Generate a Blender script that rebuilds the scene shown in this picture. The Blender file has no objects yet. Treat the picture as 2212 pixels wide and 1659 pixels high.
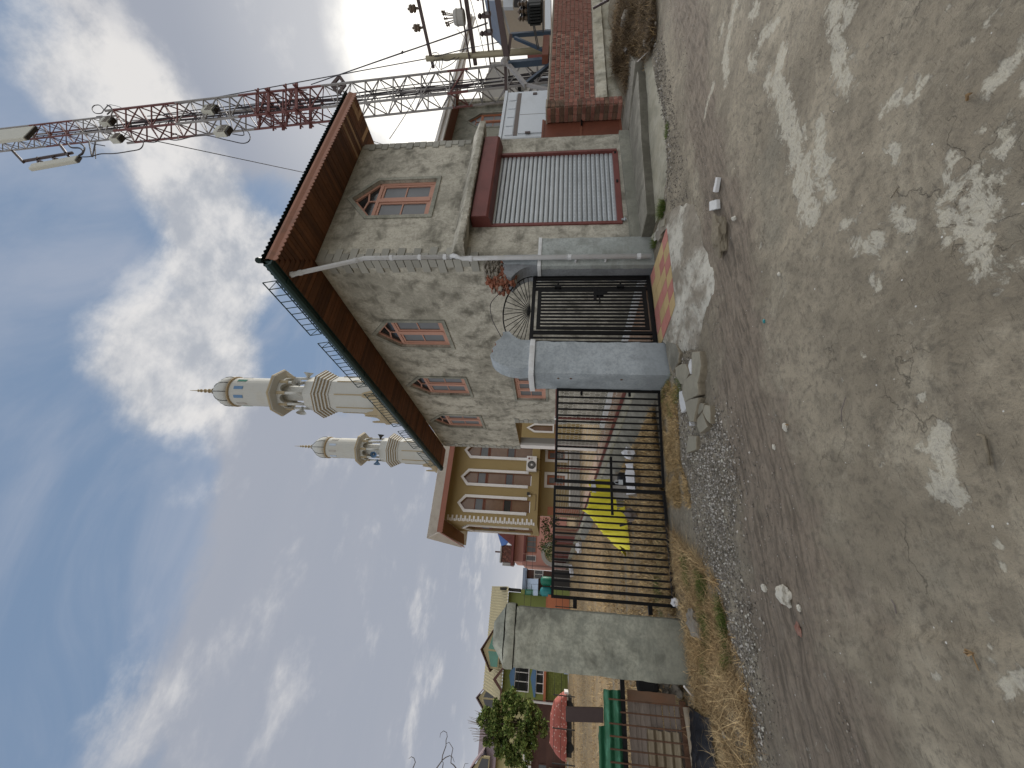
import bpy, bmesh, math, random
import numpy as np
from mathutils import Vector, Matrix, noise as mnoise
from mathutils.geometry import tessellate_polygon
random.seed(7); rng = np.random.default_rng(11)
C = bpy.context.scene.collection
S = bpy.context.scene
# ---------------------------------------------------------------- camera
F_, CX, CY, EYE = 865.0, 1106.0, 829.5, 1.6        # lens in 1/2212 frame widths
def cam_axes():
    hx, roll, vp = 99.5, .0225, 1301.0
    u = np.array([-1.0, -roll]); u /= np.linalg.norm(u)
    p = math.atan(hx / math.sqrt(1 + roll * roll) / F_)
    z = np.array([u[0] * math.cos(p), -u[1] * math.cos(p), -math.sin(p)])
    y = np.array([hx - roll * (vp - CY), -(vp - CY), -F_]); y -= z * y.dot(z); y /= np.linalg.norm(y)
    return np.array([np.cross(y, z), y, z])
AX = cam_axes()
def ray(X, Y):
    c = np.array([X - CX, -(Y - CY), -F_]); c /= np.linalg.norm(c)
    return AX @ c
def P(X, Y, axis, val):
    """point where the sight line of (X,Y) meets the plane x, y or z = val"""
    d = ray(X, Y); o = np.array([0, 0, EYE]); t = (val - o[axis]) / d[axis]
    return tuple(float(v) for v in (o + d * t))
def G(X, Y): return P(X, Y, 2, 0.0)
def Z(ox, oy, s):
    K = 4032 / 2212
    return lambda x, y: ((ox + x / s) / K, (oy + y / s) / K)
cam = bpy.data.cameras.new('camera'); camo = bpy.data.objects.new('camera', cam); C.objects.link(camo)
cam.sensor_width = 36; cam.lens = 36 * F_ / 2212; cam.clip_end = 3000; cam.clip_start = .05
M4 = Matrix([list(AX[i]) + [0] for i in range(3)] + [[0, 0, 0, 1]])
M4.translation = (0, 0, EYE); camo.matrix_world = M4
S.camera = camo
# ---------------------------------------------------------------- light
S.view_settings.view_transform = 'Standard'; S.view_settings.look = 'None'
S.view_settings.exposure = 0.5; S.view_settings.gamma = 1.0; S.view_settings.use_curve_mapping = False
SUND = ray(880, 30)                                 # the bright patch of cloud on the right
sel = math.asin(SUND[2]); saz = math.atan2(SUND[0], SUND[1])
sun = bpy.data.lights.new('sun', 'SUN'); sun.energy = 3.6; sun.angle = math.radians(35); sun.color = (1, .95, .87)
suno = bpy.data.objects.new('sun', sun); C.objects.link(suno)
suno.rotation_euler = Vector(-Vector(SUND)).to_track_quat('-Z', 'Y').to_euler()
W = bpy.data.worlds.new('World'); S.world = W; W.use_nodes = True
nt = W.node_tree; nt.nodes.clear()
def N(t, typ, **kw):
    n = t.nodes.new(typ)
    for k, v in kw.items(): setattr(n, k, v)
    return n
def mth(t, op, a, b=None, c=None, clamp=False):
    n = t.nodes.new('ShaderNodeMath'); n.operation = op; n.use_clamp = clamp
    for i, v in enumerate((a, b, c)):
        if v is None: continue
        if isinstance(v, (int, float)): n.inputs[i].default_value = v
        else: t.links.new(v, n.inputs[i])
    return n.outputs[0]
def mapr(t, v, a, b, c=0.0, d=1.0, smooth=True):
    n = t.nodes.new('ShaderNodeMapRange'); n.interpolation_type = 'SMOOTHSTEP' if smooth else 'LINEAR'
    t.links.new(v, n.inputs[0])
    for i, x in enumerate((a, b, c, d)): n.inputs[i + 1].default_value = x
    return n.outputs[0]
def mixc(t, f, a, b, mode='MIX'):
    n = t.nodes.new('ShaderNodeMix'); n.data_type = 'RGBA'; n.blend_type = mode
    for i, v in ((0, f), (6, a), (7, b)):
        if isinstance(v, (int, float)): n.inputs[i].default_value = v
        elif isinstance(v, tuple): n.inputs[i].default_value = (*v[:3], 1)
        else: t.links.new(v, n.inputs[i])
    return n.outputs[2]
def noi(t, vec, scale, detail=4, rough=.55, dist=0.0):
    n = t.nodes.new('ShaderNodeTexNoise')
    n.inputs['Scale'].default_value = scale; n.inputs['Detail'].default_value = detail
    n.inputs['Roughness'].default_value = rough; n.inputs['Distortion'].default_value = dist
    if vec is not None: t.links.new(vec, n.inputs['Vector'])
    return n.outputs[0]
def vscale(t, vec, s):
    n = t.nodes.new('ShaderNodeMapping'); n.inputs['Scale'].default_value = s; t.links.new(vec, n.inputs[0]); return n.outputs[0]
out = N(nt, 'ShaderNodeOutputWorld'); bg = N(nt, 'ShaderNodeBackground'); bg.inputs[1].default_value = .1
nt.links.new(bg.outputs[0], out.inputs[0])
sky = N(nt, 'ShaderNodeTexSky', sky_type='NISHITA', sun_disc=False)
sky.sun_elevation = sel; sky.sun_rotation = saz; sky.air_density = 1.0; sky.dust_density = 1.2; sky.ozone_density = 1.5
tc = N(nt, 'ShaderNodeTexCoord'); gen = tc.outputs['Generated']
sep = N(nt, 'ShaderNodeSeparateXYZ'); nt.links.new(gen, sep.inputs[0]); dz = sep.outputs[2]
# clouds lie on a high flat layer: direction / height gives their plan
den = mth(nt, 'ADD', mth(nt, 'MAXIMUM', dz, 0.0), .22)
dv = N(nt, 'ShaderNodeVectorMath', operation='DIVIDE'); nt.links.new(gen, dv.inputs[0])
cb = N(nt, 'ShaderNodeCombineXYZ')
for i in range(3): nt.links.new(den, cb.inputs[i])
nt.links.new(cb.outputs[0], dv.inputs[1]); pl = dv.outputs[0]
n1 = noi(nt, pl, 1.9, 10, .58, .15); n2 = noi(nt, vscale(nt, pl, (1.0, 1.3, 1.0)), 4.6, 9, .62, .12)
def lobe(X, Y, rdeg):
    d = ray(X, Y); dn = N(nt, 'ShaderNodeVectorMath', operation='DOT_PRODUCT'); nt.links.new(gen, dn.inputs[0])
    dn.inputs[1].default_value = tuple(d)
    return mapr(nt, dn.outputs['Value'], math.cos(math.radians(rdeg)), 1.0)
def addl(lst):
    r = None
    for X, Y, rd, w in lst:
        v = mth(nt, 'MULTIPLY', lobe(X, Y, rd), w); r = v if r is None else mth(nt, 'ADD', r, v)
    return r
white = addl([(120, 90, 8, .5), (215, 130, 9, .65), (250, 260, 8, .6), (330, 330, 9, .7), (400, 420, 6, .5), (480, 480, 9, .75), (520, 560, 8, .7), (430, 650, 10, .65), (380, 740, 11, .75), (430, 830, 10, .7),
              (300, 960, 11, .38), (190, 740, 5, .4), (430, 1090, 8, .42), (230, 1120, 9, .25), (60, 1540, 14, .4), (450, 1330, 9, .22), (700, 560, 7, .3),
              (650, 790, 3, .5), (480, 1460, 11, .2), (330, 1020, 8, .3)])
greyl = addl([(620, 1050, 15, .8), (760, 1250, 22, .9), (600, 1500, 18, .75), (850, 1100, 16, .8), (560, 920, 9, .6), (900, 1550, 22, .9), (560, 70, 19, 1.0), (430, 60, 14, .8), (700, 220, 14, .7), (640, 1250, 15, .7)])
blue = addl([(100, 800, 22, .75), (60, 480, 16, .7), (230, 420, 7, .5), (330, 1200, 14, .7), (640, 700, 9, .8), (200, 1350, 18, .7), (640, 340, 8, .5), (395, 985, 5, .5), (20, 1150, 20, .7), (0, 60, 14, .6), (760, 640, 8, .6)])
low = mapr(nt, dz, .42, .02)
nn = mth(nt, 'ADD', mth(nt, 'MULTIPLY', n1, .55), mth(nt, 'MULTIPLY', n2, .45))
nw = mth(nt, 'MULTIPLY', mth(nt, 'SUBTRACT', nn, .5), 4.2)
# share of the whole sky far from the part in view: cloud made whiter and brighter there as added fill light
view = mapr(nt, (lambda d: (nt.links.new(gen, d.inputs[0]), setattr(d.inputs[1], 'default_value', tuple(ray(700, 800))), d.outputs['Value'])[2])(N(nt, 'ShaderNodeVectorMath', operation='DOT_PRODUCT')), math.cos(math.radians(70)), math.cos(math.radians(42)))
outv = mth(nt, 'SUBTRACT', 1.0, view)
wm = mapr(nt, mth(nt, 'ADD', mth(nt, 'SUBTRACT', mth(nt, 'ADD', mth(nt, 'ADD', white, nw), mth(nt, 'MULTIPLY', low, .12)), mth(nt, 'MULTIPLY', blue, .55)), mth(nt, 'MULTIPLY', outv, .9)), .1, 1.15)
gm = mapr(nt, mth(nt, 'SUBTRACT', mth(nt, 'ADD', mth(nt, 'ADD', greyl, mth(nt, 'MULTIPLY', nw, .85)), mth(nt, 'ADD', mth(nt, 'MULTIPLY', low, .5), .3)), mth(nt, 'MULTIPLY', blue, .75)), .1, .95)
SK = (2.0, 2.95, 4.6)
skyc = mixc(nt, .85, sky.outputs[0], SK)
wisp = noi(nt, vscale(nt, pl, (1.0, 2.2, 1.0)), 1.6, 8, .58, .8)
skyc = mixc(nt, mth(nt, 'MULTIPLY', mapr(nt, wisp, .42, .72), .55), skyc, (4.2, 4.6, 5.6))
c1 = mixc(nt, mth(nt, 'MULTIPLY', gm, .92), skyc, (3.5, 3.82, 4.6))
wcol = mixc(nt, mapr(nt, n2, .36, .62), (4.3, 4.6, 5.2), (7.8, 7.8, 7.9))
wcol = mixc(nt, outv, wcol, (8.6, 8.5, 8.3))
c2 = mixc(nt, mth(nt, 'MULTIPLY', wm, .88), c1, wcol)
def cosd(X, Y):
    d = N(nt, 'ShaderNodeVectorMath', operation='DOT_PRODUCT'); nt.links.new(gen, d.inputs[0]); d.inputs[1].default_value = tuple(ray(X, Y)); return d.outputs['Value']
halo = mapr(nt, mth(nt, 'ADD', cosd(1010, 110), mth(nt, 'MULTIPLY', nw, .007)), math.cos(math.radians(15.5)), math.cos(math.radians(9.5)))
halo2 = mapr(nt, cosd(1010, 110), math.cos(math.radians(28)), math.cos(math.radians(12)))
c3 = mixc(nt, mth(nt, 'MINIMUM', mth(nt, 'ADD', mth(nt, 'MULTIPLY', halo2, .22), halo), 1.0), c2, (12.5, 12.4, 12.0))
hz = mapr(nt, dz, .2, .0)
c4 = mixc(nt, mth(nt, 'MULTIPLY', hz, .62), c3, (7.2, 7.2, 7.3))
c5 = mixc(nt, view, c4, (.76, .74, .71), 'MULTIPLY')  # only the sky in view is dimmed; the unseen part stays brighter as fill
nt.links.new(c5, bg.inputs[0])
# ---------------------------------------------------------------- materials
MATS = {}
def newmat(name):
    m = bpy.data.materials.new(name); m.use_nodes = True; t = m.node_tree; t.nodes.clear()
    o = N(t, 'ShaderNodeOutputMaterial'); b = N(t, 'ShaderNodeBsdfPrincipled'); t.links.new(b.outputs[0], o.inputs[0])
    b.inputs['Specular IOR Level'].default_value = .3
    MATS[name] = m
    return m, t, b
def coords(t, kind='Object'):
    return N(t, 'ShaderNodeTexCoord').outputs[kind]
def wpos(t): return N(t, 'ShaderNodeNewGeometry').outputs['Position']
def bump(t, b, h, strength=.3, dist=.02):
    n = N(t, 'ShaderNodeBump'); n.inputs['Strength'].default_value = strength; n.inputs['Distance'].default_value = dist
    t.links.new(h, n.inputs['Height']); t.links.new(n.outputs[0], b.inputs['Normal'])
def sc(c, k): return tuple(min(1, v * k) for v in c)
def plain(name, col, rough=.7, metal=0.0, var=.25, scale=3.0, bmp=.15, rnd=0.0, dirt=None, dscale=1.2, damt=.5, spec=.3, st=(1, 1, 1)):
    k_ = 1.15 if max(col) < .45 else 1.0; col = sc(col, k_); dirt = sc(dirt, k_) if dirt else None
    m, t, b = newmat(name); v = wpos(t); v = vscale(t, v, st)
    n = noi(t, v, scale, 6, .6); fine = noi(t, v, scale * 9, 3, .6)
    c = mixc(t, n, sc(col, 1 - var), sc(col, 1 + var))
    if dirt: c = mixc(t, mth(t, 'MULTIPLY', mapr(t, noi(t, v, dscale, 7, .65, .3), .48, .68), damt), c, dirt)
    c = mixc(t, mth(t, 'MULTIPLY', fine, .5), c, sc(col, .82))
    if rnd:
        r = N(t, 'ShaderNodeObjectInfo').outputs['Random']
        hs = N(t, 'ShaderNodeHueSaturation'); t.links.new(c, hs.inputs['Color']); t.links.new(mth(t, 'ADD', mth(t, 'MULTIPLY', r, rnd * 2), 1 - rnd), hs.inputs['Value']); c = hs.outputs[0]
    t.links.new(c, b.inputs['Base Color'])
    b.inputs['Roughness'].default_value = rough; b.inputs['Metallic'].default_value = metal; b.inputs['Specular IOR Level'].default_value = spec
    if bmp: bump(t, b, mth(t, 'ADD', mth(t, 'MULTIPLY', n, .6), mth(t, 'MULTIPLY', fine, .4)), bmp, .02)
    return m
def plaster(name, base, dark, pale, blot=.8, stains=True, bmp=.35, big=.55):
    base, dark, pale = (tuple(min(.62, q * k_) for q in w_) for w_, k_ in ((base, 1.18), (dark, .95), (pale, 1.3)))
    m, t, b = newmat(name); v = wpos(t)
    a = noi(t, v, big, 5, .6, .5); c_ = noi(t, v, 2.6, 6, .62, .35); hstr = noi(t, vscale(t, v, (1.2, 1.2, 7)), 2.0, 5, .65, .4)
    vst = noi(t, vscale(t, v, (4, 4, .5)), 1.4, 4, .6)
    f = noi(t, v, 28, 4, .65); sp = noi(t, v, 5.5, 5, .7, .6)
    c = mixc(t, mapr(t, mth(t, 'ADD', mth(t, 'MULTIPLY', a, .6), mth(t, 'MULTIPLY', sp, .4)), .42, .58), base, pale)
    c = mixc(t, mth(t, 'MULTIPLY', mapr(t, c_, .44, .7), blot), c, dark)
    c = mixc(t, mth(t, 'MULTIPLY', mapr(t, hstr, .5, .72), .45 * blot), c, pale)
    c = mixc(t, mth(t, 'MULTIPLY', mapr(t, vst, .55, .75), .35 * blot), c, dark)
    if stains: c = mixc(t, mth(t, 'MULTIPLY', mapr(t, sp, .58, .7), .45 * blot), c, sc(dark, .8))
    sz = N(t, 'ShaderNodeSeparateXYZ'); t.links.new(v, sz.inputs[0])
    damp = mapr(t, mth(t, 'ADD', sz.outputs[2], mth(t, 'MULTIPLY', mth(t, 'SUBTRACT', c_, .5), 1.6)), .62, .05)
    c = mixc(t, mth(t, 'MULTIPLY', damp, .55), c, sc(dark, .85))
    c = mixc(t, mth(t, 'MULTIPLY', mapr(t, f, .4, .75), .5), c, sc(base, .6))
    t.links.new(c, b.inputs['Base Color']); b.inputs['Roughness'].default_value = .9
    bump(t, b, mth(t, 'ADD', mth(t, 'MULTIPLY', hstr, .6), mth(t, 'MULTIPLY', f, .25)), bmp, .02)
    return m
plaster('cement', (.255, .242, .2), (.115, .107, .083), (.38, .36, .303), .9)
plaster('cement_smooth', (.185, .185, .155), (.115, .115, .09), (.25, .245, .205), .7)
plaster('cement_pillar', (.2, .205, .17), (.1, .1, .08), (.3, .3, .245), .9, big=1.6)
plaster('grey_paint', (.235, .26, .275), (.16, .18, .19), (.285, .31, .325), .5, bmp=.2)
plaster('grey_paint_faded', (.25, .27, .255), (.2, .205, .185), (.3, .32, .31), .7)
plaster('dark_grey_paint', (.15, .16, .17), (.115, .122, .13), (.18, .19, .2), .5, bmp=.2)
plaster('pale_paint', (.44, .47, .5), (.31, .32, .32), (.5, .53, .56), .5)
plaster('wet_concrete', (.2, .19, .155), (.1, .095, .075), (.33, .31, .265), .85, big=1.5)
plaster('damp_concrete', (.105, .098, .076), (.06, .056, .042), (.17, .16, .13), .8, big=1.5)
plaster('slab', (.27, .25, .195), (.16, .145, .11), (.33, .31, .245), .8, big=2)
plaster('old_plaster', (.34, .315, .24), (.14, .135, .1), (.42, .4, .33), .8, big=1.1)
plaster('white_marble', (.62, .61, .6), (.5, .5, .49), (.7, .7, .69), .4)
plain('quoin', (.26, .255, .225), .9, var=.15, scale=8, rnd=.14, bmp=.3)
plain('white_trim', (.68, .66, .64), .75, var=.05, scale=3, dirt=(.45, .42, .36), damt=.35)
plain('white_band', (.62, .63, .63), .8, var=.08, scale=6, dirt=(.36, .34, .3), damt=.5, dscale=4)
plain('mustard', (.26, .195, .09), .85, var=.12, scale=1.2, dirt=(.24, .17, .07), damt=.4)
plain('mustard_shadow', (.36, .25, .085), .85, var=.12, scale=1.2)
plain('minaret_white', (.37, .375, .355), .8, var=.07, scale=1.1, dirt=(.36, .34, .29), damt=.5, dscale=.7)
plain('tan_trim', (.29, .24, .155), .8, var=.08, scale=4)
plain('tan_dark', (.26, .2, .12), .8, var=.08, scale=4)
plain('salmon_wood', (.46, .25, .185), .6, var=.12, scale=9, rnd=.05, st=(1, 1, .3))
plain('orange_wood', (.3, .115, .06), .55, var=.2, scale=9)
plain('brown_wood', (.14, .05, .028), .6, var=.25, scale=8)
plain('soffit_wood', (.11, .043, .017), .65, var=.4, scale=5, rnd=.35, bmp=.2, dirt=(.07, .028, .012), damt=.6, dscale=6)
plain('soffit_pale', (.33, .2, .11), .7, var=.3, scale=7, rnd=.15)
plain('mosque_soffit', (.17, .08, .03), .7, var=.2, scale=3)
plain('fascia_pink', (.25, .12, .08), .6, var=.15, scale=5, dirt=(.12, .07, .05), damt=.55, dscale=3)
plain('mosque_fascia', (.24, .1, .07), .65, var=.15, scale=3)
plain('green_metal', (.007, .024, .021), .45, .2, var=.3, scale=6)
plain('roof_green', (.01, .02, .018), .5, .3, var=.3, scale=5)
plain('white_roof', (.75, .77, .78), .5, .1, var=.06, scale=2, dirt=(.35, .33, .3), damt=.4)
plain('maroon', (.135, .042, .036), .5, .1, var=.2, scale=4, dirt=(.08, .025, .02), damt=.6, dscale=2.5)
plain('rust_red', (.13, .042, .024), .6, .1, var=.3, scale=3, dirt=(.07, .025, .015), damt=.6)
plain('rust', (.1, .055, .035), .85, .2, var=.4, scale=12, dirt=(.17, .075, .035), dscale=6)
plain('black_metal', (.0045, .0045, .005), .5, .0, var=.4, scale=9, bmp=.1, spec=.18)
plain('white_pvc', (.55, .56, .57), .45, var=.06, scale=4, dirt=(.36, .34, .3), damt=.45, dscale=3)
plain('galv', (.4, .43, .45), .42, .55, var=.12, scale=2.2, bmp=.12, rnd=.07, dirt=(.28, .29, .28), damt=.5, dscale=2)
plain('galv_dark', (.2, .2, .2), .5, .5, var=.25, scale=4)
plain('steel_white', (.22, .21, .205), .5, .2, var=.15, scale=3, dirt=(.2, .17, .15), damt=.5)
plain('steel_red', (.13, .05, .046), .5, .15, var=.2, scale=3, dirt=(.1, .03, .03), damt=.5)
plain('steel_blue', (.035, .055, .085), .45, .3, var=.25, scale=4)
plain('steel_pole', (.25, .22, .15), .5, .3, var=.15, scale=3)
plain('steel_brown', (.06, .042, .04), .5, .3, var=.25, scale=4)
plain('porcelain', (.09, .065, .045), .3, var=.2, scale=6)
plain('transformer', (.016, .017, .017), .55, .2, var=.3, scale=3, bmp=.1)
plain('cabinet', (.56, .6, .64), .5, .05, var=.05, scale=1.5, dirt=(.4, .42, .43), damt=.4, dscale=1)
plain('cabinet_dark', (.13, .11, .1), .7, var=.2)
plain('antenna', (.42, .42, .37), .5, var=.05, scale=2)
plain('cable', (.035, .03, .035), .6, var=.1)
plain('wire_mesh', (.62, .6, .56), .5, .5, var=.2, scale=6)
plain('brick_red', (.19, .082, .06), .92, var=.4, scale=14, rnd=.4, bmp=.5, dirt=(.27, .2, .155), damt=.6, dscale=9)
plain('brick_dark', (.13, .075, .05), .92, var=.35, scale=14, rnd=.3, bmp=.5, dirt=(.09, .085, .06), damt=.6, dscale=6)
plain('brick_raw', (.2, .075, .045), .95, var=.35, scale=18, bmp=.9, dirt=(.3, .26, .2), damt=.4, dscale=9)
plain('mortar', (.31, .27, .22), .95, var=.25, scale=12, bmp=.5, dirt=(.12, .11, .09), damt=.5, dscale=1.5)
plain('tile_red', (.36, .15, .125), .6, var=.15, scale=10, rnd=.14, dirt=(.36, .22, .18), damt=.45, dscale=6, bmp=.08)
plain('tile_yellow', (.46, .34, .17), .6, var=.12, scale=10, rnd=.1, dirt=(.38, .27, .15), damt=.45, dscale=6, bmp=.08)
plain('tarp_yellow', (.75, .66, .05), .45, var=.1, scale=3, bmp=.3)
plain('white_cloth', (.6, .6, .62), .8, var=.1, scale=4)
plain('black_plastic', (.006, .006, .008), .5, var=.3, scale=8, bmp=.3, spec=.3)
plain('green_sheet', (.02, .1, .05), .45, var=.35, scale=7, bmp=.25, dirt=(.1, .3, .2), damt=.5, dscale=5, st=(1, 1, 3))
plain('old_wood', (.2, .165, .14), .9, var=.3, scale=4, bmp=.5, rnd=.15, dirt=(.09, .07, .055), damt=.6, dscale=3, st=(1, 1, 6))
plain('log_wood', (.24, .2, .15), .9, var=.25, scale=5, bmp=.5)
plain('rust_sheet', (.14, .085, .055), .85, var=.4, scale=5, dirt=(.2, .09, .045), dscale=4, rnd=.1)
plain('tin_sheet', (.23, .19, .13), .6, .2, var=.35, scale=5, dirt=(.1, .065, .04), dscale=3)
plain('stone_pale', (.46, .44, .38), .95, var=.25, scale=12, bmp=.8)
plain('stone_brown', (.17, .145, .105), .95, var=.3, scale=18, bmp=.9, dirt=(.09, .075, .055), dscale=14)
plain('rubble', (.2, .18, .15), .95, var=.4, scale=16, bmp=.9)
plain('gravel', (.3, .27, .23), .95, var=.5, scale=30, bmp=.4)
plain('leaf_dry', (.23, .15, .075), .9, var=.3, scale=20)
plain('paver', (.3, .2, .14), .9, var=.2, scale=4, dirt=(.45, .42, .38), damt=.5, dscale=2)
plain('olive', (.17, .2, .06), .8, var=.1, scale=1)
plain('olive_tile', (.15, .17, .045), .8, var=.1, scale=1, rnd=.15)
plain('far_tan_roof', (.34, .29, .17), .7, var=.12, scale=1)
plain('far_purple_roof', (.2, .15, .155), .7, var=.15, scale=1)
plain('far_yellow', (.47, .42, .22), .8, var=.1, scale=1)
plain('far_dark', (.03, .028, .026), .7, var=.2, scale=2)
plain('far_brown', (.09, .045, .035), .8, var=.25, scale=1.5)
plain('far_blue', (.09, .17, .29), .7, var=.1, scale=2)
plain('far_orange', (.45, .16, .08), .75, var=.1, scale=2)
plain('far_pink', (.53, .27, .22), .8, var=.1, scale=.8)
plain('far_grey', (.3, .29, .27), .85, var=.2, scale=.7, dirt=(.17, .16, .14), damt=.5, dscale=.5)
plain('far_beige', (.35, .31, .26), .85, var=.15, scale=.7)
plain('blue_sheet', (.38, .45, .55), .5, .1, var=.08, scale=1)
plain('blue_tin', (.22, .27, .36), .5, .2, var=.2, scale=2)
plain('blue_strong', (.1, .2, .5), .6, var=.1)
plain('teal', (.02, .17, .18), .4, var=.1)
plain('green_tank', (.01, .12, .075), .4, var=.1)
plain('bark', (.12, .09, .065), .95, var=.3, scale=8)
plain('twig', (.13, .11, .1), .9, var=.2)
plain('tyre', (.015, .015, .015), .8, var=.3)
plain('cart_blue', (.05, .1, .4), .6)
def leafmat(name, a, b_, c_, var=.55):
    m, t, b = newmat(name); v = wpos(t); r = N(t, 'ShaderNodeNewGeometry').outputs['Random Per Island']
    n = noi(t, v, 1.1, 4, .6)
    c = mixc(t, mapr(t, n, .35, .65), a, b_); c = mixc(t, mth(t, 'MULTIPLY', mth(t, 'GREATER_THAN', mth(t, 'FRACT', mth(t, 'MULTIPLY', r, 7.31)), .62), .8), c, c_)
    hs = N(t, 'ShaderNodeHueSaturation'); t.links.new(c, hs.inputs['Color']); t.links.new(mth(t, 'ADD', mth(t, 'MULTIPLY', r, var * 2), 1.1 - var), hs.inputs['Value'])
    t.links.new(hs.outputs[0], b.inputs['Base Color']); b.inputs['Roughness'].default_value = .8; b.inputs['Specular IOR Level'].default_value = .15
    return m
def chipmat(name, lo, hi, var=.6):
    m, t, b = newmat(name); r = N(t, 'ShaderNodeNewGeometry').outputs['Random Per Island']
    t.links.new(mixc(t, mth(t, 'POWER', r, 1.8), lo, hi), b.inputs['Base Color']); b.inputs['Roughness'].default_value = .9
chipmat('chips_pale', (.1, .088, .07), (.46, .43, .39)); chipmat('chips_dark', (.07, .06, .05), (.3, .27, .23))
leafmat('leaf', (.05, .085, .02), (.1, .14, .035), (.17, .19, .06))
leafmat('shrub', (.04, .07, .02), (.08, .11, .035), (.12, .14, .06))
leafmat('grass_dry', (.38, .26, .125), (.5, .37, .2), (.17, .105, .05), .65)
leafmat('grass_field', (.36, .25, .115), (.46, .33, .17), (.16, .105, .05), .6)
leafmat('grass_green', (.05, .085, .015), (.085, .13, .025), (.14, .15, .05))
leafmat('weeds', (.11, .075, .04), (.18, .125, .07), (.06, .042, .025))
def glass(name, col, rough=.12, var=.3):
    m, t, b = newmat(name); v = wpos(t); c = mixc(t, noi(t, v, 2.5, 5, .6), sc(col, 1 - var), sc(col, 1 + var))
    t.links.new(c, b.inputs['Base Color']); b.inputs['Roughness'].default_value = rough; b.inputs['Specular IOR Level'].default_value = .6
    bump(t, b, noi(t, v, 6, 3), .08, .01)
glass('glass_frost', (.105, .11, .115), .4); glass('glass_dark', (.02, .02, .021), .1); glass('glass_brown', (.16, .09, .05), .25, .35); glass('glass_green', (.07, .22, .16), .3)
def tarp_red():
    m, t, b = newmat('tarp_red'); v = wpos(t)
    vo = N(t, 'ShaderNodeTexVoronoi'); vo.inputs['Scale'].default_value = 5.5; t.links.new(v, vo.inputs['Vector'])
    c = mixc(t, mapr(t, vo.outputs['Distance'], .16, .3), (.5, .32, .27), (.3, .085, .065))
    t.links.new(c, b.inputs['Base Color']); b.inputs['Roughness'].default_value = .7
    bump(t, b, noi(t, v, 3, 4), .5, .06)
tarp_red()
def shutmat():
    m, t, b = newmat('shutter_metal'); v = wpos(t)
    br = N(t, 'ShaderNodeTexBrick'); br.offset = .0; br.inputs['Scale'].default_value = 1
    n = noi(t, v, 2.4, 6, .6); st = noi(t, vscale(t, v, (1, 1, 14)), 2.0, 4, .6)
    c = mixc(t, n, (.34, .365, .375), (.53, .56, .58)); c = mixc(t, mth(t, 'MULTIPLY', mapr(t, st, .5, .75), .4), c, (.25, .26, .25))
    sx = N(t, 'ShaderNodeSeparateXYZ'); t.links.new(v, sx.inputs[0])
    # dull rectangular finger-lift marks pressed in the lower slats
    fx = mth(t, 'FRACT', mth(t, 'DIVIDE', sx.outputs[0], .115)); lowm = mapr(t, sx.outputs[2], 1.75, 1.3)
    fx2 = mth(t, 'MULTIPLY', mth(t, 'GREATER_THAN', fx, .28), lowm)
    zf = mth(t, 'FRACT', mth(t, 'DIVIDE', mth(t, 'SUBTRACT', sx.outputs[2], .555), .094))
    inz = mth(t, 'MULTIPLY', mth(t, 'GREATER_THAN', zf, .3), mth(t, 'LESS_THAN', zf, .62))
    c = mixc(t, mth(t, 'MULTIPLY', mth(t, 'MULTIPLY', fx2, inz), .5), c, (.24, .28, .31))
    t.links.new(c, b.inputs['Base Color']); b.inputs['Metallic'].default_value = .35; b.inputs['Roughness'].default_value = .45
    bump(t, b, n, .1, .01)
shutmat()
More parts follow.
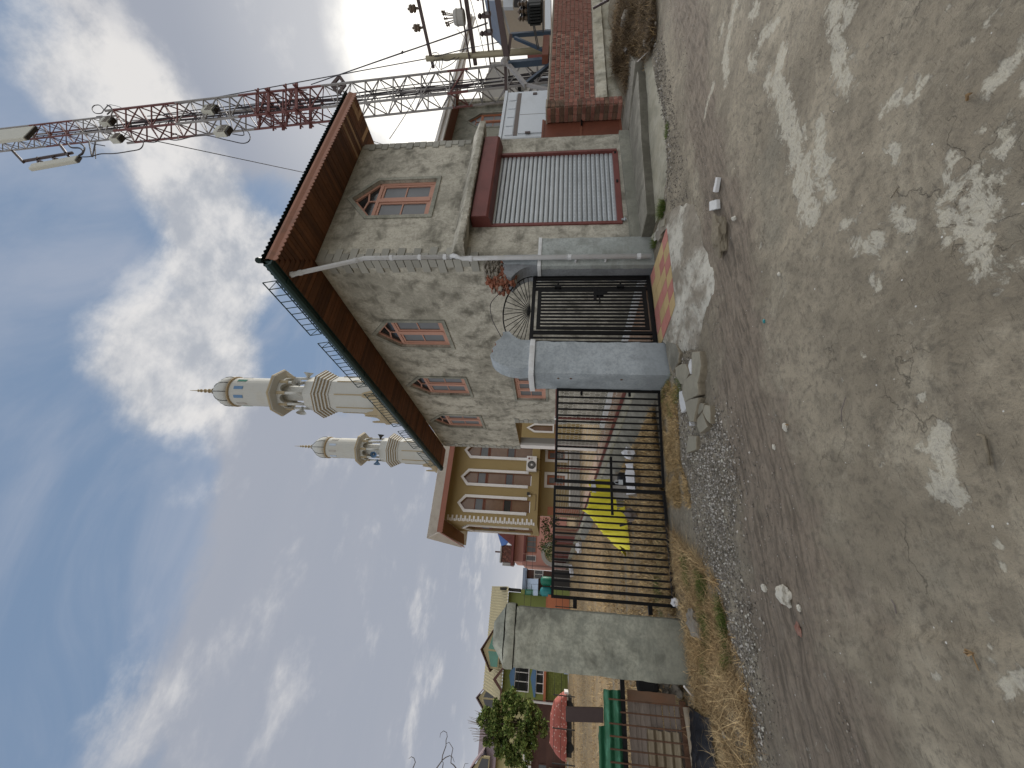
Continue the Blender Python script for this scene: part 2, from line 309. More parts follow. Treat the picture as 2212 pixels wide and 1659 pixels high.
def groundmat():
    m, t, b = newmat('dirt'); v = wpos(t)
    at = N(t, 'ShaderNodeAttribute'); at.attribute_name = 'zone'; cs = N(t, 'ShaderNodeSeparateColor'); t.links.new(at.outputs['Color'], cs.inputs[0])
    patch, mud, field = cs.outputs[0], cs.outputs[1], cs.outputs[2]
    a = noi(t, v, .9, 6, .62, .4); bb = noi(t, v, 4.5, 6, .65, .3); cc = noi(t, v, 22, 6, .7); dd = noi(t, v, 95, 4, .7)
    stv = N(t, 'ShaderNodeMapping'); stv.inputs['Rotation'].default_value = (0, 0, .32); stv.inputs['Scale'].default_value = (1.2, 9, 1); t.links.new(v, stv.inputs[0])
    st = noi(t, stv.outputs[0], 2.2, 6, .65, .3)
    base = mixc(t, mapr(t, a, .35, .65), (.185, .158, .116), (.29, .252, .188))
    base = mixc(t, mth(t, 'MULTIPLY', mapr(t, bb, .42, .7), .6), base, (.135, .117, .088))
    base = mixc(t, mth(t, 'MULTIPLY', mapr(t, noi(t, v, 1.7, 7, .7, .7), .5, .68), .55), base, (.39, .35, .268))
    base = mixc(t, mth(t, 'MULTIPLY', mapr(t, noi(t, v, .7, 5, .6), .55, .7), .45), base, (.18, .17, .135))
    mudc = mixc(t, mapr(t, st, .4, .68), (.2, .162, .124), (.098, .079, .059))
    mudc = mixc(t, mth(t, 'MULTIPLY', mapr(t, bb, .5, .75), .5), mudc, (.23, .195, .155))
    c = mixc(t, mapr(t, mth(t, 'ADD', mud, mth(t, 'MULTIPLY', mth(t, 'SUBTRACT', noi(t, v, 1.9, 7, .68, .4), .5), 2.4)), .15, .85), base, mudc)
    fc = mixc(t, mapr(t, bb, .4, .65), (0.373, 0.255, 0.124), (0.235, 0.172, 0.097))
    fc = mixc(t, mth(t, 'MULTIPLY', mapr(t, noi(t, vscale(t, v, (.25, 2, 1)), 1.2, 5, .6), .52, .66), .7), fc, (0.235, 0.214, 0.172))
    c = mixc(t, mapr(t, mth(t, 'ADD', field, mth(t, 'MULTIPLY', mth(t, 'SUBTRACT', bb, .5), .8)), .4, .6), c, fc)
    pn = mth(t, 'ADD', mth(t, 'MULTIPLY', mth(t, 'SUBTRACT', noi(t, v, 7, 9, .75, .6), .5), 3.2), mth(t, 'MULTIPLY', mth(t, 'SUBTRACT', cc, .5), 1.2))
    pm = mapr(t, mth(t, 'ADD', patch, pn), .42, .72)
    pc = mixc(t, mapr(t, cc, .35, .65), (.34, .315, .25), (.58, .55, .46))
    c = mixc(t, mth(t, 'MULTIPLY', pm, .8), c, pc)
    c = mixc(t, mth(t, 'MULTIPLY', mapr(t, cc, .45, .7), .6), c, (.085, .074, .058))
    spk = noi(t, stv.outputs[0], 14, 5, .7, .3)
    c = mixc(t, mth(t, 'MULTIPLY', mapr(t, spk, .57, .68), .6), c, (.06, .05, .038))
    cv = N(t, 'ShaderNodeTexVoronoi'); cv.feature = 'DISTANCE_TO_EDGE'; cv.inputs['Scale'].default_value = 1.5
    wq = N(t, 'ShaderNodeVectorMath', operation='ADD'); nq = N(t, 'ShaderNodeTexNoise'); nq.inputs['Scale'].default_value = 3.5; nq.inputs['Detail'].default_value = 6; t.links.new(v, nq.inputs['Vector'])
    t.links.new(v, wq.inputs[0]); t.links.new(nq.outputs[1], wq.inputs[1]); t.links.new(wq.outputs[0], cv.inputs['Vector'])
    crk = mth(t, 'MULTIPLY', mapr(t, cv.outputs['Distance'], .012, .002), mapr(t, noi(t, v, 1.3, 4, .6), .5, .6))
    crk = mth(t, 'MULTIPLY', crk, mth(t, 'SUBTRACT', 1.0, mth(t, 'ADD', mud, pm)), clamp=True)
    c = mixc(t, mth(t, 'MULTIPLY', crk, .45), c, (.07, .06, .045))
    # tiny pale grit
    vo = N(t, 'ShaderNodeTexVoronoi'); vo.inputs['Scale'].default_value = 38; t.links.new(v, vo.inputs['Vector'])
    cr = N(t, 'ShaderNodeSeparateColor'); t.links.new(vo.outputs['Color'], cr.inputs[0])
    grit = mth(t, 'MULTIPLY', mth(t, 'GREATER_THAN', cr.outputs[0], .97), mth(t, 'LESS_THAN', vo.outputs['Distance'], mth(t, 'MULTIPLY', cr.outputs[1], .2)))
    c = mixc(t, mth(t, 'MULTIPLY', grit, .75), c, (0.600, 0.600, 0.580))
    t.links.new(c, b.inputs['Base Color'])
    b.inputs['Roughness'].default_value = .92
    h = mth(t, 'ADD', mth(t, 'ADD', mth(t, 'MULTIPLY', cc, .7), mth(t, 'MULTIPLY', dd, .35)), mth(t, 'MULTIPLY', st, mth(t, 'MULTIPLY', mud, .8)))
    h = mth(t, 'SUBTRACT', h, mth(t, 'ADD', mth(t, 'MULTIPLY', pm, .22), mth(t, 'MULTIPLY', crk, .5)))
    bump(t, b, h, .75, .03)
groundmat()
def roughconc():
    m, t, b = newmat('rough_concrete'); v = wpos(t)
    a = noi(t, v, 1.6, 6, .65, .4); bb = noi(t, v, 11, 6, .7, .3); cc = noi(t, v, 55, 4, .7)
    c = mixc(t, mapr(t, a, .4, .62), (0.221, 0.193, 0.152), (0.497, 0.476, 0.414)); c = mixc(t, mapr(t, bb, .5, .75), c, (0.138, 0.121, 0.094))
    t.links.new(c, b.inputs['Base Color']); b.inputs['Roughness'].default_value = .95
    bump(t, b, mth(t, 'ADD', bb, mth(t, 'MULTIPLY', cc, .5)), .9, .035)
roughconc()
# ---------------------------------------------------------------- mesh helpers
ORG = {}
class MB:
    def __init__(s): s.v = []; s.f = []
    def quad(s, a, b, c, d): i = len(s.v); s.v += [tuple(a), tuple(b), tuple(c), tuple(d)]; s.f.append((i, i + 1, i + 2, i + 3)); return s
    def tri(s, a, b, c): i = len(s.v); s.v += [tuple(a), tuple(b), tuple(c)]; s.f.append((i, i + 1, i + 2)); return s
    def hexa(s, p):
        i = len(s.v); s.v += [tuple(q) for q in p]
        for f in ((0, 3, 2, 1), (4, 5, 6, 7), (0, 1, 5, 4), (1, 2, 6, 5), (2, 3, 7, 6), (3, 0, 4, 7)): s.f.append(tuple(i + k for k in f))
        return s
    def box(s, x0, x1, y0, y1, z0, z1):
        return s.hexa([(x0, y0, z0), (x1, y0, z0), (x1, y1, z0), (x0, y1, z0), (x0, y0, z1), (x1, y0, z1), (x1, y1, z1), (x0, y1, z1)])
    def mbox(s, m, a0, a1, z0, z1, d0, d1):
        return s.hexa([m(a0, z0, d0), m(a1, z0, d0), m(a1, z0, d1), m(a0, z0, d1), m(a0, z1, d0), m(a1, z1, d0), m(a1, z1, d1), m(a0, z1, d1)])
    def mbar(s, m, p, q, w, d0, d1):
        dx, dz_ = q[0] - p[0], q[1] - p[1]; L = math.hypot(dx, dz_) or 1; nx, nz = -dz_ / L * w / 2, dx / L * w / 2
        c = [(p[0] - nx, p[1] - nz), (q[0] - nx, q[1] - nz), (q[0] + nx, q[1] + nz), (p[0] + nx, p[1] + nz)]
        return s.hexa([m(a, b, d0) for a, b in c] + [m(a, b, d1) for a, b in c])
    def bar(s, p, q, w, h=None, up=(0, 0, 1)):
        h = h or w; p = Vector(p); q = Vector(q); d = (q - p).normalized(); u = Vector(up)
        if abs(d.dot(u)) > .98: u = Vector((0, 1, 0))
        a = d.cross(u).normalized() * w / 2; b = a.cross(d).normalized() * h / 2
        return s.hexa([p - a - b, p + a - b, p + a + b, p - a + b, q - a - b, q + a - b, q + a + b, q - a + b])
    def tube(s, pts, r, n=6, caps=True, r2=None):
        pts = [Vector(p) for p in pts]; i0 = len(s.v); m = len(pts)
        for k, p in enumerate(pts):
            d = (pts[min(k + 1, m - 1)] - pts[max(k - 1, 0)]).normalized(); u = Vector((0, 0, 1))
            if abs(d.z) > .9: u = Vector((0, 1, 0))
            a = d.cross(u).normalized(); b = d.cross(a).normalized()
            rr = r if r2 is None else r + (r2 - r) * k / (m - 1)
            for j in range(n):
                t = 2 * math.pi * j / n; s.v.append(tuple(p + (a * math.cos(t) + b * math.sin(t)) * rr))
        for k in range(m - 1):
            for j in range(n):
                a = i0 + k * n + j; b = i0 + k * n + (j + 1) % n; s.f.append((a, b, b + n, a + n))
        if caps: s.f.append(tuple(i0 + j for j in range(n))[::-1]); s.f.append(tuple(i0 + (m - 1) * n + j for j in range(n)))
        return s
    def lathe(s, cx, cy, prof, n=16, rot=0.0, arc=None):
        i0 = len(s.v); m = len(prof)
        for r, z in prof:
            for j in range(n):
                t = rot + 2 * math.pi * j / n; s.v.append((cx + r * math.cos(t), cy + r * math.sin(t), z))
        for k in range(m - 1):
            for j in range(n):
                a = i0 + k * n + j; b = i0 + k * n + (j + 1) % n; s.f.append((a, b, b + n, a + n))
        s.f.append(tuple(i0 + j for j in range(n))[::-1]); s.f.append(tuple(i0 + (m - 1) * n + j for j in range(n)))
        return s
    def prism(s, m, poly, d0, d1):
        n = len(poly); i = len(s.v)
        s.v += [m(a, z, d0) for a, z in poly] + [m(a, z, d1) for a, z in poly]
        s.f.append(tuple(range(i, i + n))[::-1]); s.f.append(tuple(range(i + n, i + 2 * n)))
        for k in range(n): j = (k + 1) % n; s.f.append((i + k, i + j, i + n + j, i + n + k))
        return s
    def sheet(s, m, outer, holes, depth=.14):
        loops = [[Vector((a, z, 0)) for a, z in outer]] + [[Vector((a, z, 0)) for a, z in h] for h in holes]
        flat = [p for l in loops for p in l]; i = len(s.v)
        s.v += [m(p.x, p.y, 0) for p in flat]
        for tr in tessellate_polygon(loops): s.f.append(tuple(i + k for k in tr))
        for h in holes:
            n = len(h)
            for k in range(n):
                a, b = h[k], h[(k + 1) % n]; s.quad(m(a[0], a[1], 0), m(b[0], b[1], 0), m(b[0], b[1], depth), m(a[0], a[1], depth))
        return s
    def grid(s, fn, nu, nv):
        i = len(s.v)
        for a in range(nu + 1):
            for b in range(nv + 1): s.v.append(tuple(fn(a / nu, b / nv)))
        for a in range(nu):
            for b in range(nv):
                k = i + a * (nv + 1) + b; s.f.append((k, k + nv + 1, k + nv + 2, k + 1))
        return s
    def build(s, name, mat, parent=None, loc=None, smooth=False, fix=True, kind=None, label=None, bevel=0):
        org = ORG[parent.name] if parent is not None else (Vector(loc) if loc is not None else None)
        if org is None:
            xs = [p[0] for p in s.v]; ys = [p[1] for p in s.v]; org = Vector(((min(xs) + max(xs)) / 2, (min(ys) + max(ys)) / 2, min(p[2] for p in s.v)))
        me = bpy.data.meshes.new(name)
        me.from_pydata([(p[0] - org[0], p[1] - org[1], p[2] - org[2]) for p in s.v], [], s.f)
        if fix or bevel:
            bm = bmesh.new(); bm.from_mesh(me)
            if bevel:
                bmesh.ops.remove_doubles(bm, verts=bm.verts, dist=1e-5)
                bmesh.ops.bevel(bm, geom=bm.edges, offset=bevel, segments=1, affect='EDGES')
            bmesh.ops.recalc_face_normals(bm, faces=bm.faces); bm.to_mesh(me); bm.free()
        if smooth: me.polygons.foreach_set('use_smooth', [True] * len(me.polygons))
        me.materials.append(MATS[mat])
        o = bpy.data.objects.new(name, me); C.objects.link(o)
        if parent is not None: o.parent = parent
        else: o.location = org
        ORG[o.name] = Vector(org)
        if kind: o['kind'] = kind
        if label: o['label'] = label
        return o
def thing(name, label, cat, loc, group=None):
    o = bpy.data.objects.new(name, None); C.objects.link(o); o.location = loc; o.empty_display_size = .2
    o['label'] = label; o['category'] = cat
    if group: o['group'] = group
    ORG[o.name] = Vector(loc); return o
def tag(o, label, cat, group=None):
    o['label'] = label; o['category'] = cat
    if group: o['group'] = group
    return o
def struct(o): o['kind'] = 'structure'; return o
def inst(src_mesh, name, parent, loc, rot=(0, 0, 0), scale=(1, 1, 1)):
    o = bpy.data.objects.new(name, src_mesh); C.objects.link(o); o.parent = parent
    o.location = Vector(loc) - ORG[parent.name]; o.rotation_euler = rot; o.scale = scale
    return o
def unit_mesh(name, mat, bevel=.0, jig=0.0):
    b = MB().box(-.5, .5, -.5, .5, -.5, .5); me = bpy.data.meshes.new(name); me.from_pydata(b.v, [], b.f)
    bm = bmesh.new(); bm.from_mesh(me)
    if bevel: bmesh.ops.bevel(bm, geom=bm.edges, offset=bevel, segments=1, affect='EDGES')
    bmesh.ops.recalc_face_normals(bm, faces=bm.faces); bm.to_mesh(me); bm.free(); me.materials.append(MATS[mat]); return me
def fy(y0):  # a wall that faces -y
    return lambda a, z, d: (a, y0 + d, z)
def fx(x0):  # a wall that faces -x
    return lambda a, z, d: (x0 + d, a, z)
def nz3(x, y, z, s=1.0): return mnoise.noise(Vector((x * s, y * s, z * s)))
def roughbox(mb, x0, x1, y0, y1, z0, z1, step=.08, amp=.008, seed=0.0):
    """a box whose faces are subdivided and uneven, edges worn"""
    t = MB()
    def g(o, u, v, nu, nv):
        t.grid(lambda a, b: (o[0] + u[0] * a + v[0] * b, o[1] + u[1] * a + v[1] * b, o[2] + u[2] * a + v[2] * b), nu, nv)
    dx, dy, dz_ = x1 - x0, y1 - y0, z1 - z0; nx, ny, nz_ = (max(2, int(d / step)) for d in (dx, dy, dz_))
    g((x0, y0, z0), (dx, 0, 0), (0, 0, dz_), nx, nz_); g((x0, y1, z0), (dx, 0, 0), (0, 0, dz_), nx, nz_)
    g((x0, y0, z0), (0, dy, 0), (0, 0, dz_), ny, nz_); g((x1, y0, z0), (0, dy, 0), (0, 0, dz_), ny, nz_)
    g((x0, y0, z1), (dx, 0, 0), (0, dy, 0), nx, ny)
    cx, cy, cz = (x0 + x1) / 2, (y0 + y1) / 2, (z0 + z1) / 2
    i = len(mb.v)
    for x, y, z in t.v:
        e = sum(1 for k, (a, lo, hi) in enumerate(((x, x0, x1), (y, y0, y1), (z, z0, z1))) if min(abs(a - lo), abs(a - hi)) < 1e-4)
        n = mnoise.noise(Vector((x * 6 + seed, y * 6, z * 6))) * amp + mnoise.noise(Vector((x * 21 + seed, y * 21, z * 21))) * amp * .5
        k = n if e == 1 else n * 1.4 - amp * .9
        sx = 1 if x > cx else -1; sy = 1 if y > cy else -1; sz = 1 if z > cz else -1
        mb.v.append((x + sx * k * (min(abs(x - x0), abs(x - x1)) < 1e-4), y + sy * k * (min(abs(y - y0), abs(y - y1)) < 1e-4), z + (sz * k * (abs(z - z1) < 1e-4))))
    mb.f += [tuple(i + k for k in f) for f in t.f]
    return mb
def smooth(pts, n=6):
    p = [Vector(q) for q in pts]; out_ = []
    for i in range(len(p) - 1):
        a, b, c_, d = p[max(i - 1, 0)], p[i], p[i + 1], p[min(i + 2, len(p) - 1)]
        for k in range(n): t = k / n; out_.append(.5 * (2 * b + (c_ - a) * t + (2 * a - 5 * b + 4 * c_ - d) * t * t + (3 * b - a - 3 * c_ + d) * t ** 3))
    return out_ + [p[-1]]
def lump(mb, c, r, seed=0.0, sub=2, amp=.35, flat=1.0, rot=0.0):
    bm = bmesh.new(); bmesh.ops.create_icosphere(bm, subdivisions=sub, radius=1.0); i = len(mb.v)
    cr, sr = math.cos(rot), math.sin(rot)
    for v in bm.verts:
        k = 1 + amp * mnoise.noise(v.co * 1.6 + Vector((seed, seed * 2, 0))) + amp * .4 * mnoise.noise(v.co * 4 + Vector((0, seed, 0)))
        x, y, z = v.co.x * r[0] * k, v.co.y * r[1] * k, v.co.z * r[2] * k
        mb.v.append((c[0] + x * cr - y * sr, c[1] + x * sr + y * cr, c[2] + z))
    mb.f += [tuple(i + v.index for v in f.verts) for f in bm.faces]; bm.free(); return mb
# ================================================================ GROUND
z5p = Z(2600, 0, 1.545); z6p = Z(2600, 1000, 1.545); z7p = Z(2600, 2000, 1.545)
def gp(f, *pts): return [G(*f(*p))[:2] for p in pts]
STREAKS = [(gp(z5p, (720, 380), (690, 480), (740, 600), (760, 740), (810, 900), (840, 1040), (880, 1200), (910, 1300)), 0.104, 1.0),
 (gp(z5p, (640, 480), (700, 560)), 0.080, .9), (gp(z5p, (970, 760), (950, 900), (980, 1000), (1020, 1160)), 0.080, .8), (gp(z5p, (860, 780), (860, 860)), 0.064, .7),
 (gp(z5p, (455, 0), (420, 160), (390, 320), (400, 460)), 0.080, .95), (gp(z5p, (370, 150), (350, 230)), 0.048, .8), (gp(z5p, (320, 510), (290, 600), (270, 680)), 0.048, .95),
 (gp(z5p, (710, 110), (620, 210), (580, 330), (560, 440)), 0.056, .8), (gp(z5p, (545, 340), (560, 440)), 0.040, .8), (gp(z5p, (560, 0), (570, 80)), 0.096, .7),
 (gp(z5p, (1080, 0), (1060, 130), (1070, 260), (1100, 380), (1130, 500)), 0.084, .85), (gp(z5p, (1150, 0), (1150, 90)), 0.048, .7), (gp(z5p, (1170, 330), (1140, 500)), 0.042, .6),
 (gp(z5p, (1570, 500), (1500, 600), (1400, 620), (1340, 680)), 0.050, .8), (gp(z5p, (1400, 900), (1420, 980)), 0.042, .8), (gp(z5p, (1180, 1320), (1130, 1350)), 0.048, .8),
 (gp(z5p, (1420, 1290), (1480, 1380)), 0.036, .8), (gp(z5p, (1180, 1500), (1300, 1480)), 0.060, .85),
 (gp(z5p, (2100, 240), (2150, 330), (2080, 420), (1980, 500)), 0.042, .85), (gp(z5p, (1940, 70), (1900, 230)), 0.025, .7), (gp(z5p, (1830, 480), (1850, 420)), 0.029, .7), (gp(z5p, (2180, 440), (2210, 480)), 0.034, .8),
 (gp(z5p, (1900, 800), (2060, 800), (2090, 900), (1950, 940)), 0.025, .8), (gp(z5p, (1760, 940), (1740, 1080), (1800, 1160)), 0.034, .85), (gp(z5p, (1880, 960), (1960, 1120), (2060, 1060)), 0.050, .72),
 (gp(z5p, (1850, 1200), (1980, 1260), (1900, 1320)), 0.055, .85), (gp(z5p, (1680, 1250), (1700, 1400), (1760, 1500)), 0.038, .85), (gp(z5p, (1800, 1400), (1900, 1520)), 0.059, .85), (gp(z5p, (1720, 1180), (1740, 1230)), 0.021, .8),
 (gp(z6p, (1270, 130), (1290, 210)), 0.035, .9), (gp(z6p, (930, 30), (960, 20)), 0.015, .6), (gp(z6p, (1900, 20), (2030, 90)), 0.065, .75), (gp(z6p, (1660, 1090), (1700, 1220), (1720, 1350), (1680, 1420), (1760, 1480)), 0.050, 1.05),
 (gp(z6p, (1560, 1160), (1640, 1190)), 0.035, .8), (gp(z6p, (1620, 1300), (1640, 1440)), 0.035, .8), (gp(z6p, (1550, 870), (1540, 880)), 0.020, .9), (gp(z6p, (1450, 940), (1455, 945)), 0.015, .9), (gp(z6p, (1090, 770), (1000, 960)), 0.035, .42), (gp(z6p, (960, 620), (970, 640)), 0.015, .6), (gp(z6p, (1200, 570), (1200, 620)), 0.010, .8),
 (gp(z6p, (1450, 570), (1455, 650)), 0.013, .75), (gp(z6p, (1100, 1070), (1110, 1130)), 0.025, .5), (gp(z6p, (1320, 1240), (1330, 1250)), 0.030, .4),
 (gp(z7p, (2030, 230), (2050, 250)), 0.023, 1.0), (gp(z7p, (2060, 360), (2085, 390)), 0.013, .9), (gp(z7p, (1960, 650), (1970, 680)), 0.011, .9), (gp(z7p, (1640, 1010), (1660, 1040)), 0.023, .9), (gp(z7p, (2000, 850), (2010, 870)), 0.016, .9),
 (gp(z7p, (2100, 1080), (2200, 1040)), 0.027, .9), (gp(z7p, (2170, 970), (2210, 1000)), 0.023, .8), (gp(z7p, (2110, 760), (2140, 800)), 0.009, .7)]
MUDL = [G(*z7p(900, 1500))[:2], G(*z7p(780, 500))[:2], G(*z6p(620, 1500))[:2], G(*z6p(480, 700))[:2], G(*z6p(420, 100))[:2], G(*z5p(330, 1200))[:2], G(*z5p(230, 700))[:2], G(*z5p(200, 200))[:2], (13, 2.6)]
MUDW = [.75, .8, .72, .65, .6, .55, .5, .5, .6]
def segd(X, Y, a, b):
    ax, ay = a; bx, by = b; dx, dy = bx - ax, by - ay; L = dx * dx + dy * dy + 1e-9
    t = np.clip(((X - ax) * dx + (Y - ay) * dy) / L, 0, 1); return np.hypot(X - ax - t * dx, Y - ay - t * dy), t
xs = np.concatenate([np.geomspace(900, 14, 26)[:-1] * -1, np.arange(-14, -3, .35), np.arange(-3, 11, .032), np.arange(11, 24, .3), np.geomspace(24, 900, 24)])
ys = np.concatenate([np.geomspace(900, 3, 22)[:-1] * -1, np.arange(-3, .9, .3), np.arange(.9, 6.4, .03), np.arange(6.4, 30, .3), np.geomspace(30, 1400, 26)])
GX, GY = np.meshgrid(xs, ys, indexing='ij')
def vnoise(X, Y, sx, sy, seed):
    """smooth lattice noise, -1..1"""
    r = np.random.default_rng(seed).uniform(-1, 1, (257, 257)); u = (X * sx) % 256; w = (Y * sy) % 256
    i = np.minimum(np.floor(u).astype(int), 255); j = np.minimum(np.floor(w).astype(int), 255); a = u - i; b = w - j; a = a * a * (3 - 2 * a); b = b * b * (3 - 2 * b)
    return (r[i, j] * (1 - a) + r[i + 1, j] * a) * (1 - b) + (r[i, j + 1] * (1 - a) + r[i + 1, j + 1] * a) * b
near = np.clip((7.5 - np.hypot(GX - 3, GY - 3.5)) / 3, 0, 1)
mudv = np.zeros_like(GX)
for k in range(len(MUDL) - 1):
    d, t = segd(GX, GY, MUDL[k], MUDL[k + 1]); w = MUDW[k] * (1 - t) + MUDW[k + 1] * t
    mudv = np.maximum(mudv, np.clip(1.25 - d / w, 0, 1))
patch = np.zeros_like(GX)
for pts, w, s in STREAKS:
    for k in range(len(pts) - 1):
        d, t = segd(GX, GY, pts[k], pts[k + 1]); patch = np.maximum(patch, s * np.exp(-(d / w) ** 2 * .7))
fieldm = np.clip((GY - 6.2) / .4, 0, 1) * (GX < 3.2)
fieldm = np.maximum(fieldm, np.clip((GY - 7) / 1, 0, 1) * .6)
cr, sr = math.cos(.32), math.sin(.32)
RX, RY = GX * cr - GY * sr, GX * sr + GY * cr
def ground_z(X, Y, mud=None):
    cr, sr = math.cos(.32), math.sin(.32); rx, ry = X * cr - Y * sr, X * sr + Y * cr
    nr = np.clip((7.5 - np.hypot(X - 3, Y - 3.5)) / 3, 0, 1)
    z = .022 * vnoise(X, Y, .9, .9, 1) + .01 * vnoise(X, Y, 3.1, 3.1, 2) + .0045 * vnoise(X, Y, 9, 9, 3)
    return z * nr - .012
GZ = ground_z(GX, GY) + near * (.003 * vnoise(GX, GY, 23, 23, 4) + mudv * (.009 * vnoise(RX, RY, 1.5, 9, 5) + .006 * vnoise(GX, GY, 16, 16, 8)) - patch * .0)
GZ = np.where(GY > 44, .25 * np.clip((GY - 44) / 4, 0, 1), GZ)
nx_, ny_ = GX.shape
vv = np.stack([GX.ravel(), GY.ravel(), GZ.ravel()], 1)
idx = np.arange(nx_ * ny_).reshape(nx_, ny_)
ff = np.stack([idx[:-1, :-1].ravel(), idx[1:, :-1].ravel(), idx[1:, 1:].ravel(), idx[:-1, 1:].ravel()], 1)
def npmesh(name, v, f, mat, smooth=True):
    me = bpy.data.meshes.new(name); me.vertices.add(len(v)); me.vertices.foreach_set('co', np.asarray(v, np.float32).ravel())
    k = f.shape[1]; me.loops.add(f.size); me.loops.foreach_set('vertex_index', f.astype(np.int32).ravel())
    me.polygons.add(len(f)); me.polygons.foreach_set('loop_start', np.arange(0, f.size, k, dtype=np.int32)); me.polygons.foreach_set('loop_total', np.full(len(f), k, np.int32))
    me.update(calc_edges=True); me.validate()
    if smooth: me.polygons.foreach_set('use_smooth', np.ones(len(f), bool))
    me.materials.append(MATS[mat]); return me
gm_ = npmesh('ground', vv, ff, 'dirt')
ca = gm_.color_attributes.new('zone', 'FLOAT_COLOR', 'POINT')
ca.data.foreach_set('color', np.stack([patch.ravel(), mudv.ravel(), fieldm.ravel(), np.ones(patch.size)], 1).astype(np.float32).ravel())
go = bpy.data.objects.new('ground', gm_); C.objects.link(go); struct(go)
def gz(x, y): return float(ground_z(np.array([x]), np.array([y]))[0])
# ================================================================ GREY HOUSE
XW, YF, XR, YB, ZT = 5.45, 5.30, 9.17, 15.65, 6.32
YL = 12.9; ZC = 3.07
H = thing('grey_house', 'two-storey bare cement house with wooden eaves and pointed windows, roller shutter at street level', 'house', (XW, YF, 0))
front, side = fy(YF), fx(XW)
def pent(a0, a1, z0, zs, za): return [(a0, z0), (a1, z0), (a1, zs), ((a0 + a1) / 2, za), (a0, zs)]
FW = (6.70, 7.83, 4.28, 5.58, 6.06)                # front window opening
SW = [(7.2, 8.22), (9.83, 10.9), (12.5, 13.55)]
wf = MB().sheet(front, [(XW, 0), (XR, 0), (XR, ZT), (XW, ZT)], [pent(*FW), [(6.34, .5), (8.57, .5), (8.57, 2.95), (6.34, 2.95)]], .14)
wf.build('front_wall', 'cement', H, fix=False)
sw = MB().sheet(side, [(YF, ZC), (YB, ZC), (YB, ZT), (YF, ZT)], [pent(a, b, 4.28, 5.58, 6.06) for a, b in SW], .14)
sw.build('upper_side_wall', 'cement', H, fix=False)
sl = MB().sheet(side, [(YF, 0), (YL, 0), (YL, ZC), (YF, ZC)], [[(9.62, 1.96), (11.1, 1.96), (11.1, 2.84), (9.62, 2.84)]], .14)
sl.build('lower_side_wall', 'cement', H, fix=False)
MB().quad((XR, YF, 0), (XR, YB, 0), (XR, YB, ZT), (XR, YF, ZT)).quad((XW, YB, ZC), (XR, YB, ZC), (XR, YB, ZT), (XW, YB, ZT)).quad((XW, YL, 0), (XR, YL, 0), (XR, YL, ZC), (XW, YL, ZC)).build('back_wall', 'cement', H, fix=False)
MB().box(XW + .003, XR - .003, YL, YB - .003, ZC - .003, ZC + .1).build('porch_ceiling', 'mustard', H)
MB().box(XW + .01, XW + .33, YB - .4, YB - .02, 0, ZC - .006).build('porch_column', 'far_grey', H)
MB().box(XW + .004, XW + .1, YB - .404, YB - .012, 0, ZC - .01).build('column_trim', 'white_trim', H)
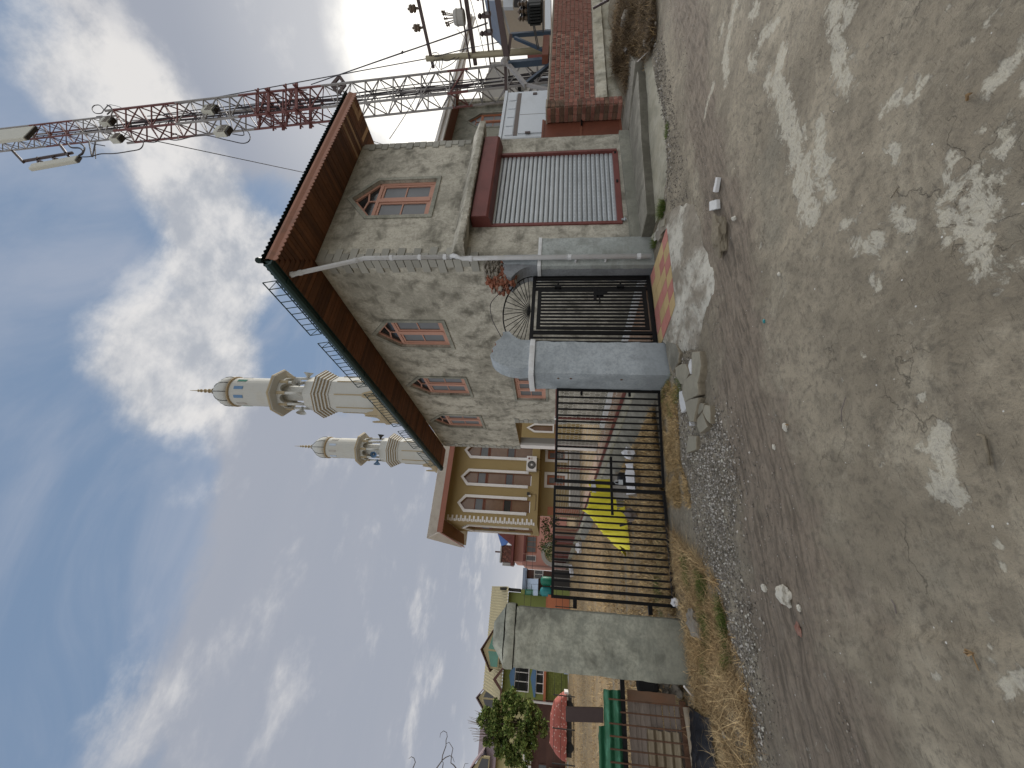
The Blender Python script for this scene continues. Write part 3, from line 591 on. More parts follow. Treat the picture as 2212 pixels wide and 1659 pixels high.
def pointed_window(m, a0, a1, z0, zs, za, parent, fr='salmon_wood', gl='glass_frost', gd='glass_dark', surround='cement_smooth'):
    c = (a0 + a1) / 2; w = .075
    if surround:
        s = MB(); o = .085; L = [(a0, z0), (a0, zs), (c, za), (a1, zs), (a1, z0)]; k = (za - zs) / (c - a0)
        O = [(a0 - o, z0 - o), (a0 - o, zs + o * .45), (c, za + o * 1.35), (a1 + o, zs + o * .45), (a1 + o, z0 - o)]
        for i in range(5):
            j = (i + 1) % 5; q = [L[i], L[j], O[j], O[i]]; s.prism(m, q, -.025, -.001)
        s.build('window_surround', surround, parent)
    f = MB(); d0, d1 = .06, .125; s_ = zs - .03
    f.mbox(m, a0, a0 + w, z0, zs, d0, d1); f.mbox(m, a1 - w, a1, z0, zs, d0, d1); f.mbox(m, a0 + w, a1 - w, z0, z0 + w, d0, d1)
    f.mbox(m, a0 + w, a1 - w, s_ - w, s_, d0 - .004, d1); f.mbar(m, (a0, zs - .01), (c, za - .03), w, d0, d1); f.mbar(m, (a1, zs - .01), (c, za - .03), w, d0, d1)
    f.mbox(m, c - w * .7, c + w * .7, z0 + w, s_ - w, d0 - .01, d1 - .002)
    # sashes with a bar across each
    for p, q in ((a0 + w, c - w * .7), (c + w * .7, a1 - w)):
        e = .05; zz0, zz1 = z0 + w, s_ - w
        f.mbox(m, p + .002, p + e, zz0, zz1, d0 + .012, d1 - .01); f.mbox(m, q - e, q - .002, zz0, zz1, d0 + .012, d1 - .01)
        f.mbox(m, p + e, q - e, zz0 + .002, zz0 + e * 1.3, d0 + .014, d1 - .012); f.mbox(m, p + e, q - e, zz1 - e, zz1 - .002, d0 + .014, d1 - .012)
        zm = (zz0 + zz1) / 2 + .02; f.mbox(m, p + e, q - e, zm - .014, zm + .014, d0 + .02, d1 - .02)
    jz = s_ + (za - s_) * .34
    f.mbox(m, c - .016, c + .016, s_, jz, d0 + .01, d1 - .012)
    f.mbar(m, (c, jz), ((a0 + c) / 2 - .02, (zs + za) / 2 - .04), .035, d0 + .012, d1 - .014); f.mbar(m, (c, jz), ((a1 + c) / 2 + .02, (zs + za) / 2 - .04), .035, d0 + .014, d1 - .016)
    fo = f.build('window_frame', fr, parent)
    D = d1 - .03
    def pane(poly, g): MB().prism(m, poly, D, D + .005).build('pane', g, fo)
    for p, q in ((a0 + w + .05, c - w * .7 - .05), (c + w * .7 + .05, a1 - w - .05)):
        zz0, zz1 = z0 + w + .06, s_ - w - .05; zm = (zz0 + zz1) / 2 + .01
        pane([(p, zz0), (q, zz0), (q, zm - .014), (p, zm - .014)], gl); pane([(p, zm + .014), (q, zm + .014), (q, zz1), (p, zz1)], gl)
    la = ((a0 + c) / 2, (zs + za) / 2); ra = ((a1 + c) / 2, (zs + za) / 2)
    pane([(a0 + w * .8, s_), (c - .016, s_), (c - .016, jz), la, (a0 + w * .8, zs + .04)], gd)
    pane([(c + .016, s_), (a1 - w * .8, s_), (a1 - w * .8, zs + .04), ra, (c + .016, jz)], gd)
    pane([(c, jz + .03), (ra[0] - .02, ra[1]), (c, za - .07), (la[0] + .02, la[1])], gd)
    MB().prism(m, pent(a0, a1, z0, zs, za), .139, .141).build('dark_room_sheet', 'glass_dark', parent)  # dark sheet closing the opening, coloured to stand for the unlit room
    return fo
pointed_window(front, *FW, H)
for a, b in SW: pointed_window(side, a, b, 4.28, 5.58, 6.06, H)
# square ground-floor window on the side
sq = MB(); m = side
for (a, b, c_, d) in ((9.62, 9.70, 1.96, 2.84), (11.02, 11.1, 1.96, 2.84), (9.70, 11.02, 1.96, 2.03), (9.70, 11.02, 2.77, 2.84), (10.1, 10.16, 2.03, 2.77), (10.56, 10.62, 2.03, 2.77)): sq.mbox(m, a, b, c_, d, .05, .12)
for a, b in ((9.70, 10.1), (10.16, 10.56), (10.62, 11.02)):
    sq.mbox(m, a, a + .05, 2.03, 2.77, .065, .11); sq.mbox(m, b - .05, b, 2.03, 2.77, .065, .11); sq.mbox(m, a + .05, b - .05, 2.03, 2.08, .065, .11); sq.mbox(m, a + .05, b - .05, 2.72, 2.77, .065, .11); sq.mbox(m, a + .05, b - .05, 2.39, 2.415, .07, .11)
sqo = sq.build('window_frame', 'salmon_wood', H)
for a, b in ((9.75, 10.05), (10.21, 10.51), (10.67, 10.97)):
    for c_, d in ((2.08, 2.39), (2.415, 2.72)): MB().mbox(m, a, b, c_, d, .09, .095).build('pane', 'glass_frost', sqo)
s = MB()
for q in ((9.54, 11.18, 1.88, 1.96), (9.54, 11.18, 2.84, 2.92)): s.mbox(m, q[0], q[1], q[2], q[3], -.025, -.001)
for q in ((9.54, 9.62, 1.96, 2.84), (11.1, 11.18, 1.96, 2.84)): s.mbox(m, q[0], q[1], q[2], q[3], -.025, -.001)
s.build('window_surround', 'cement_smooth', H); MB().mbox(m, 9.62, 11.1, 1.96, 2.84, .139, .141).build('dark_room_sheet', 'glass_dark', H)  # dark backing sheet again stands for the unlit room
# quoin blocks: proud cement blocks wrapping each corner
qm = unit_mesh('quoin', 'quoin', .02)
def quoins(cx, cy, dx, dy, z0, z1, n, parent, mesh=None, wl=.30, ws=.17, name='quoin', gap=.010):
    h = (z1 - z0) / n
    for k in range(n):
        a, b = (wl, ws) if k % 2 else (ws, wl); a += random.uniform(-.012, .012); b += random.uniform(-.012, .012); pr = .022 + random.uniform(0, .006)
        x0, x1 = sorted((cx - dx * pr, cx + dx * a)); y0, y1 = sorted((cy - dy * pr, cy + dy * b)); zz = z0 + h * (k + .5)
        inst(mesh or qm, name, parent, ((x0 + x1) / 2, (y0 + y1) / 2, zz + random.uniform(-.003, .003)), (0, 0, 0), (x1 - x0, y1 - y0, h - gap))
quoins(XW, YF, 1, 1, 3.12, 6.28, 20, H)
quoins(XR, YF, -1, 1, 3.68, 6.28, 17, H, wl=.2, ws=.13)
quoins(XW, YB, 1, -1, ZC, 6.28, 20, H)
quoins(XW, YL, 1, -1, 1.3, ZC, 11, H)
# sunshade ledge over the shop
lg = MB(); Lx = [XW + .04, 9.32]
def ledge(u, v):
    prof = [(YF - .002, 3.36), (YF - .33, 3.33), (YF - .35, 3.35), (YF - .35, 3.44), (YF - .33, 3.47), (YF - .002, 3.66)]
    x = Lx[0] + (Lx[1] - Lx[0]) * u; k = int(round(v * 5)); y, z = prof[k]
    j = .018 * nz3(x, k, 0, 9) + .012 * nz3(x, k, 3, 30)
    return (x, y + (j if 0 < k < 5 else 0), z + (j if 0 < k < 4 else 0))
lg.grid(ledge, 160, 5)
for e in (0, 160): lg.f.append(tuple(e * 6 + k for k in range(6)))
lg.build('ledge', 'cement', H)
# roller shutter
bx0, bx1, by = 6.30, 8.86, 5.04
MB().prism(lambda a, z, d: (d, a, z), [(YF - .002, 2.95), (YF - .02, 2.94), (by + .03, 2.98), (by, 3.02), (by, 3.3), (by + .02, 3.32), (YF - .002, 3.325)], bx0, bx1).build('shutter_box', 'maroon', H)
slat = MB(); pr = [(-.012, 0), (.010, .004), (.016, .02), (.018, .045), (.016, .066), (.006, .074), (-.03, .077), (-.03, .084), (.0, .087), (-.02, .094)]
for i in range(len(pr) - 1): slat.quad((-1.115, .02 - pr[i][0], pr[i][1]), (1.115, .02 - pr[i][0], pr[i][1]), (1.115, .02 - pr[i + 1][0], pr[i + 1][1]), (-1.115, .02 - pr[i + 1][0], pr[i + 1][1]))
sme = bpy.data.meshes.new('shutter_slat'); sme.from_pydata(slat.v, [], slat.f); sme.materials.append(MATS['shutter_metal'])
for k in range(26): inst(sme, 'shutter_slat', H, (7.455, YF + .03 + random.uniform(-.001, .001), .555 + .094 * k))
for x in (6.335, 8.575):
    MB().box(x - .035, x + .035, YF - .03, YF + .1, .47, 2.95).build('shutter_guide', 'maroon', H, bevel=.005)
bb = MB().box(6.37, 8.54, YF - .012, YF + .04, .45, .56).build('shutter_bottom_bar', 'maroon', H, bevel=.006)
MB().box(8.46, 8.52, YF - .02, YF - .012, .485, .53).build('lock_plate', 'black_metal', bb); MB().box(7.5, 7.58, YF - .022, YF - .012, .49, .53).build('lock_plate', 'black_metal', bb)
MB().box(6.36, 6.40, YF - .05, YF - .03, .40, .49).tube([(6.42, YF - .05, .43), (6.37, YF - .06, .43), (6.33, YF - .05, .44)], .012).build('padlock', 'galv', bb)
# soffit boards
bd = unit_mesh('soffit_board', 'soffit_wood'); bdp = unit_mesh('soffit_board_pale', 'soffit_pale')
EX0, EY0, EX1 = 4.66, 4.50, 9.84; ZS = 6.34
x = EX0 + .8
k = 0
while x < XR + .02:
    inst(bd if not (x > 8.5 and k % 3 == 0) else bdp, 'soffit_board', H, (x + .047, (EY0 + YF) / 2, ZS + random.uniform(-.004, .004)), (0, random.uniform(-.02, .02), 0), (.09, YF - EY0, .014)); x += .098; k += 1
y = YF; k = 0
while y < YB:
    inst(bd, 'soffit_board', H, ((EX0 + XW) / 2, y + .047, ZS + random.uniform(-.003, .003)), (random.uniform(-.02, .02), 0, 0), (XW - EX0, .09, .014)); y += .098
# mitred corner boards: tapering boards on both sides of the hip line
for k in range(8):
    t = (k + .5) / 8; x = EX0 + .8 * t
    inst(bd, 'soffit_board', H, (x, EY0 + (.8 * t) / 2, ZS + .001), (0, 0, 0), (.09, .8 * t, .014))
    y = EY0 + .8 * t; inst(bd, 'soffit_board', H, (EX0 + .8 * t / 2, y, ZS - .002), (0, 0, 0), (.8 * t, .09, .014))
for k in range(7):
    t = (k + .5) / 7; x = EX1 - .66 * t; inst(bdp if k in (2, 3) else bd, 'soffit_board', H, (x, EY0 + .8 * t / 2, ZS), (0, 0, 0), (.085, .8 * t, .014))
y = EY0 + .05
while y < 6.6:
    w = min(.66, .66 * (y - EY0) / .8 + .04) if y < YF else .66
    inst(bd if int(y * 10) % 4 else bdp, 'soffit_board', H, (EX1 - w / 2, y, ZS + .003), (0, 0, 0), (w, .09, .014)); y += .098
MB().box(EX0, EX1, EY0, 6.6, ZS + .02, ZS + .03).build('soffit_backing', 'brown_wood', H)
MB().box(EX0, XW, 6.6, YB + .6, ZS + .02, ZS + .03).build('soffit_backing', 'brown_wood', H)
# fascia on the street side: moulded board with a scalloped valance
fa = MB(); prof = [(4.50, 6.50), (4.475, 6.50), (4.455, 6.47), (4.455, 6.43), (4.47, 6.40), (4.485, 6.37), (4.487, 6.355)]
def fas(u, v): k = int(round(v * 6)); y, z = prof[k]; return (EX0 + (EX1 - EX0) * u, y, z)
fa.grid(fas, 40, 6).build('fascia', 'fascia_pink', H)
sc_ = MB(); nsc = 52; w = (EX1 - EX0) / nsc
for k in range(nsc):
    x0 = EX0 + k * w; pts = [(x0, 6.36), (x0 + w, 6.36)] + [(x0 + w * (1 - t / 6), 6.325 - .045 * math.sin(math.pi * t / 6) ** .7) for t in range(7)]
    sc_.prism(lambda a, z, d: (a, 4.486 + d, z), pts, 0, .012)
sc_.build('valance', 'fascia_pink', H)
# gutter and fascia on the left side
gpro = [(EX0 - .01, 6.36), (EX0 - .01, 6.35), (EX0 - .10, 6.35), (EX0 - .13, 6.40), (EX0 - .13, 6.46), (EX0 - .11, 6.46), (EX0 - .11, 6.41), (EX0 - .02, 6.37)]
MB().prism(lambda a, z, d: (a, d, z), gpro, EY0 - .03, YB + .62).build('gutter', 'green_metal', H)
MB().box(EX0 - .012, EX0, EY0, YB + .6, 6.33, 6.52).build('side_fascia', 'green_metal', H)
for y in np.arange(4.9, YB + .5, 1.1): MB().box(EX0 - .14, EX0 - .01, y, y + .03, 6.335, 6.35).build('gutter_bracket', 'green_metal', H)
# corrugated hip roof
RX0, RX1, RY0, RY1, RZ = EX0 - .06, EX1 + .05, EY0 - .07, YB + .65, 6.535
sl_ = math.tan(math.radians(24)); hw = (RX1 - RX0) / 2
rf = MB(); n = 330
def rfront(u, v):
    x = RX0 + (RX1 - RX0) * u; run = min(x - RX0, RX1 - x); t = run * v; return (x, RY0 + t, RZ + t * sl_ + .022 * math.sin(u * n / 6 * 2 * math.pi))
rf.grid(rfront, n, 1)
def rside(u, v):
    y = RY0 + (RY1 - RY0) * u; run = min(hw, y - RY0); t = run * v; return (RX0 + t, y, RZ + t * sl_ + .02 * math.sin((RY1 - RY0) / .1 * u * 2 * math.pi))
rf.grid(rside, 480, 1)
rf.grid(lambda u, v: (RX1 - min(hw, (RY1 - RY0) * u) * v, RY0 + (RY1 - RY0) * u, RZ + min(hw, (RY1 - RY0) * u) * v * sl_ + .002), 120, 1)
rf.build('roof', 'roof_green', H, fix=False)
MB().tube([(RX0, RY0, RZ + .03), (RX0 + hw, RY0 + hw, RZ + hw * sl_ + .04)], .05, 8).build('ridge_cap', 'roof_green', H)
for (a, b) in ((4.95, 6.55), (6.85, 8.9), (9.3, 11.6), (12.0, 13.7), (14.1, 15.9)):
    g = MB(); x0, z0 = RX0 + .04, RZ + .03; x1, z1 = x0 - .05, z0 + .27
    for (xx, z_) in ((x1, z1), (x0 + (x1 - x0) * .15, z0 + .04)): g.bar((xx, a, z_), (xx, b, z_), .016)
    n_ = int((b - a) / .17)
    for k in range(n_ + 1): yy = a + (b - a) * k / n_; g.bar((x0, yy, z0), (x1, yy, z1), .012)
    for k in (0, n_ - 1): g.bar((x0, a + (b - a) * k / n_, z0), (x1, a + (b - a) * (k + 1) / n_, z1), .012)
    g.build('snow_guard', 'green_metal', H)
# rain pipe
p0 = P(622, 593, 2, 6.36); p1 = (5.47, 5.235, 5.27)
pts = [(p0[0], p0[1], 6.40), (p0[0] + .02, p0[1] + .02, 6.3), (5.36, 5.20, 5.42), (5.44, 5.225, 5.28), (5.445, 5.225, 3.62)]
pipe = MB().tube(pts, .042, 12).tube([(5.445, 5.225, 3.64), (5.44, 5.16, 3.56), (5.43, 4.96, 3.50), (5.41, 4.92, 3.44), (5.33, 5.10, 3.30)], .042, 12)
pipe = MB().tube(pts, .042, 12).tube([(5.445, 5.225, 3.62), (5.44, 5.19, 3.55), (5.34, 5.13, 3.46), (5.30, 5.125, 3.36), (5.29, 5.125, .08)], .042, 12)
po = pipe.build('rain_pipe', 'white_pvc', H, smooth=True)
def collar(c, d=(0, 0, 1), L=.06, r=.05): c = Vector(c); d = Vector(d).normalized(); MB().tube([c - d * L / 2, c + d * L / 2], r, 12).build('pipe_collar', 'white_pvc', po)
for z in (4.75, 4.2, 3.72): collar((5.445, 5.225, z))
for z in (3.2, 1.45, .28): collar((5.29, 5.125, z))
collar(pts[1], Vector(pts[2]) - Vector(pts[1])); collar(pts[2], Vector(pts[2]) - Vector(pts[1])); collar(Vector(pts[1]).lerp(Vector(pts[2]), .12), Vector(pts[2]) - Vector(pts[1]))
cl = MB().box(5.235, 5.345, 5.15, 5.2, .82, .85).box(5.235, 5.345, 5.15, 5.2, 1.33, 1.36); cl.build('pipe_clip', 'white_pvc', po)
# plinth and shop step
st = MB(); top = [(5.84, 4.72), (7.64, 4.50), (9.14, 4.18), (9.32, 4.18), (9.32, 5.3), (5.84, 5.3)]
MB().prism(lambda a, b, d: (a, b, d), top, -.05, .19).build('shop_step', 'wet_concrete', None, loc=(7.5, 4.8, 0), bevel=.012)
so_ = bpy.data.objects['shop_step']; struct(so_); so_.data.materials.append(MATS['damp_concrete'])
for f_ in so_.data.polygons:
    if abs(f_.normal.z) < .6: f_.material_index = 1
MB().prism(lambda a, z, d: (a, d, z), [(5.86, .19), (XR, .19), (XR, .40), (5.86, .36)], 5.22, YF - .003).build('plinth', 'cement_smooth', H)
# ================================================================ GATE PILLARS
GPx0, GPx1, GPy0, GPy1 = 3.0, 3.58, 5.2, 5.72
GP = thing('grey_gate_pillar', 'blue-grey painted pillar between small gate and big gate, with broken arch stub on top', 'gate pillar', (3.29, 5.46, 0))
roughbox(MB(), GPx0, GPx1, GPy0, GPy1, -.05, 1.97, .05, .007).build('pillar_shaft', 'grey_paint', GP, smooth=True, fix=False)
roughbox(MB(), GPx0 - .035, GPx1 + .03, GPy0 - .03, GPy1 + .03, 1.968, 2.052, .03, .006, 3).build('white_band', 'white_band', GP, smooth=True, fix=False)
def archpt(t, rx=.79, rz=.47, cx=4.375, cz=2.10): return (cx + rx * math.cos(t), cz + rz * math.sin(t))
# stub: outer swell on the left, broken edge above the arch opening
outer = [(3.10, 2.05), (3.08, 2.2), (3.1, 2.36), (3.15, 2.5), (3.22, 2.6), (3.30, 2.66)]
brk = [(3.34, 2.65), (3.37, 2.62), (3.44, 2.64), (3.5, 2.58), (3.56, 2.60), (3.62, 2.53), (3.69, 2.49), (3.75, 2.5), (3.76, 2.42)]
inner = [archpt(math.pi - a) for a in (.68, .5, .34, .18)] + [(3.6, 2.05)]
poly = outer + brk + inner
a3m = lambda a, z, d: (a, 5.2 + d, z)
stub = MB().prism(a3m, poly, 0.004, .33).build('broken_arch_stub', 'grey_paint', GP)
be = MB()
for i, (a, b) in enumerate(brk[:-1]): lump(be, (a, 5.32, b - .012), (.035, .1, .03), i * 3.1, 1, .5)
be.build('exposed_brick', 'brick_raw', GP)
for z in (1.63 - .03, 1.63 - .22, .66): lump(MB(), (3.0, 5.35, z), (.012, .02, .022), z, 1).build('paint_chip', 'brick_dark', GP)
# right stub pillar with band, arch shoulder and bare brick
RP = thing('grey_wall_pillar', 'blue-grey painted pillar against the house wall behind the white rain pipe, broken brick above', 'gate pillar', (5.4, 5.25, 0))
roughbox(MB(), 5.17, 5.86, 5.2, 5.298, -.05, 1.95, .05, .005, 9).build('pillar_front', 'grey_paint_faded', RP, smooth=True, fix=False)
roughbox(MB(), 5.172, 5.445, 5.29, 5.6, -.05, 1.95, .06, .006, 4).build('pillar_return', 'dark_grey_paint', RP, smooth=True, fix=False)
roughbox(MB(), 5.15, 5.87, 5.185, 5.60, 1.948, 2.012, .04, .005, 5).build('white_band', 'white_band', RP, smooth=True, fix=False)
ro = [(5.17, 2.012)] + [archpt(a) for a in (0.1, .22, .36, .5, .66, .84)] + [(4.92, 2.52), (5.0, 2.56), (5.06, 2.6), (5.14, 2.58), (5.2, 2.62), (5.3, 2.6), (5.44, 2.55), (5.44, 2.012)]
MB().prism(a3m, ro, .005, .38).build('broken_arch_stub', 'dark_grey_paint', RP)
MB().prism(a3m, [(5.2, 2.02), (5.44, 2.02), (5.44, 2.62), (5.3, 2.64), (5.22, 2.6)], -.004, .003).build('pillar_upper_face', 'grey_paint', RP)
rr = random.Random(5); be = MB(); gr = MB(); n_ = 0
bpoly = [(5.40, 3.0), (5.12, 2.98), (4.82, 2.86), (4.70, 2.72), (4.63, 2.50), (4.74, 2.44), (4.9, 2.4), (5.08, 2.36), (5.3, 2.5), (5.42, 2.7)]
while n_ < 210:
    a = rr.uniform(4.6, 5.43); b = rr.uniform(2.35, 3.0)
    c_ = False
    for i in range(len(bpoly)):
        (x1, y1), (x2, y2) = bpoly[i], bpoly[(i + 1) % len(bpoly)]
        if (y1 > b) != (y2 > b) and a < (x2 - x1) * (b - y1) / (y2 - y1) + x1: c_ = not c_
    if not c_: continue
    n_ += 1; grey = (a > 5.0 and b > 2.68) or rr.random() < .15
    lump(gr if grey else be, (a, 5.31 + rr.uniform(-.025, .05), b), (rr.uniform(.035, .065), .05, rr.uniform(.022, .04)), n_ * 1.7, 2, .55)
be.build('exposed_brick', 'brick_raw', RP, fix=False); gr.build('broken_mortar', 'rubble', RP, fix=False)
# ================================================================ SMALL GATE
SG = thing('small_iron_gate', 'narrow black iron gate with half-round fan of spokes above, between two grey pillars', 'gate', (4.37, 5.46, .05))
gy = 5.46; BK = 'black_metal'
gx0, gx1 = 3.6, 5.155
fr_ = MB().box(gx0, gx1, gy - .025, gy + .025, 2.03, 2.09)
fr_.box(gx0, gx1, gy - .02, gy + .02, .05, .11).box(gx0, gx0 + .04, gy - .02, gy + .02, .11, 2.03).box(gx1 - .04, gx1, gy - .02, gy + .02, .11, 2.03)
fr_.box(3.90, 3.955, gy - .022, gy + .022, .11, 2.03).box(4.845, 4.90, gy - .022, gy + .022, .11, 2.03)
fr_.build('gate_frame', BK, SG)
arc = [(archpt(math.pi * k / 28)[0], gy, archpt(math.pi * k / 28)[1]) for k in range(29)]
MB().tube(arc, .013, 6).build('fan_arc', BK, SG)
for k in range(1, 17): a = math.pi * k / 17; q = archpt(a); MB().tube([(4.375, gy, 2.10), (q[0], gy, q[1])], .0065, 5).build('fan_spoke', BK, SG)
def vb(parent, x, y, z0, z1, w=.018, nm='bar'): return MB().box(x - w / 2, x + w / 2, y - w / 2, y + w / 2, z0, z1).build(nm, BK, parent)
for x in (3.68, 3.75, 3.825, 4.955, 5.02, 5.08): vb(SG, x, gy, .11, 2.03, .024)
door = MB().box(3.965, 4.835, gy - .05, gy - .028, 1.92, 1.985).box(3.965, 4.835, gy - .05, gy - .028, .15, .215).box(3.965, 4.02, gy - .05, gy - .028, .215, 1.92).box(4.775, 4.835, gy - .05, gy - .028, .215, 1.92)
dr = door.build('door_frame', BK, SG)
for k in range(10): vb(SG, 4.02 + .755 * (k + .75) / 10.5, gy - .04, .215, 1.92, .026)
MB().box(4.56, 4.83, gy - .075, gy - .05, .98, 1.03).box(4.66, 4.75, gy - .085, gy - .052, .86, .985).tube([(4.50, gy - .07, .93), (4.8, gy - .07, .93)], .012).box(4.68, 4.72, gy - .095, gy - .07, .80, .88).build('bolt', BK, dr)
for z in (.55, 1.62): MB().box(4.80, 4.98, gy - .06, gy - .03, z, z + .03).box(4.84, 4.9, gy - .08, gy - .03, z - .04, z + .08).build('hinge', BK, dr)
wire = [P(1063, 770, 1, 5.3), P(1075, 760, 1, 5.3), P(1062, 745, 1, 5.3)]
zz6 = Z(1800, 950, 2.074)
wp = [P(*zz6(*q), 1, 5.27) for q in ((365, 790), (310, 690), (285, 630), (270, 545), (285, 490), (340, 430), (400, 380), (440, 335))]
tag(MB().tube(smooth(wp), .006, 6).build('loose_cable', 'cable', None, smooth=True), 'thin black cable looping above the fan of the small gate', 'cable')
# ================================================================ BIG GATE LEAVES
def leaf(a, b, zb, zt, n, label, hinge_left, post_in):
    a = Vector((*a, 0)); b = Vector((*b, 0)); d = (b - a).normalized(); nrm = Vector((d.y, -d.x, 0))
    T = thing('gate_leaf', label, 'gate', (a.x, a.y, 0), 'double gate leaves'); L = (b - a).length
    def bx(s0, s1, z0, z1, t=.035, nm='frame_bar', off=0, lean=0):
        p = a + d * s0; q = a + d * s1; h = nrm * t / 2; o = nrm * off
        return MB().hexa([p - h + o + Vector((0, 0, z0)), q - h + o + Vector((0, 0, z0)), q + h + o + Vector((0, 0, z0)), p + h + o + Vector((0, 0, z0)), p - h + o + Vector((0, 0, z1)), q - h + o + Vector((0, 0, z1)), q + h + o + Vector((0, 0, z1)), p + h + o + Vector((0, 0, z1))]).build(nm, BK, T)
    bx(0, L, zt - .035, zt); bx(0, L, zb, zb + .035); bx(0, .04, zb + .035, zt - .035); bx(L - .05, L, zb + .035, zt - .035, .05)
    for k in range(n):
        s = .04 + (L - .09) * (k + 1) / (n + 1); bx(s - .0125, s + .0125, zb + .035, zt - .035, .025, 'bar')
    return T, a, d, nrm, L, bx
R1 = leaf((3.0, 5.68), (1.58, 6.0), .03, 1.62, 13, 'right leaf of the black barred double gate, hinged on the grey painted pillar', 0, 0)
L1 = leaf((.05, 6.08), (1.53, 6.0), .03, 1.63, 15, 'left leaf of the black barred double gate, hinged beside the mossy cement pillar', 0, 0)
T, a, d, nrm, L, bx = R1
for z in (1.21, .47): bx(-.03, .1, z, z + .035, .03, 'hinge', .02)
bx(L - .42, L + .03, .765, .80, .03, 'bolt', .04)
T, a, d, nrm, L, bx = L1
for z in (1.29, .33): bx(-.1, .03, z, z + .05, .05, 'hinge', .02)
bx(L - .38, L + .02, .775, .81, .03, 'bolt', .04)
hp = MB().bar((-.055, 5.99, 0), (.0, 5.99, 1.66), .045); 
bx(.10, .135, .03, 1.6, .03, 'bar', 0)
pd = P(*Z(2150, 1500, 2.552)(735, 1020), 1, 5.95)
pm = MB().box(pd[0] - .035, pd[0] + .035, 5.93, 5.955, pd[2] - .05, pd[2] + .01)
pm.tube([(pd[0] - .024, 5.943, pd[2] + .01), (pd[0] - .024, 5.943, pd[2] + .05), (pd[0], 5.943, pd[2] + .07), (pd[0] + .024, 5.943, pd[2] + .05), (pd[0] + .024, 5.943, pd[2] + .01)], .006)
tag(pm.build('padlock', 'galv', None), 'small steel padlock hanging where the two gate leaves meet', 'padlock')
# ================================================================ LEFT CEMENT PILLAR
LP = thing('cement_pillar', 'bare mossy cement pillar with a low pyramid cap left of the big gate', 'gate pillar', (-.4, 6.0, 0))
roughbox(MB(), -.735, -.07, 5.85, 6.18, -.05, 2.07, .045, .009, 21).build('pillar_shaft', 'cement_pillar', LP, smooth=True, fix=False)
roughbox(MB(), -.755, -.045, 5.83, 6.2, 2.075, 2.2, .04, .01, 22).build('cap_slab', 'cement_pillar', LP, smooth=True, fix=False)
cap = MB()
def capf(u, v):
    x = -.74 + .68 * u; y = 5.845 + .34 * v; k = min(1, min(u, 1 - u) * 3.2) * min(1, min(v, 1 - v) * 2.8 + .12)
    return (x, y, 2.195 + .15 * k + .012 * nz3(x, y, 1, 9))
cap.grid(capf, 22, 14).build('cap_top', 'cement_pillar', LP, smooth=True, fix=False)
# ================================================================ THRESHOLD TILES AND ROUGH APRON
c00, c10, c11, c01 = Vector((5.02, 4.31, 0)), Vector((3.66, 4.44, 0)), Vector((3.60, 5.40, 0)), Vector((5.10, 5.40, 0))
TP = bpy.data.objects.new('tiled_threshold', None); C.objects.link(TP); TP.location = (4.35, 4.9, 0); TP['kind'] = 'structure'; ORG[TP.name] = Vector((4.35, 4.9, 0))
zt = .05
MB().prism(lambda a, b, d: (a, b, d), [tuple(c00[:2]), tuple(c01[:2]), tuple(c11[:2]), tuple(c10[:2])], -.04, zt - .012).build('tile_bed', 'rough_concrete', TP)
cols = ["YYRRYY", "RYYRYY", "YRRYYR", "YYRYRR"]   # from the street edge inwards
rowc = [["R", "Y", "R", "Y", "R", "Y"], ["Y", "R", "Y", "R", "Y", "R"], ["Y", "Y", "Y", "R", "Y", "R"], ["R", "Y", "Y", "R", "R", "Y"], ["Y", "Y", "R", "Y", "R", "Y"]]
nu, nv = 6, 4
for i in range(nu):
    for j in range(nv):
        u0, u1, v0, v1 = i / nu, (i + 1) / nu, j / nv, (j + 1) / nv; g = .004
        def bl(u, v): return c00 * (1 - u) * (1 - v) + c10 * u * (1 - v) + c11 * u * v + c01 * (1 - u) * v
        q = [bl(u0, v0), bl(u1, v0), bl(u1, v1), bl(u0, v1)]; cen = sum(q, Vector()) / 4; q = [cen + (p - cen) * .962 for p in q]
        h = random.uniform(-.0015, .0015)
        MB().hexa([(p.x, p.y, zt - .015) for p in q] + [(p.x, p.y, zt + h) for p in q]).build('tile', 'tile_red' if rowc[j][i] == 'R' else 'tile_yellow', TP)
# rough concrete lip falling from the tiles to the road
ap_out = [P(*Z(2500, 700, 2.37)(*q), 2, 0)[:2] for q in ((300, 330), (420, 240), (520, 240), (590, 420), (620, 640), (700, 900), (715, 1080), (640, 1250), (600, 1420), (570, 1600), (400, 1640))]
ap_in = [(5.75, 5.15), (5.45, 4.95), (5.02, 4.31), (4.8, 4.33), (4.5, 4.36), (4.2, 4.38), (3.9, 4.41), (3.66, 4.44), (3.62, 4.7), (3.60, 4.95), (3.58, 5.18)]
def lerpl(L, u):
    s = u * (len(L) - 1); k = min(int(s), len(L) - 2); t = s - k; return (L[k][0] * (1 - t) + L[k + 1][0] * t, L[k][1] * (1 - t) + L[k + 1][1] * t)
def apr(u, v):
    a = lerpl(ap_in, u); b = lerpl(ap_out, u); x = a[0] * (1 - v) + b[0] * v; y = a[1] * (1 - v) + b[1] * v
    w = math.sin(v * math.pi); x += .05 * nz3(x, y, 0, 5) * w + .03 * nz3(x, y, 1, 14) * v; y += .07 * nz3(x, y, 4, 4) * v
    z = .045 * (1 - v) + gz(x, y) * v - .012 * (v > .985) + w * (.02 * nz3(x, y, 2, 4) + .014 * nz3(x, y, 5, 13) + .007 * nz3(x, y, 7, 32) + .012)
    return (x, y, z)
struct(MB().grid(apr, 150, 46).build('rough_concrete_apron', 'rough_concrete', None, smooth=True, fix=False, loc=(4.4, 4.2, 0)))
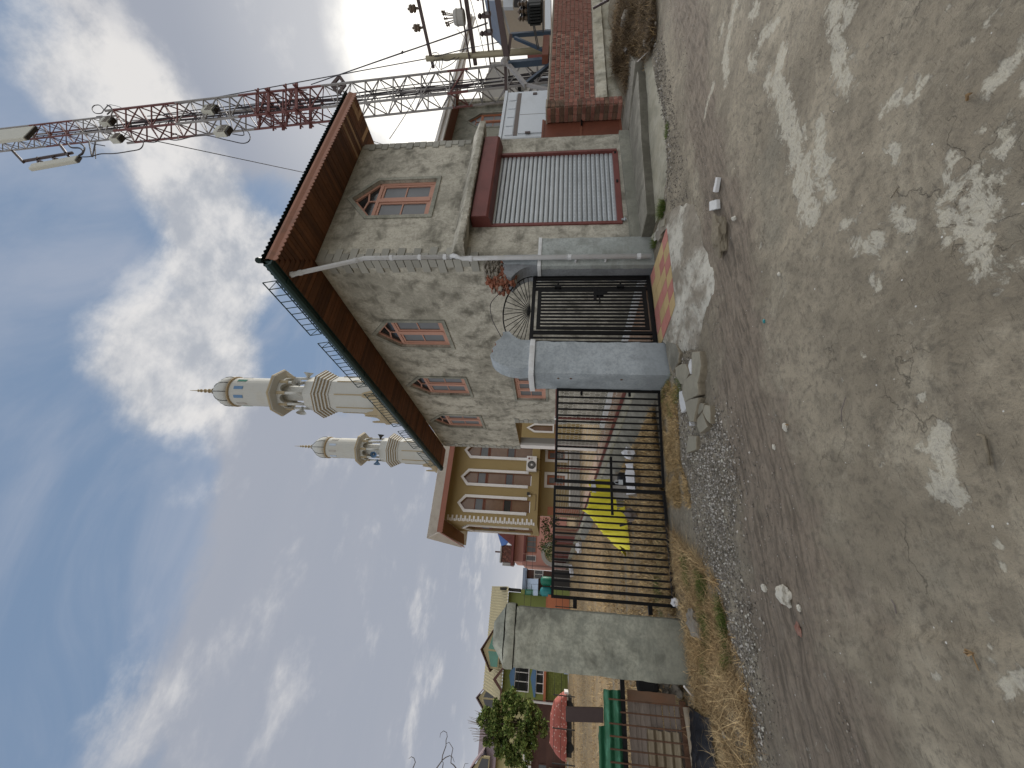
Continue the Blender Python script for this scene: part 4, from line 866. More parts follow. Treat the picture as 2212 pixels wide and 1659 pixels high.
# pale screed at the foot of the shop step
scr = [G(*Z(2500, 700, 2.37)(*q)) for q in ((300, 0), (240, 210), (265, 225), (300, 60))]
sp = [(9.6, 4.1), (8.2, 4.02), (7.3, 3.86), (6.5, 3.82), (5.95, 4.05), (5.72, 4.4), (5.84, 4.73), (7.6, 4.5), (9.3, 4.19)]
def scf(u, v):
    a = lerpl([(9.7, 4.17), (8.6, 4.25), (7.64, 4.49), (6.7, 4.61), (5.84, 4.72), (5.7, 4.8)], u); b = lerpl([(9.7, 3.9), (8.6, 3.92), (7.6, 3.84), (6.6, 3.86), (5.98, 4.05), (5.66, 4.45)], u)
    x = a[0] * (1 - v) + b[0] * v + .03 * nz3(u * 40, v, 0); y = a[1] * (1 - v) + b[1] * v + .04 * nz3(a[0], 3, v, 6) * v
    return (x, y, .045 * (1 - v) ** .6 + gz(x, y) * v + .004 * nz3(x, y, 0, 20))
struct(MB().grid(scf, 90, 8).build('screed_strip', 'old_plaster', None, smooth=True, fix=False, loc=(7.7, 4.2, 0)))
# ================================================================ RUBBLE
y3z = Z(2500, 1300, 2.37)
def slab(px, h, label, mat='slab', tilt=(0, 0), base=0.0, name='broken_slab', cat='slab', group=None, f=y3z, rough=.004, edge='stone_brown'):
    """a broken flat piece: outline on the ground, real thickness"""
    h *= .85 if name == "broken_slab" else 1.0
    g = [Vector(P(*f(*q), 2, base + h)) for q in px]; cx = sum(p.x for p in g) / len(g); cy = sum(p.y for p in g) / len(g); n = len(g); pts = []
    for i in range(n):
        a, b = g[i], g[(i + 1) % n]; k = max(1, int((b - a).length / .035))
        for j in range(k):
            p = a.lerp(b, j / k); pts.append((p.x + .007 * nz3(p.x, p.y, 3, 30) * (j > 0), p.y + .007 * nz3(p.x, p.y, 8, 30) * (j > 0)))
    n = len(pts); mb = MB(); z0 = base - .02
    def zt_(x, y): return base + h + tilt[0] * (x - cx) + tilt[1] * (y - cy)
    rings = []
    for sc__, dz_ in ((1.0, None), (1.03, -.35), (1.0, -.08), (.965, 0.0)):
        r = []
        for x, y in pts:
            X, Y = cx + (x - cx) * sc__, cy + (y - cy) * sc__; jz = nz3(X, Y, 2, 22) * .008
            X += nz3(X, Y, 9, 40) * .008 * (sc__ > .97)
            r.append((X, Y, z0 if dz_ is None else zt_(X, Y) + dz_ * h + (jz if dz_ else 0)))
        rings.append(r)
    for r in rings: mb.v += r
    for k in range(len(rings) - 1):
        for i in range(n): j = (i + 1) % n; mb.f.append((k * n + i, k * n + j, (k + 1) * n + j, (k + 1) * n + i))
    mb.f.append(tuple((len(rings) - 1) * n + i for i in range(n)))
    o = mb.build(name, mat, None, loc=(cx, cy, 0)); tag(o, label, cat, group)
    me = o.data; me.materials.append(MATS[edge])
    for p in me.polygons[: n * 2]: p.material_index = 1
    return o
GS = 'broken cement slabs heaped before the grey pillar'
slab([(530, 205), (600, 203), (612, 330), (600, 420), (580, 495), (545, 470), (530, 390)], .075, 'largest broken cement slab, long and closest to the road, beside the tiles end of the heap', group=GS)
slab([(375, 350), (430, 315), (470, 318), (505, 400), (455, 510), (420, 500), (380, 420)], .06, 'round-edged cement slab touching the foot of the grey pillar', group=GS)
slab([(470, 465), (520, 415), (560, 440), (575, 500), (580, 600), (465, 665), (445, 590), (448, 520)], .085, 'broad cement slab in the middle of the heap, its left end split by a dark crack', group=GS, tilt=(.02, .03))
slab([(465, 672), (520, 640), (590, 632), (570, 730), (545, 850), (510, 850), (480, 760)], .08, 'wedge-shaped cement slab left of the dark crack', group=GS)
slab([(592, 680), (645, 685), (635, 735), (590, 790), (583, 740)], .05, 'small square cement fragment between two wedge slabs', group=GS)
slab([(655, 700), (690, 705), (692, 870), (665, 830), (640, 760)], .075, 'dark-edged cement chunk leaning at the road edge of the heap', group=GS, tilt=(.05, .12))
slab([(625, 765), (650, 840), (675, 905), (605, 960), (580, 900), (580, 830)], .06, 'triangular cement slab at the left end of the heap', group=GS)
slab([(510, 985), (570, 990), (568, 1110), (480, 1150), (483, 1050)], .05, 'lone square cement slab lying apart in the weeds left of the heap', group=GS)
slab([(290, 100), (380, 130), (410, 215), (400, 300), (350, 390), (310, 290), (290, 200)], .05, 'flat flagstone set against the front of the grey pillar', group=GS, mat='wet_concrete')
slab([(410, 580), (450, 560), (472, 700), (468, 735), (435, 770), (415, 680)], .03, 'long white marble offcut behind the cement slabs', 'white_marble', name='marble_piece', cat='marble', edge='white_marble')
slab([(495, 330), (515, 270), (522, 330), (515, 410)], .07, 'thin white marble sliver stuck between two cement slabs', 'white_marble', name='marble_piece', cat='marble', edge='white_marble')
slab([(505, 850), (525, 880), (510, 895)], .03, 'tiny white marble chip at the tip of the wedge slab', 'white_marble', name='marble_piece', cat='marble', edge='white_marble')
y2z = Z(2500, 700, 2.37)
slab([(692, 225), (755, 205), (760, 285), (695, 305)], .02, 'square white marble tile offcut lying on the road', 'white_marble', name='marble_piece', cat='marble', f=y2z, edge='white_marble')
slab([(752, 0), (770, 0), (745, 135), (726, 130)], .018, 'long thin white marble strip lying on the road', 'white_marble', name='marble_piece', cat='marble', f=Z(2500, 700, 2.37), edge='white_marble')
slab([(190, 500), (240, 490), (235, 560), (215, 600), (190, 560)], .06, 'broken cement lump beside the weeds at the shop step corner', 'rubble', f=y2z)
slab([(225, 400), (280, 380), (270, 450), (220, 470)], .05, 'grey cement lump under the green weeds beside the tiles', 'slab', f=y2z)
def stone(px, r, label, mat='stone_pale', f=y2z, flat=.5, rot=0.0, name='stone', cat='stone', seed=1.0, sub=3, amp=.4):
    g = P(*f(*px), 2, 0); z0 = gz(g[0], g[1])
    return tag(lump(MB(), (g[0], g[1], z0 + r[2] * .55), r, seed, sub, amp, rot=rot).build(name, mat, None, loc=(g[0], g[1], z0), fix=False), label, cat)
stone((800, 520), (.215, .105, .07), 'brown flat-topped concrete rock lying on the mud below the tiles', 'stone_brown', rot=-.2, seed=4, sub=4)
stone((905, 380), (.028, .022, .02), 'small pale pebble right of the brown rock', rot=.4, seed=7)
y4z = Z(2500, 2100, 1.796)
stone((1090, 440), (.065, .045, .045), 'angular white stone alone on the mud in front of the double gate', f=y4z, seed=9, rot=.3, amp=.5)
stone((1045, 475), (.03, .018, .008), 'flat red brick chip next to the white stone', 'brick_red', f=y4z, seed=11, name='brick_chip', cat='brick chip')
stone((1160, 680), (.04, .03, .01), 'larger flat red brick chip further left on the mud', 'brick_red', f=y4z, seed=12, name='brick_chip', cat='brick chip')
stone((930, 388), (.03, .02, .02), 'round whitish pebble left of the white stone', f=y4z, seed=13)
stone((1175, 530), (.02, .014, .012), 'small grey pebble below the white stone', f=y4z, seed=14)
stone((450, 640), (.14, .09, .08), 'rough pale stone half sunk in grass before the mossy pillar', 'rubble', f=y4z, seed=15, rot=.5, amp=.6)
stone((620, 1420), (.035, .03, .018), 'white stone in the straw near the black plastic sheet', f=y4z, seed=16)
stone((1400, 905), (.03, .02, .018), 'pale chip on the mud right of the white stone', f=y3z, seed=17)
stone((1290, 1090), (.022, .01, .012), 'thin upright white chip on the mud', f=y3z, seed=18)
stone((1370, 900), (.018, .012, .012), 'pale pebble on the road below the tiles', f=y2z, seed=19)
stone((1213, 1338), (.018, .012, .01), 'tiny turquoise fragment on the road below the small gate', 'teal', f=y2z, seed=20, name='plastic_fragment', cat='fragment')
gbag = P(*y4z(285, 490), 2, .04)
tag(lump(MB(), (gbag[0], gbag[1], .04), (.05, .04, .045), 3, 3, .7).build('crumpled_wrapper', 'white_cloth', None, fix=False), 'crumpled white wrapper at the foot of the left gate leaf', 'wrapper')
def twig(px, f, label, r=.004, mat='twig', name='stick', cat='stick', z=.012):
    pts = [P(*f(*q), 2, 0) for q in px]; pts = [(p[0], p[1], gz(p[0], p[1]) + z) for p in pts]
    return tag(MB().tube(pts, r, 6).build(name, mat, None, smooth=True), label, cat)
twig([(1985, 1285), (1970, 1200), (1945, 1110), (1905, 1100)], z6p, 'dry brown stick with a bent tip lying on the near road', .006, 'stone_brown')
twig([(1120, 870), (1095, 950), (1090, 1020)], z6p, 'thin curved dry stem on the road before the slab heap', .0025)
twig([(1410, 1205), (1450, 1140)], z5p, 'short dark twig between the pale patches on the right', .003, 'stone_brown')
twig([(1940, 990), (1910, 920), (1900, 880), (1850, 880)], z7p, 'curled brown leaf stalk on the road at lower left', .0025, 'leaf_dry', 'leaf_stalk', 'leaf stalk')
twig([(1410, 640), (1400, 590), (1380, 555)], z7p, 'short bent twig on the road below the red brick chip', .003)
def leaf(px, f, label, r=.013):
    p = P(*f(*px), 2, 0); mb = MB(); n = 9
    mb.grid(lambda u, v: (p[0] + r * (u - .5) * 2 * math.sin(math.pi * (.1 + .8 * v)), p[1] + r * 1.5 * (v - .5) * 2, gz(p[0], p[1]) + .008 + .02 * abs(u - .5) + .006 * math.sin(v * 5)), 4, 6)
    return tag(mb.build('dry_leaf', 'leaf_dry', None, fix=False), label, 'leaf')
leaf((770, 1045), z6p, 'pale dry leaf with a long stalk on the middle of the road')
leaf((1880, 880), z7p, 'curled reddish dry leaf at lower left of the road', .014)
leaf((1870, 590), z5p, 'brown dry leaf among the pale concrete patches', .01)
# ================================================================ PATH BEHIND THE SMALL GATE, KERB
pv = MB(); yy = 5.75
struct(MB().quad((3.62, 5.62, .02), (5.44, 5.62, .02), (5.44, 24, .02), (3.62, 24, .02)).build('walkway', 'paver', None, loc=(4.5, 6, 0)))
WKo = bpy.data.objects['walkway']
tm = unit_mesh('paving_tile', 'paver', .02)
for j in range(16):
    for i in range(6): inst(tm, 'paving_tile', WKo, (3.62 + .3 * (i + .5), 5.8 + .3 * (j + .5), .03), (0, 0, 0), (.29, .29, .04))
MB().box(5.30, 5.445, 5.62, 12.9, 0, .16).build('wall_footing', 'white_band', WKo)
# ================================================================ MESH FENCE ON A LOW WALL
MF = thing('mesh_fence', 'dark red pipe fence with hexagonal wire mesh on a low cement wall', 'fence', (3.6, 12, 0))
FX, F0, F1 = 3.62, 5.8, 24.0
def lw(u, v):
    y = F0 + (F1 - F0) * u; prof = [(3.06, -.03), (3.12, .04), (3.34, .2), (3.40, .24)]; k = int(round(v * 3)); x, z = prof[k]
    return (x + .03 * nz3(y, k, 0, 3) + .015 * nz3(y, k, 4, 12), y, z + .008 * nz3(y, k, 9, 8))
MB().grid(lw, 160, 3).build('low_wall', 'wet_concrete', MF, fix=False, smooth=True)
roughbox(MB(), 3.38, 3.8, F0, F1, .2, .30, .12, .012).build('coping', 'old_plaster', MF, fix=False)
MB().box(FX - .02, FX + .02, F0, F1, .31, .37).build('bottom_rail', 'maroon', MF); MB().box(FX - .02, FX + .02, F0, F1, 1.60, 1.645).build('top_rail', 'maroon', MF)
for y in (5.84, 8.26, 10.1, 12.06, 14.5, 18.0, 21.0, 23.9): MB().box(FX - .022, FX + .022, y - .022, y + .022, .37, 1.60).build('post', 'maroon', MF)
MB().box(FX - .03, FX + .03, 8.22, 8.31, 1.595, 1.67).build('pipe_joint', 'white_trim', MF)
hx = MB(); cw, ch = .13, .1; 
def hexes(y0, y1, z0, z1, x):
    nyy = int((y1 - y0) / cw); nzz = int((z1 - z0) / ch * 1.0)
    E = []
    for j in range(nzz):
        for i in range(nyy):
            cy = y0 + cw * (i + .5 * (j % 2)); cz = z0 + ch * (j + .5); h = ch / 2; t = ch * .17
            E += [((cy, cz + h - t), (cy + cw / 2, cz + h + t)), ((cy + cw / 2, cz + h + t), (cy + cw, cz + h - t)), ((cy, cz - h + t), (cy, cz + h - t))]
    return E
V = []; Fq = []; wv = .009
for (a, b) in hexes(F0 + .05, 20.5, .38, 1.58, FX):
    d = Vector((b[0] - a[0], b[1] - a[1])); L = d.length; nrm = Vector((-d.y, d.x)) / L * wv / 2; k = len(V)
    V += [(FX, a[0] - nrm.x, a[1] - nrm.y), (FX, b[0] - nrm.x, b[1] - nrm.y), (FX, b[0] + nrm.x, b[1] + nrm.y), (FX, a[0] + nrm.x, a[1] + nrm.y)]; Fq.append((k, k + 1, k + 2, k + 3))
hx.v = V; hx.f = Fq; hx.build('wire_mesh', 'wire_mesh', MF, fix=False, kind='stuff')
# sheet-metal stretch of the same boundary further off
SF = thing('metal_sheet_fence', 'dark red corrugated sheet metal fence running on beyond the mesh fence', 'fence', (3.9, 38, 0))
MB().box(3.7, 3.95, 24, 55, -.05, .28).build('low_wall', 'old_plaster', SF)
for k in range(10):
    y0 = 24.2 + k * 3.05
    MB().grid(lambda u, v: (3.85 + .03 * math.sin(u * 3.0 / .28 * 6.28), y0 + 3.0 * u, .28 + 1.3 * v), 66, 1).build('sheet_panel', 'maroon' if k % 3 else 'rust_sheet', SF, fix=False, smooth=True)
    MB().box(3.78, 3.84, y0 - .04, y0, 0, 1.62).build('post', 'steel_white', SF)
# ================================================================ YELLOW TARPAULIN HEAP
TB = thing('tarpaulin_heap', 'yellow tarpaulin thrown over a low heap of building material behind the gate', 'tarpaulin', (2.0, 9.7, 0))
def tarpf(u, v):
    # ridge rises from a low left point to the far right
    px = [(1.2, 9.5, .14), (1.45, 9.6, .5), (1.9, 9.8, .80), (2.35, 10.0, .74), (2.85, 10.4, .66)]
    s = u * 4; k = min(int(s), 3); t = s - k; a = [px[k][i] * (1 - t) + px[k + 1][i] * t for i in range(3)]
    fall = (v * 2 - 1); w = .4 * math.sin(math.pi * min(1, .12 + u * .8)) ** .5 + .08
    y = a[1] + fall * w * (.75 if fall < 0 else .6); z = a[2] * (1 - abs(fall) ** 1.5) + .02
    z += (.06 * nz3(a[0], y, 1, 2.6) + .09 * abs(nz3(a[0] * 1.6 + y, y * .5, 4, 4)) + .03 * abs(nz3(a[0] - y, y, 7, 11))) * min(1, z * 5); x = a[0] + .1 * nz3(a[0], y, 8, 3) * abs(fall) - .18 * abs(fall) * (1 - u)
    return (x, y, max(.01, z))
MB().grid(tarpf, 70, 50).build('tarpaulin', 'tarp_yellow', TB, fix=False, smooth=False)
MB().grid(lambda u, v: (2.05 + .3 * (u - .5) * (1 - v * .6), 10.15 + .15 * v, .72 + .22 * v * (1 - abs(u - .5)) + .05 * nz3(u * 3, v * 4, 2)), 8, 8).build('tarpaulin_corner', 'tarp_yellow', TB, fix=False)
MB().grid(lambda u, v: (1.95 + .85 * u, 9.72 + .45 * u + .06 * v, .62 + .1 * v + .02 * nz3(u * 6, v, 3)), 16, 3).build('white_strip', 'white_cloth', TB, fix=False)
for k in range(9):
    MB().box(1.6 + .14 * k, 1.72 + .14 * k, 9.55, 9.8, .02, .2).build('block', 'rubble', TB)
tag(MB().grid(lambda u, v: (1.9 + .6 * u, 7.75 + .25 * v + .05 * nz3(u * 3, v, 1), .02 + .24 * (1 - abs(v - .4) * 1.5) + .03 * nz3(u * 4, v * 3, 2)), 24, 10).build('white_sack', 'white_cloth', None, fix=False, smooth=True), 'long white plastic sack lying on the dry grass near the low wall', 'sack')
tag(MB().grid(lambda u, v: (2.05 + .5 * u, 8.65 + .2 * v, .05 + .38 * (1 - v * v) + .02 * nz3(u * 4, v * 3, 2)), 12, 8).build('cement_bag', 'white_marble', None, fix=False, smooth=True), 'pale cement bag standing behind the white sack', 'bag')
sb = MB(); lump(sb, (1.62, 8.3, .13), (.12, .08, .12), 5, 2, .6); tag(sb.build('broken_bucket', 'cabinet_dark', None, fix=False), 'dark broken bucket left of the white sack', 'bucket')
sb = MB(); lump(sb, (2.78, 8.0, .12), (.13, .1, .12), 8, 2, .8); tag(sb.build('plastic_bag', 'white_cloth', None, fix=False), 'torn plastic bag against the low wall right of the sack', 'bag')
tag(MB().tube([(1.45, 8.6, .3), (1.5, 8.45, .1), (1.62, 8.5, .05), (1.75, 8.6, .28)], .02, 8).lathe(2.35, 8.35, [(.1, .02), (.12, .05), (.12, .3), (.09, .33)], 12).build('black_drum', 'black_plastic', None), 'small black drum and hose beside the cement bag', 'drum')
# ================================================================ SCRAP FENCE AT FAR LEFT
RF = thing('rebar_fence', 'rusty fence of thin vertical bars between two rails left of the mossy pillar', 'fence', (-1.6, 6, 0))
MB().box(-2.7, -.74, 5.98, 6.02, .735, .785).build('top_rail', 'black_metal', RF)
MB().box(-2.7, -.9, 5.985, 6.015, .06, .12).build('bottom_rail', 'rust', RF)
k = 0; x = -.945
while x > -2.6:
    t = .93 if k % 2 == 0 else .76
    MB().bar((x + .005, 5.965, .02), (x, 5.965, .93 if k != 1 else .80), .014).build('bar', 'rust', RF); x -= .112; k += 1
def corrug(x0, x1, z0, z1, y, amp, per, mat, name, label, cat, axis='z', seed=0.0, tilt=0.0, th=.0):
    def f(u, v):
        x = x0 + (x1 - x0) * u; z = z0 + (z1 - z0) * v; ph = (z if axis == 'z' else x) / per * 6.283
        e = .012 * nz3(x, z, seed, 12)
        return (x + (e if u in (0, 1) else 0), y + amp * math.sin(ph) + tilt * v + .006 * nz3(x, z, seed, 3), z + (e if v in (0.0, 1.0) else 0))
    return tag(MB().grid(f, 60, 40).build(name, mat, None, fix=False, smooth=True), label, cat)
corrug(-2.6, -.87, .75, .98, 6.06, .016, .105, 'green_sheet', 'corrugated_sheet', 'scuffed green corrugated plastic sheet on top of the rusty fence', 'sheet', seed=2, tilt=-.02)
corrug(-2.6, -1.23, .95, 1.04, 6.10, .012, .105, 'green_sheet', 'corrugated_sheet', 'second green plastic sheet showing above the first at far left', 'sheet', seed=5)
corrug(-1.75, -1.2, .14, .50, 6.03, .02, .092, 'tin_sheet', 'corrugated_sheet', 'rusty brown corrugated sheet leaning low inside the bar fence', 'sheet', seed=7, tilt=.03)
tag(MB().hexa([(-1.2, 6.1, .98), (-1.06, 6.1, .98), (-1.06, 6.14, .98), (-1.2, 6.14, .98), (-1.23, 6.1, 1.42), (-1.09, 6.1, 1.42), (-1.09, 6.14, 1.42), (-1.23, 6.14, 1.42)]).build('steel_post', 'steel_brown', None), 'dark brown steel post standing behind the green plastic sheet', 'post')
tag(MB().grid(lambda u, v: (-.95 + .1 * u + .006 * nz3(v * 5, u, 2), 6.05, .15 + .55 * v), 8, 20).build('rusty_plate', 'rust_sheet', None, fix=False), 'bent rusty metal plate at the right end of the bar fence', 'plate')
WB = thing('plank_screen', 'weathered grey planks stacked upright behind the rusty bars', 'planks', (-1.6, 6.1, 0))
zz = .70
for k in range(9):
    h = random.uniform(.055, .085); z0 = zz - h; y = 6.09 + .012 * (k % 3)
    MB().hexa([(-2.6, y, z0 - .04), (-.97, y, z0 + .012 * (k - 4) * .4), (-.97, y + .02, z0 + .012 * (k - 4) * .4), (-2.6, y + .02, z0 - .04), (-2.6, y, zz - .045), (-.97, y, zz - .006 + .0), (-.97, y + .02, zz - .006), (-2.6, y + .02, zz - .045)]).build('plank', 'old_wood', WB); zz -= h
lgp = [(-.94, 5.93, .07), (-1.15, 5.9, .06), (-1.5, 5.88, .05), (-2.2, 5.8, .05)]
tag(MB().tube(lgp, .035, 9).build('log', 'log_wood', None, smooth=True), 'pale bark-stripped log lying along the foot of the bar fence', 'log')
def bagf(u, v):
    x = -1.9 + 1.0 * u; y = 5.22 + .62 * v + .1 * (u - .5); z = .015 + (.13 * math.sin(math.pi * min(1, v * 1.05)) ** .7) * (.35 + .65 * math.sin(math.pi * (1 - u * .9))) + .035 * abs(nz3(x, y, 1, 6)) + .02 * nz3(x, y, 4, 16)
    return (x + .03 * nz3(x, y, 5, 5), y + .05 * nz3(x, y, 8, 4), max(.004, z))
tag(MB().grid(bagf, 60, 40).build('plastic_sheet', 'black_plastic', None, fix=False, smooth=True), 'crumpled black plastic sheet on the straw below the log', 'plastic sheet')
tag(MB().bar((-.82, 5.86, .0), (-.72, 5.72, .12), .018).build('white_stick', 'white_trim', None), 'short white stick leaning at the left foot of the mossy pillar', 'stick')
tag(MB().lathe(0, 0, [(.09, 0), (.13, .02), (.13, .07), (.09, .09)], 18).build('tyre', 'tyre', None, loc=(0, 0, 0)), 'black rubber tyre wedged between the mossy pillar and rusty plate', 'tyre')
ty = bpy.data.objects['tyre']; ty.location = (-.83, 6.22, .42); ty.rotation_euler = (1.2, .2, .3)
db = MB()
for k in range(14): lump(db, (-.82 + random.uniform(-.06, .06), 6.2 + random.uniform(-.1, .1), .03 + .3 * random.random()), (.05, .05, .04), k, 1, .8)
tag(db.build('rubbish_heap', 'rubble', None, fix=False), 'small heap of pale rubbish behind the left edge of the mossy pillar', 'rubbish')
# ================================================================ GRASS, GRAVEL (stuff)
def blades(name, n, region, length, width, lean, mat, loc, curl=.4, seed=1, zf=None, lift=.0):
    r = np.random.default_rng(seed); x, y = region(r, n); n = len(x)
    z = ground_z(x, y) if zf is None else zf(x, y)
    L = length * r.uniform(.5, 1.3, n); az = r.uniform(0, 2 * np.pi, n); ln = np.clip(r.normal(lean, .25, n), .0, 1.5)
    dx, dy = np.cos(az), np.sin(az); wx, wy = -dy * width / 2, dx * width / 2; V = []
    cv = r.normal(0, curl, n); rows = []
    for t in (0, .35, .7, 1.0):
        h = L * np.sin(t * (np.pi / 2 - ln * .95)) if False else L * t * np.cos(ln + t * .3); s = L * t * np.sin(ln + t * .3)
        side_ = cv * L * t * t * .5; w = 1 - t * .85
        cx = x + dx * s - dy * side_; cy = y + dy * s + dx * side_; cz = z + np.maximum(h, .004) + lift * np.abs(cv) * 0
        rows.append((cx - wx * w, cy - wy * w, cz)); rows.append((cx + wx * w, cy + wy * w, cz))
    V = np.stack([np.stack(q, 1) for q in rows], 1).reshape(-1, 3) - np.array(loc)
    b = (np.arange(n) * 8)[:, None]
    Fc = np.concatenate([b + np.array([[0, 1, 3, 2]]), b + np.array([[2, 3, 5, 4]]), b + np.array([[4, 5, 7, 6]])], 0)
    me = npmesh(name, V, Fc, mat, False); o = bpy.data.objects.new(name, me); C.objects.link(o); o.location = loc; o['kind'] = 'stuff'; o['label'] = ''
    del o['label']; return o
VG = [P(*y4z(*q), 2, 0)[:2] for q in ((300, 330), (330, 150), (470, 200), (600, 330), (720, 640), (830, 900), (880, 1250), (870, 1659))]
def inpoly(x, y, poly):
    c = np.zeros(len(x), bool); n = len(poly)
    for i in range(n):
        (x1, y1), (x2, y2) = poly[i], poly[(i + 1) % n]
        m_ = ((y1 > y) != (y2 > y)) & (x < (x2 - x1) * (y - y1) / (y2 - y1 + 1e-12) + x1); c ^= m_
    return c
verge = [(1.0, 5.95), (.75, 5.55)] + [P(*y4z(*q), 2, 0)[:2] for q in ((470, 200), (590, 360), (640, 640), (740, 900), (800, 1200), (830, 1659))] + [(-2.3, 4.3), (-2.6, 5.9), (-.74, 5.8), (-.05, 5.75), (.1, 6.0)]
print('verge', verge)
def reg(poly, dens=None):
    xs_ = [p[0] for p in poly]; ys_ = [p[1] for p in poly]
    def f(r, n):
        x = r.uniform(min(xs_), max(xs_), n * 3); y = r.uniform(min(ys_), max(ys_), n * 3); k = inpoly(x, y, poly); x, y = x[k], y[k]
        if dens: k = r.uniform(0, 1, len(x)) < dens(x, y); x, y = x[k], y[k]
        return x[:n], y[:n]
    return f
clump = lambda x, y: np.clip(.55 + 1.1 * vnoise(x, y, 5, 5, 31) + .6 * vnoise(x, y, 13, 13, 32), .08, 1)
tag2 = lambda o, l: None
blades('dry_grass', 30000, reg(verge, clump), .13, .0055, 1.0, 'grass_dry', (0, 5.3, 0), .9, 3)
blades('dry_grass_stems', 9000, reg(verge, clump), .26, .0055, 1.15, 'grass_dry', (0, 5.3, 0), 1.3, 13)
gs = [P(*y4z(*q), 2, 0)[:2] for q in ((350, 150), (440, 240), (560, 380), (640, 600), (680, 900), (600, 1080), (490, 1000), (500, 700), (440, 480), (360, 330))]
blades('green_grass', 16000, reg(gs, lambda x, y: np.clip(.45 + 1.5 * vnoise(x, y, 4, 4, 41), 0, 1)), .08, .005, .55, 'grass_green', (.3, 5.3, 0), .4, 5)
g2 = [P(*y3z(*q), 2, 0)[:2] for q in ((240, 560), (300, 480), (400, 520), (400, 800), (420, 1250), (520, 1500), (530, 1659), (300, 1659), (290, 1400), (250, 900))]
blades('gate_grass', 16000, reg(g2, lambda x, y: np.clip(.6 + 1.2 * vnoise(x, y, 6, 6, 51), .1, 1)), .07, .005, .95, 'grass_field', (1.6, 5.6, 0), .8, 6)
g3 = [P(*y3z(*q), 2, 0)[:2] for q in ((285, 390), (420, 440), (440, 560), (380, 800), (300, 830), (250, 600))]
blades('pillar_weeds', 1300, reg(g3, lambda x, y: np.clip(.3 + 1.5 * vnoise(x, y, 9, 9, 77), 0, 1)), .06, .004, .5, 'grass_green', (2.7, 5.4, 0), .5, 7)
def disc(cx, cy, r0):
    def f(r, n): a = r.uniform(0, 6.28, n); q = r0 * np.sqrt(r.uniform(0, 1, n)); return cx + q * np.cos(a), cy + q * np.sin(a)
    return f
w1 = P(*y2z(245, 330), 2, .05); w2 = P(*y2z(175, 590), 2, .03)
blades('step_weeds', 900, disc(w1[0] + .1, w1[1], .13), .12, .005, .5, 'grass_green', (w1[0], w1[1], 0), .5, 8)
blades('corner_weeds', 500, disc(w2[0], w2[1], .12), .09, .005, .6, 'grass_green', (w2[0], w2[1], 0), .5, 9)
w3 = G(*Z(2500, 700, 2.37)(300, 20)); blades('strip_weeds', 400, disc(6.6, 3.8, .12), .06, .004, .6, 'grass_green', (6.6, 3.8, 0), .5, 10)
fieldp = [(-2.6, 6.2), (2.95, 6.2), (2.95, 24), (3.3, 45), (-25, 45), (-25, 14)]
def fdens(x, y):
    st_ = np.clip(.62 + .9 * vnoise(x, y, .35, 1.6, 61) + .35 * vnoise(x, y, 2, 4, 62), .05, 1); pathm = np.exp(-((y - 22.6 - .05 * x) / 1.4) ** 2); return st_ * (1 - .95 * pathm) * np.clip(14 / y, .12, 1)
def fieldreg(r, n):
    y = 6.2 + 39 * r.uniform(0, 1, n * 4) ** 2.2; x = r.uniform(-1, 1, n * 4) * (y * .55 + 2) - y * .12; k = inpoly(x, y, fieldp) & (r.uniform(0, 1, n * 4) < np.clip(.62 + .9 * vnoise(x, y, .35, 1.6, 61) + .35 * vnoise(x, y, 2, 4, 62), .05, 1) * (1 - .95 * np.exp(-((y - 22.6 - .05 * x) / 1.4) ** 2)))
    return x[k][:n], y[k][:n]
blades('field_grass', 60000, fieldreg, .15, .013, .7, 'grass_field', (0, 15, 0), .5, 12, zf=lambda x, y: np.zeros_like(x) - .01)
blades('field_green', 5000, reg([(-.1, 6.25), (1.2, 6.25), (1.0, 7.3), (-.1, 7.2)], lambda x, y: np.clip(.4 + vnoise(x, y, 3, 3, 71), 0, 1)), .09, .004, .5, 'grass_green', (0, 7, 0), .4, 14)
# gravel: faceted chips
def chips(name, n, regf, smin, smax, mat, loc, seed, zoff=.0, scat=.045):
    r = np.random.default_rng(seed); x, y = regf(r, n); n = len(x); jt = np.abs(r.normal(0, 1, n)) ** 2 * scat; ja = r.uniform(0, 6.28, n); x = x + jt * np.cos(ja); y = y + jt * np.sin(ja); z = ground_z(x, y) + zoff
    s = smin + (smax - smin) * r.uniform(0, 1, n) ** 3
    o = np.array([[1, 0, 0], [-1, 0, 0], [0, 1, 0], [0, -1, 0], [0, 0, .8], [0, 0, -.6]]); f = np.array([[0, 2, 4], [2, 1, 4], [1, 3, 4], [3, 0, 4], [2, 0, 5], [1, 2, 5], [3, 1, 5], [0, 3, 5]])
    q = o[None] * s[:, None, None] * r.uniform(.6, 1.25, (n, 6, 3)); a = r.uniform(0, 6.28, n); ca_, sa_ = np.cos(a)[:, None], np.sin(a)[:, None]
    X = q[..., 0] * ca_ - q[..., 1] * sa_; Y = q[..., 0] * sa_ + q[..., 1] * ca_
    V = np.stack([X + x[:, None], Y + y[:, None], q[..., 2] + z[:, None] + s[:, None] * .3], 2).reshape(-1, 3) - np.array(loc)
    Fc = ((np.arange(n) * 6)[:, None, None] + f[None]).reshape(-1, 3)
    me = npmesh(name, V, Fc, mat, False); ob = bpy.data.objects.new(name, me); C.objects.link(ob); ob.location = loc; ob['kind'] = 'stuff'; return ob
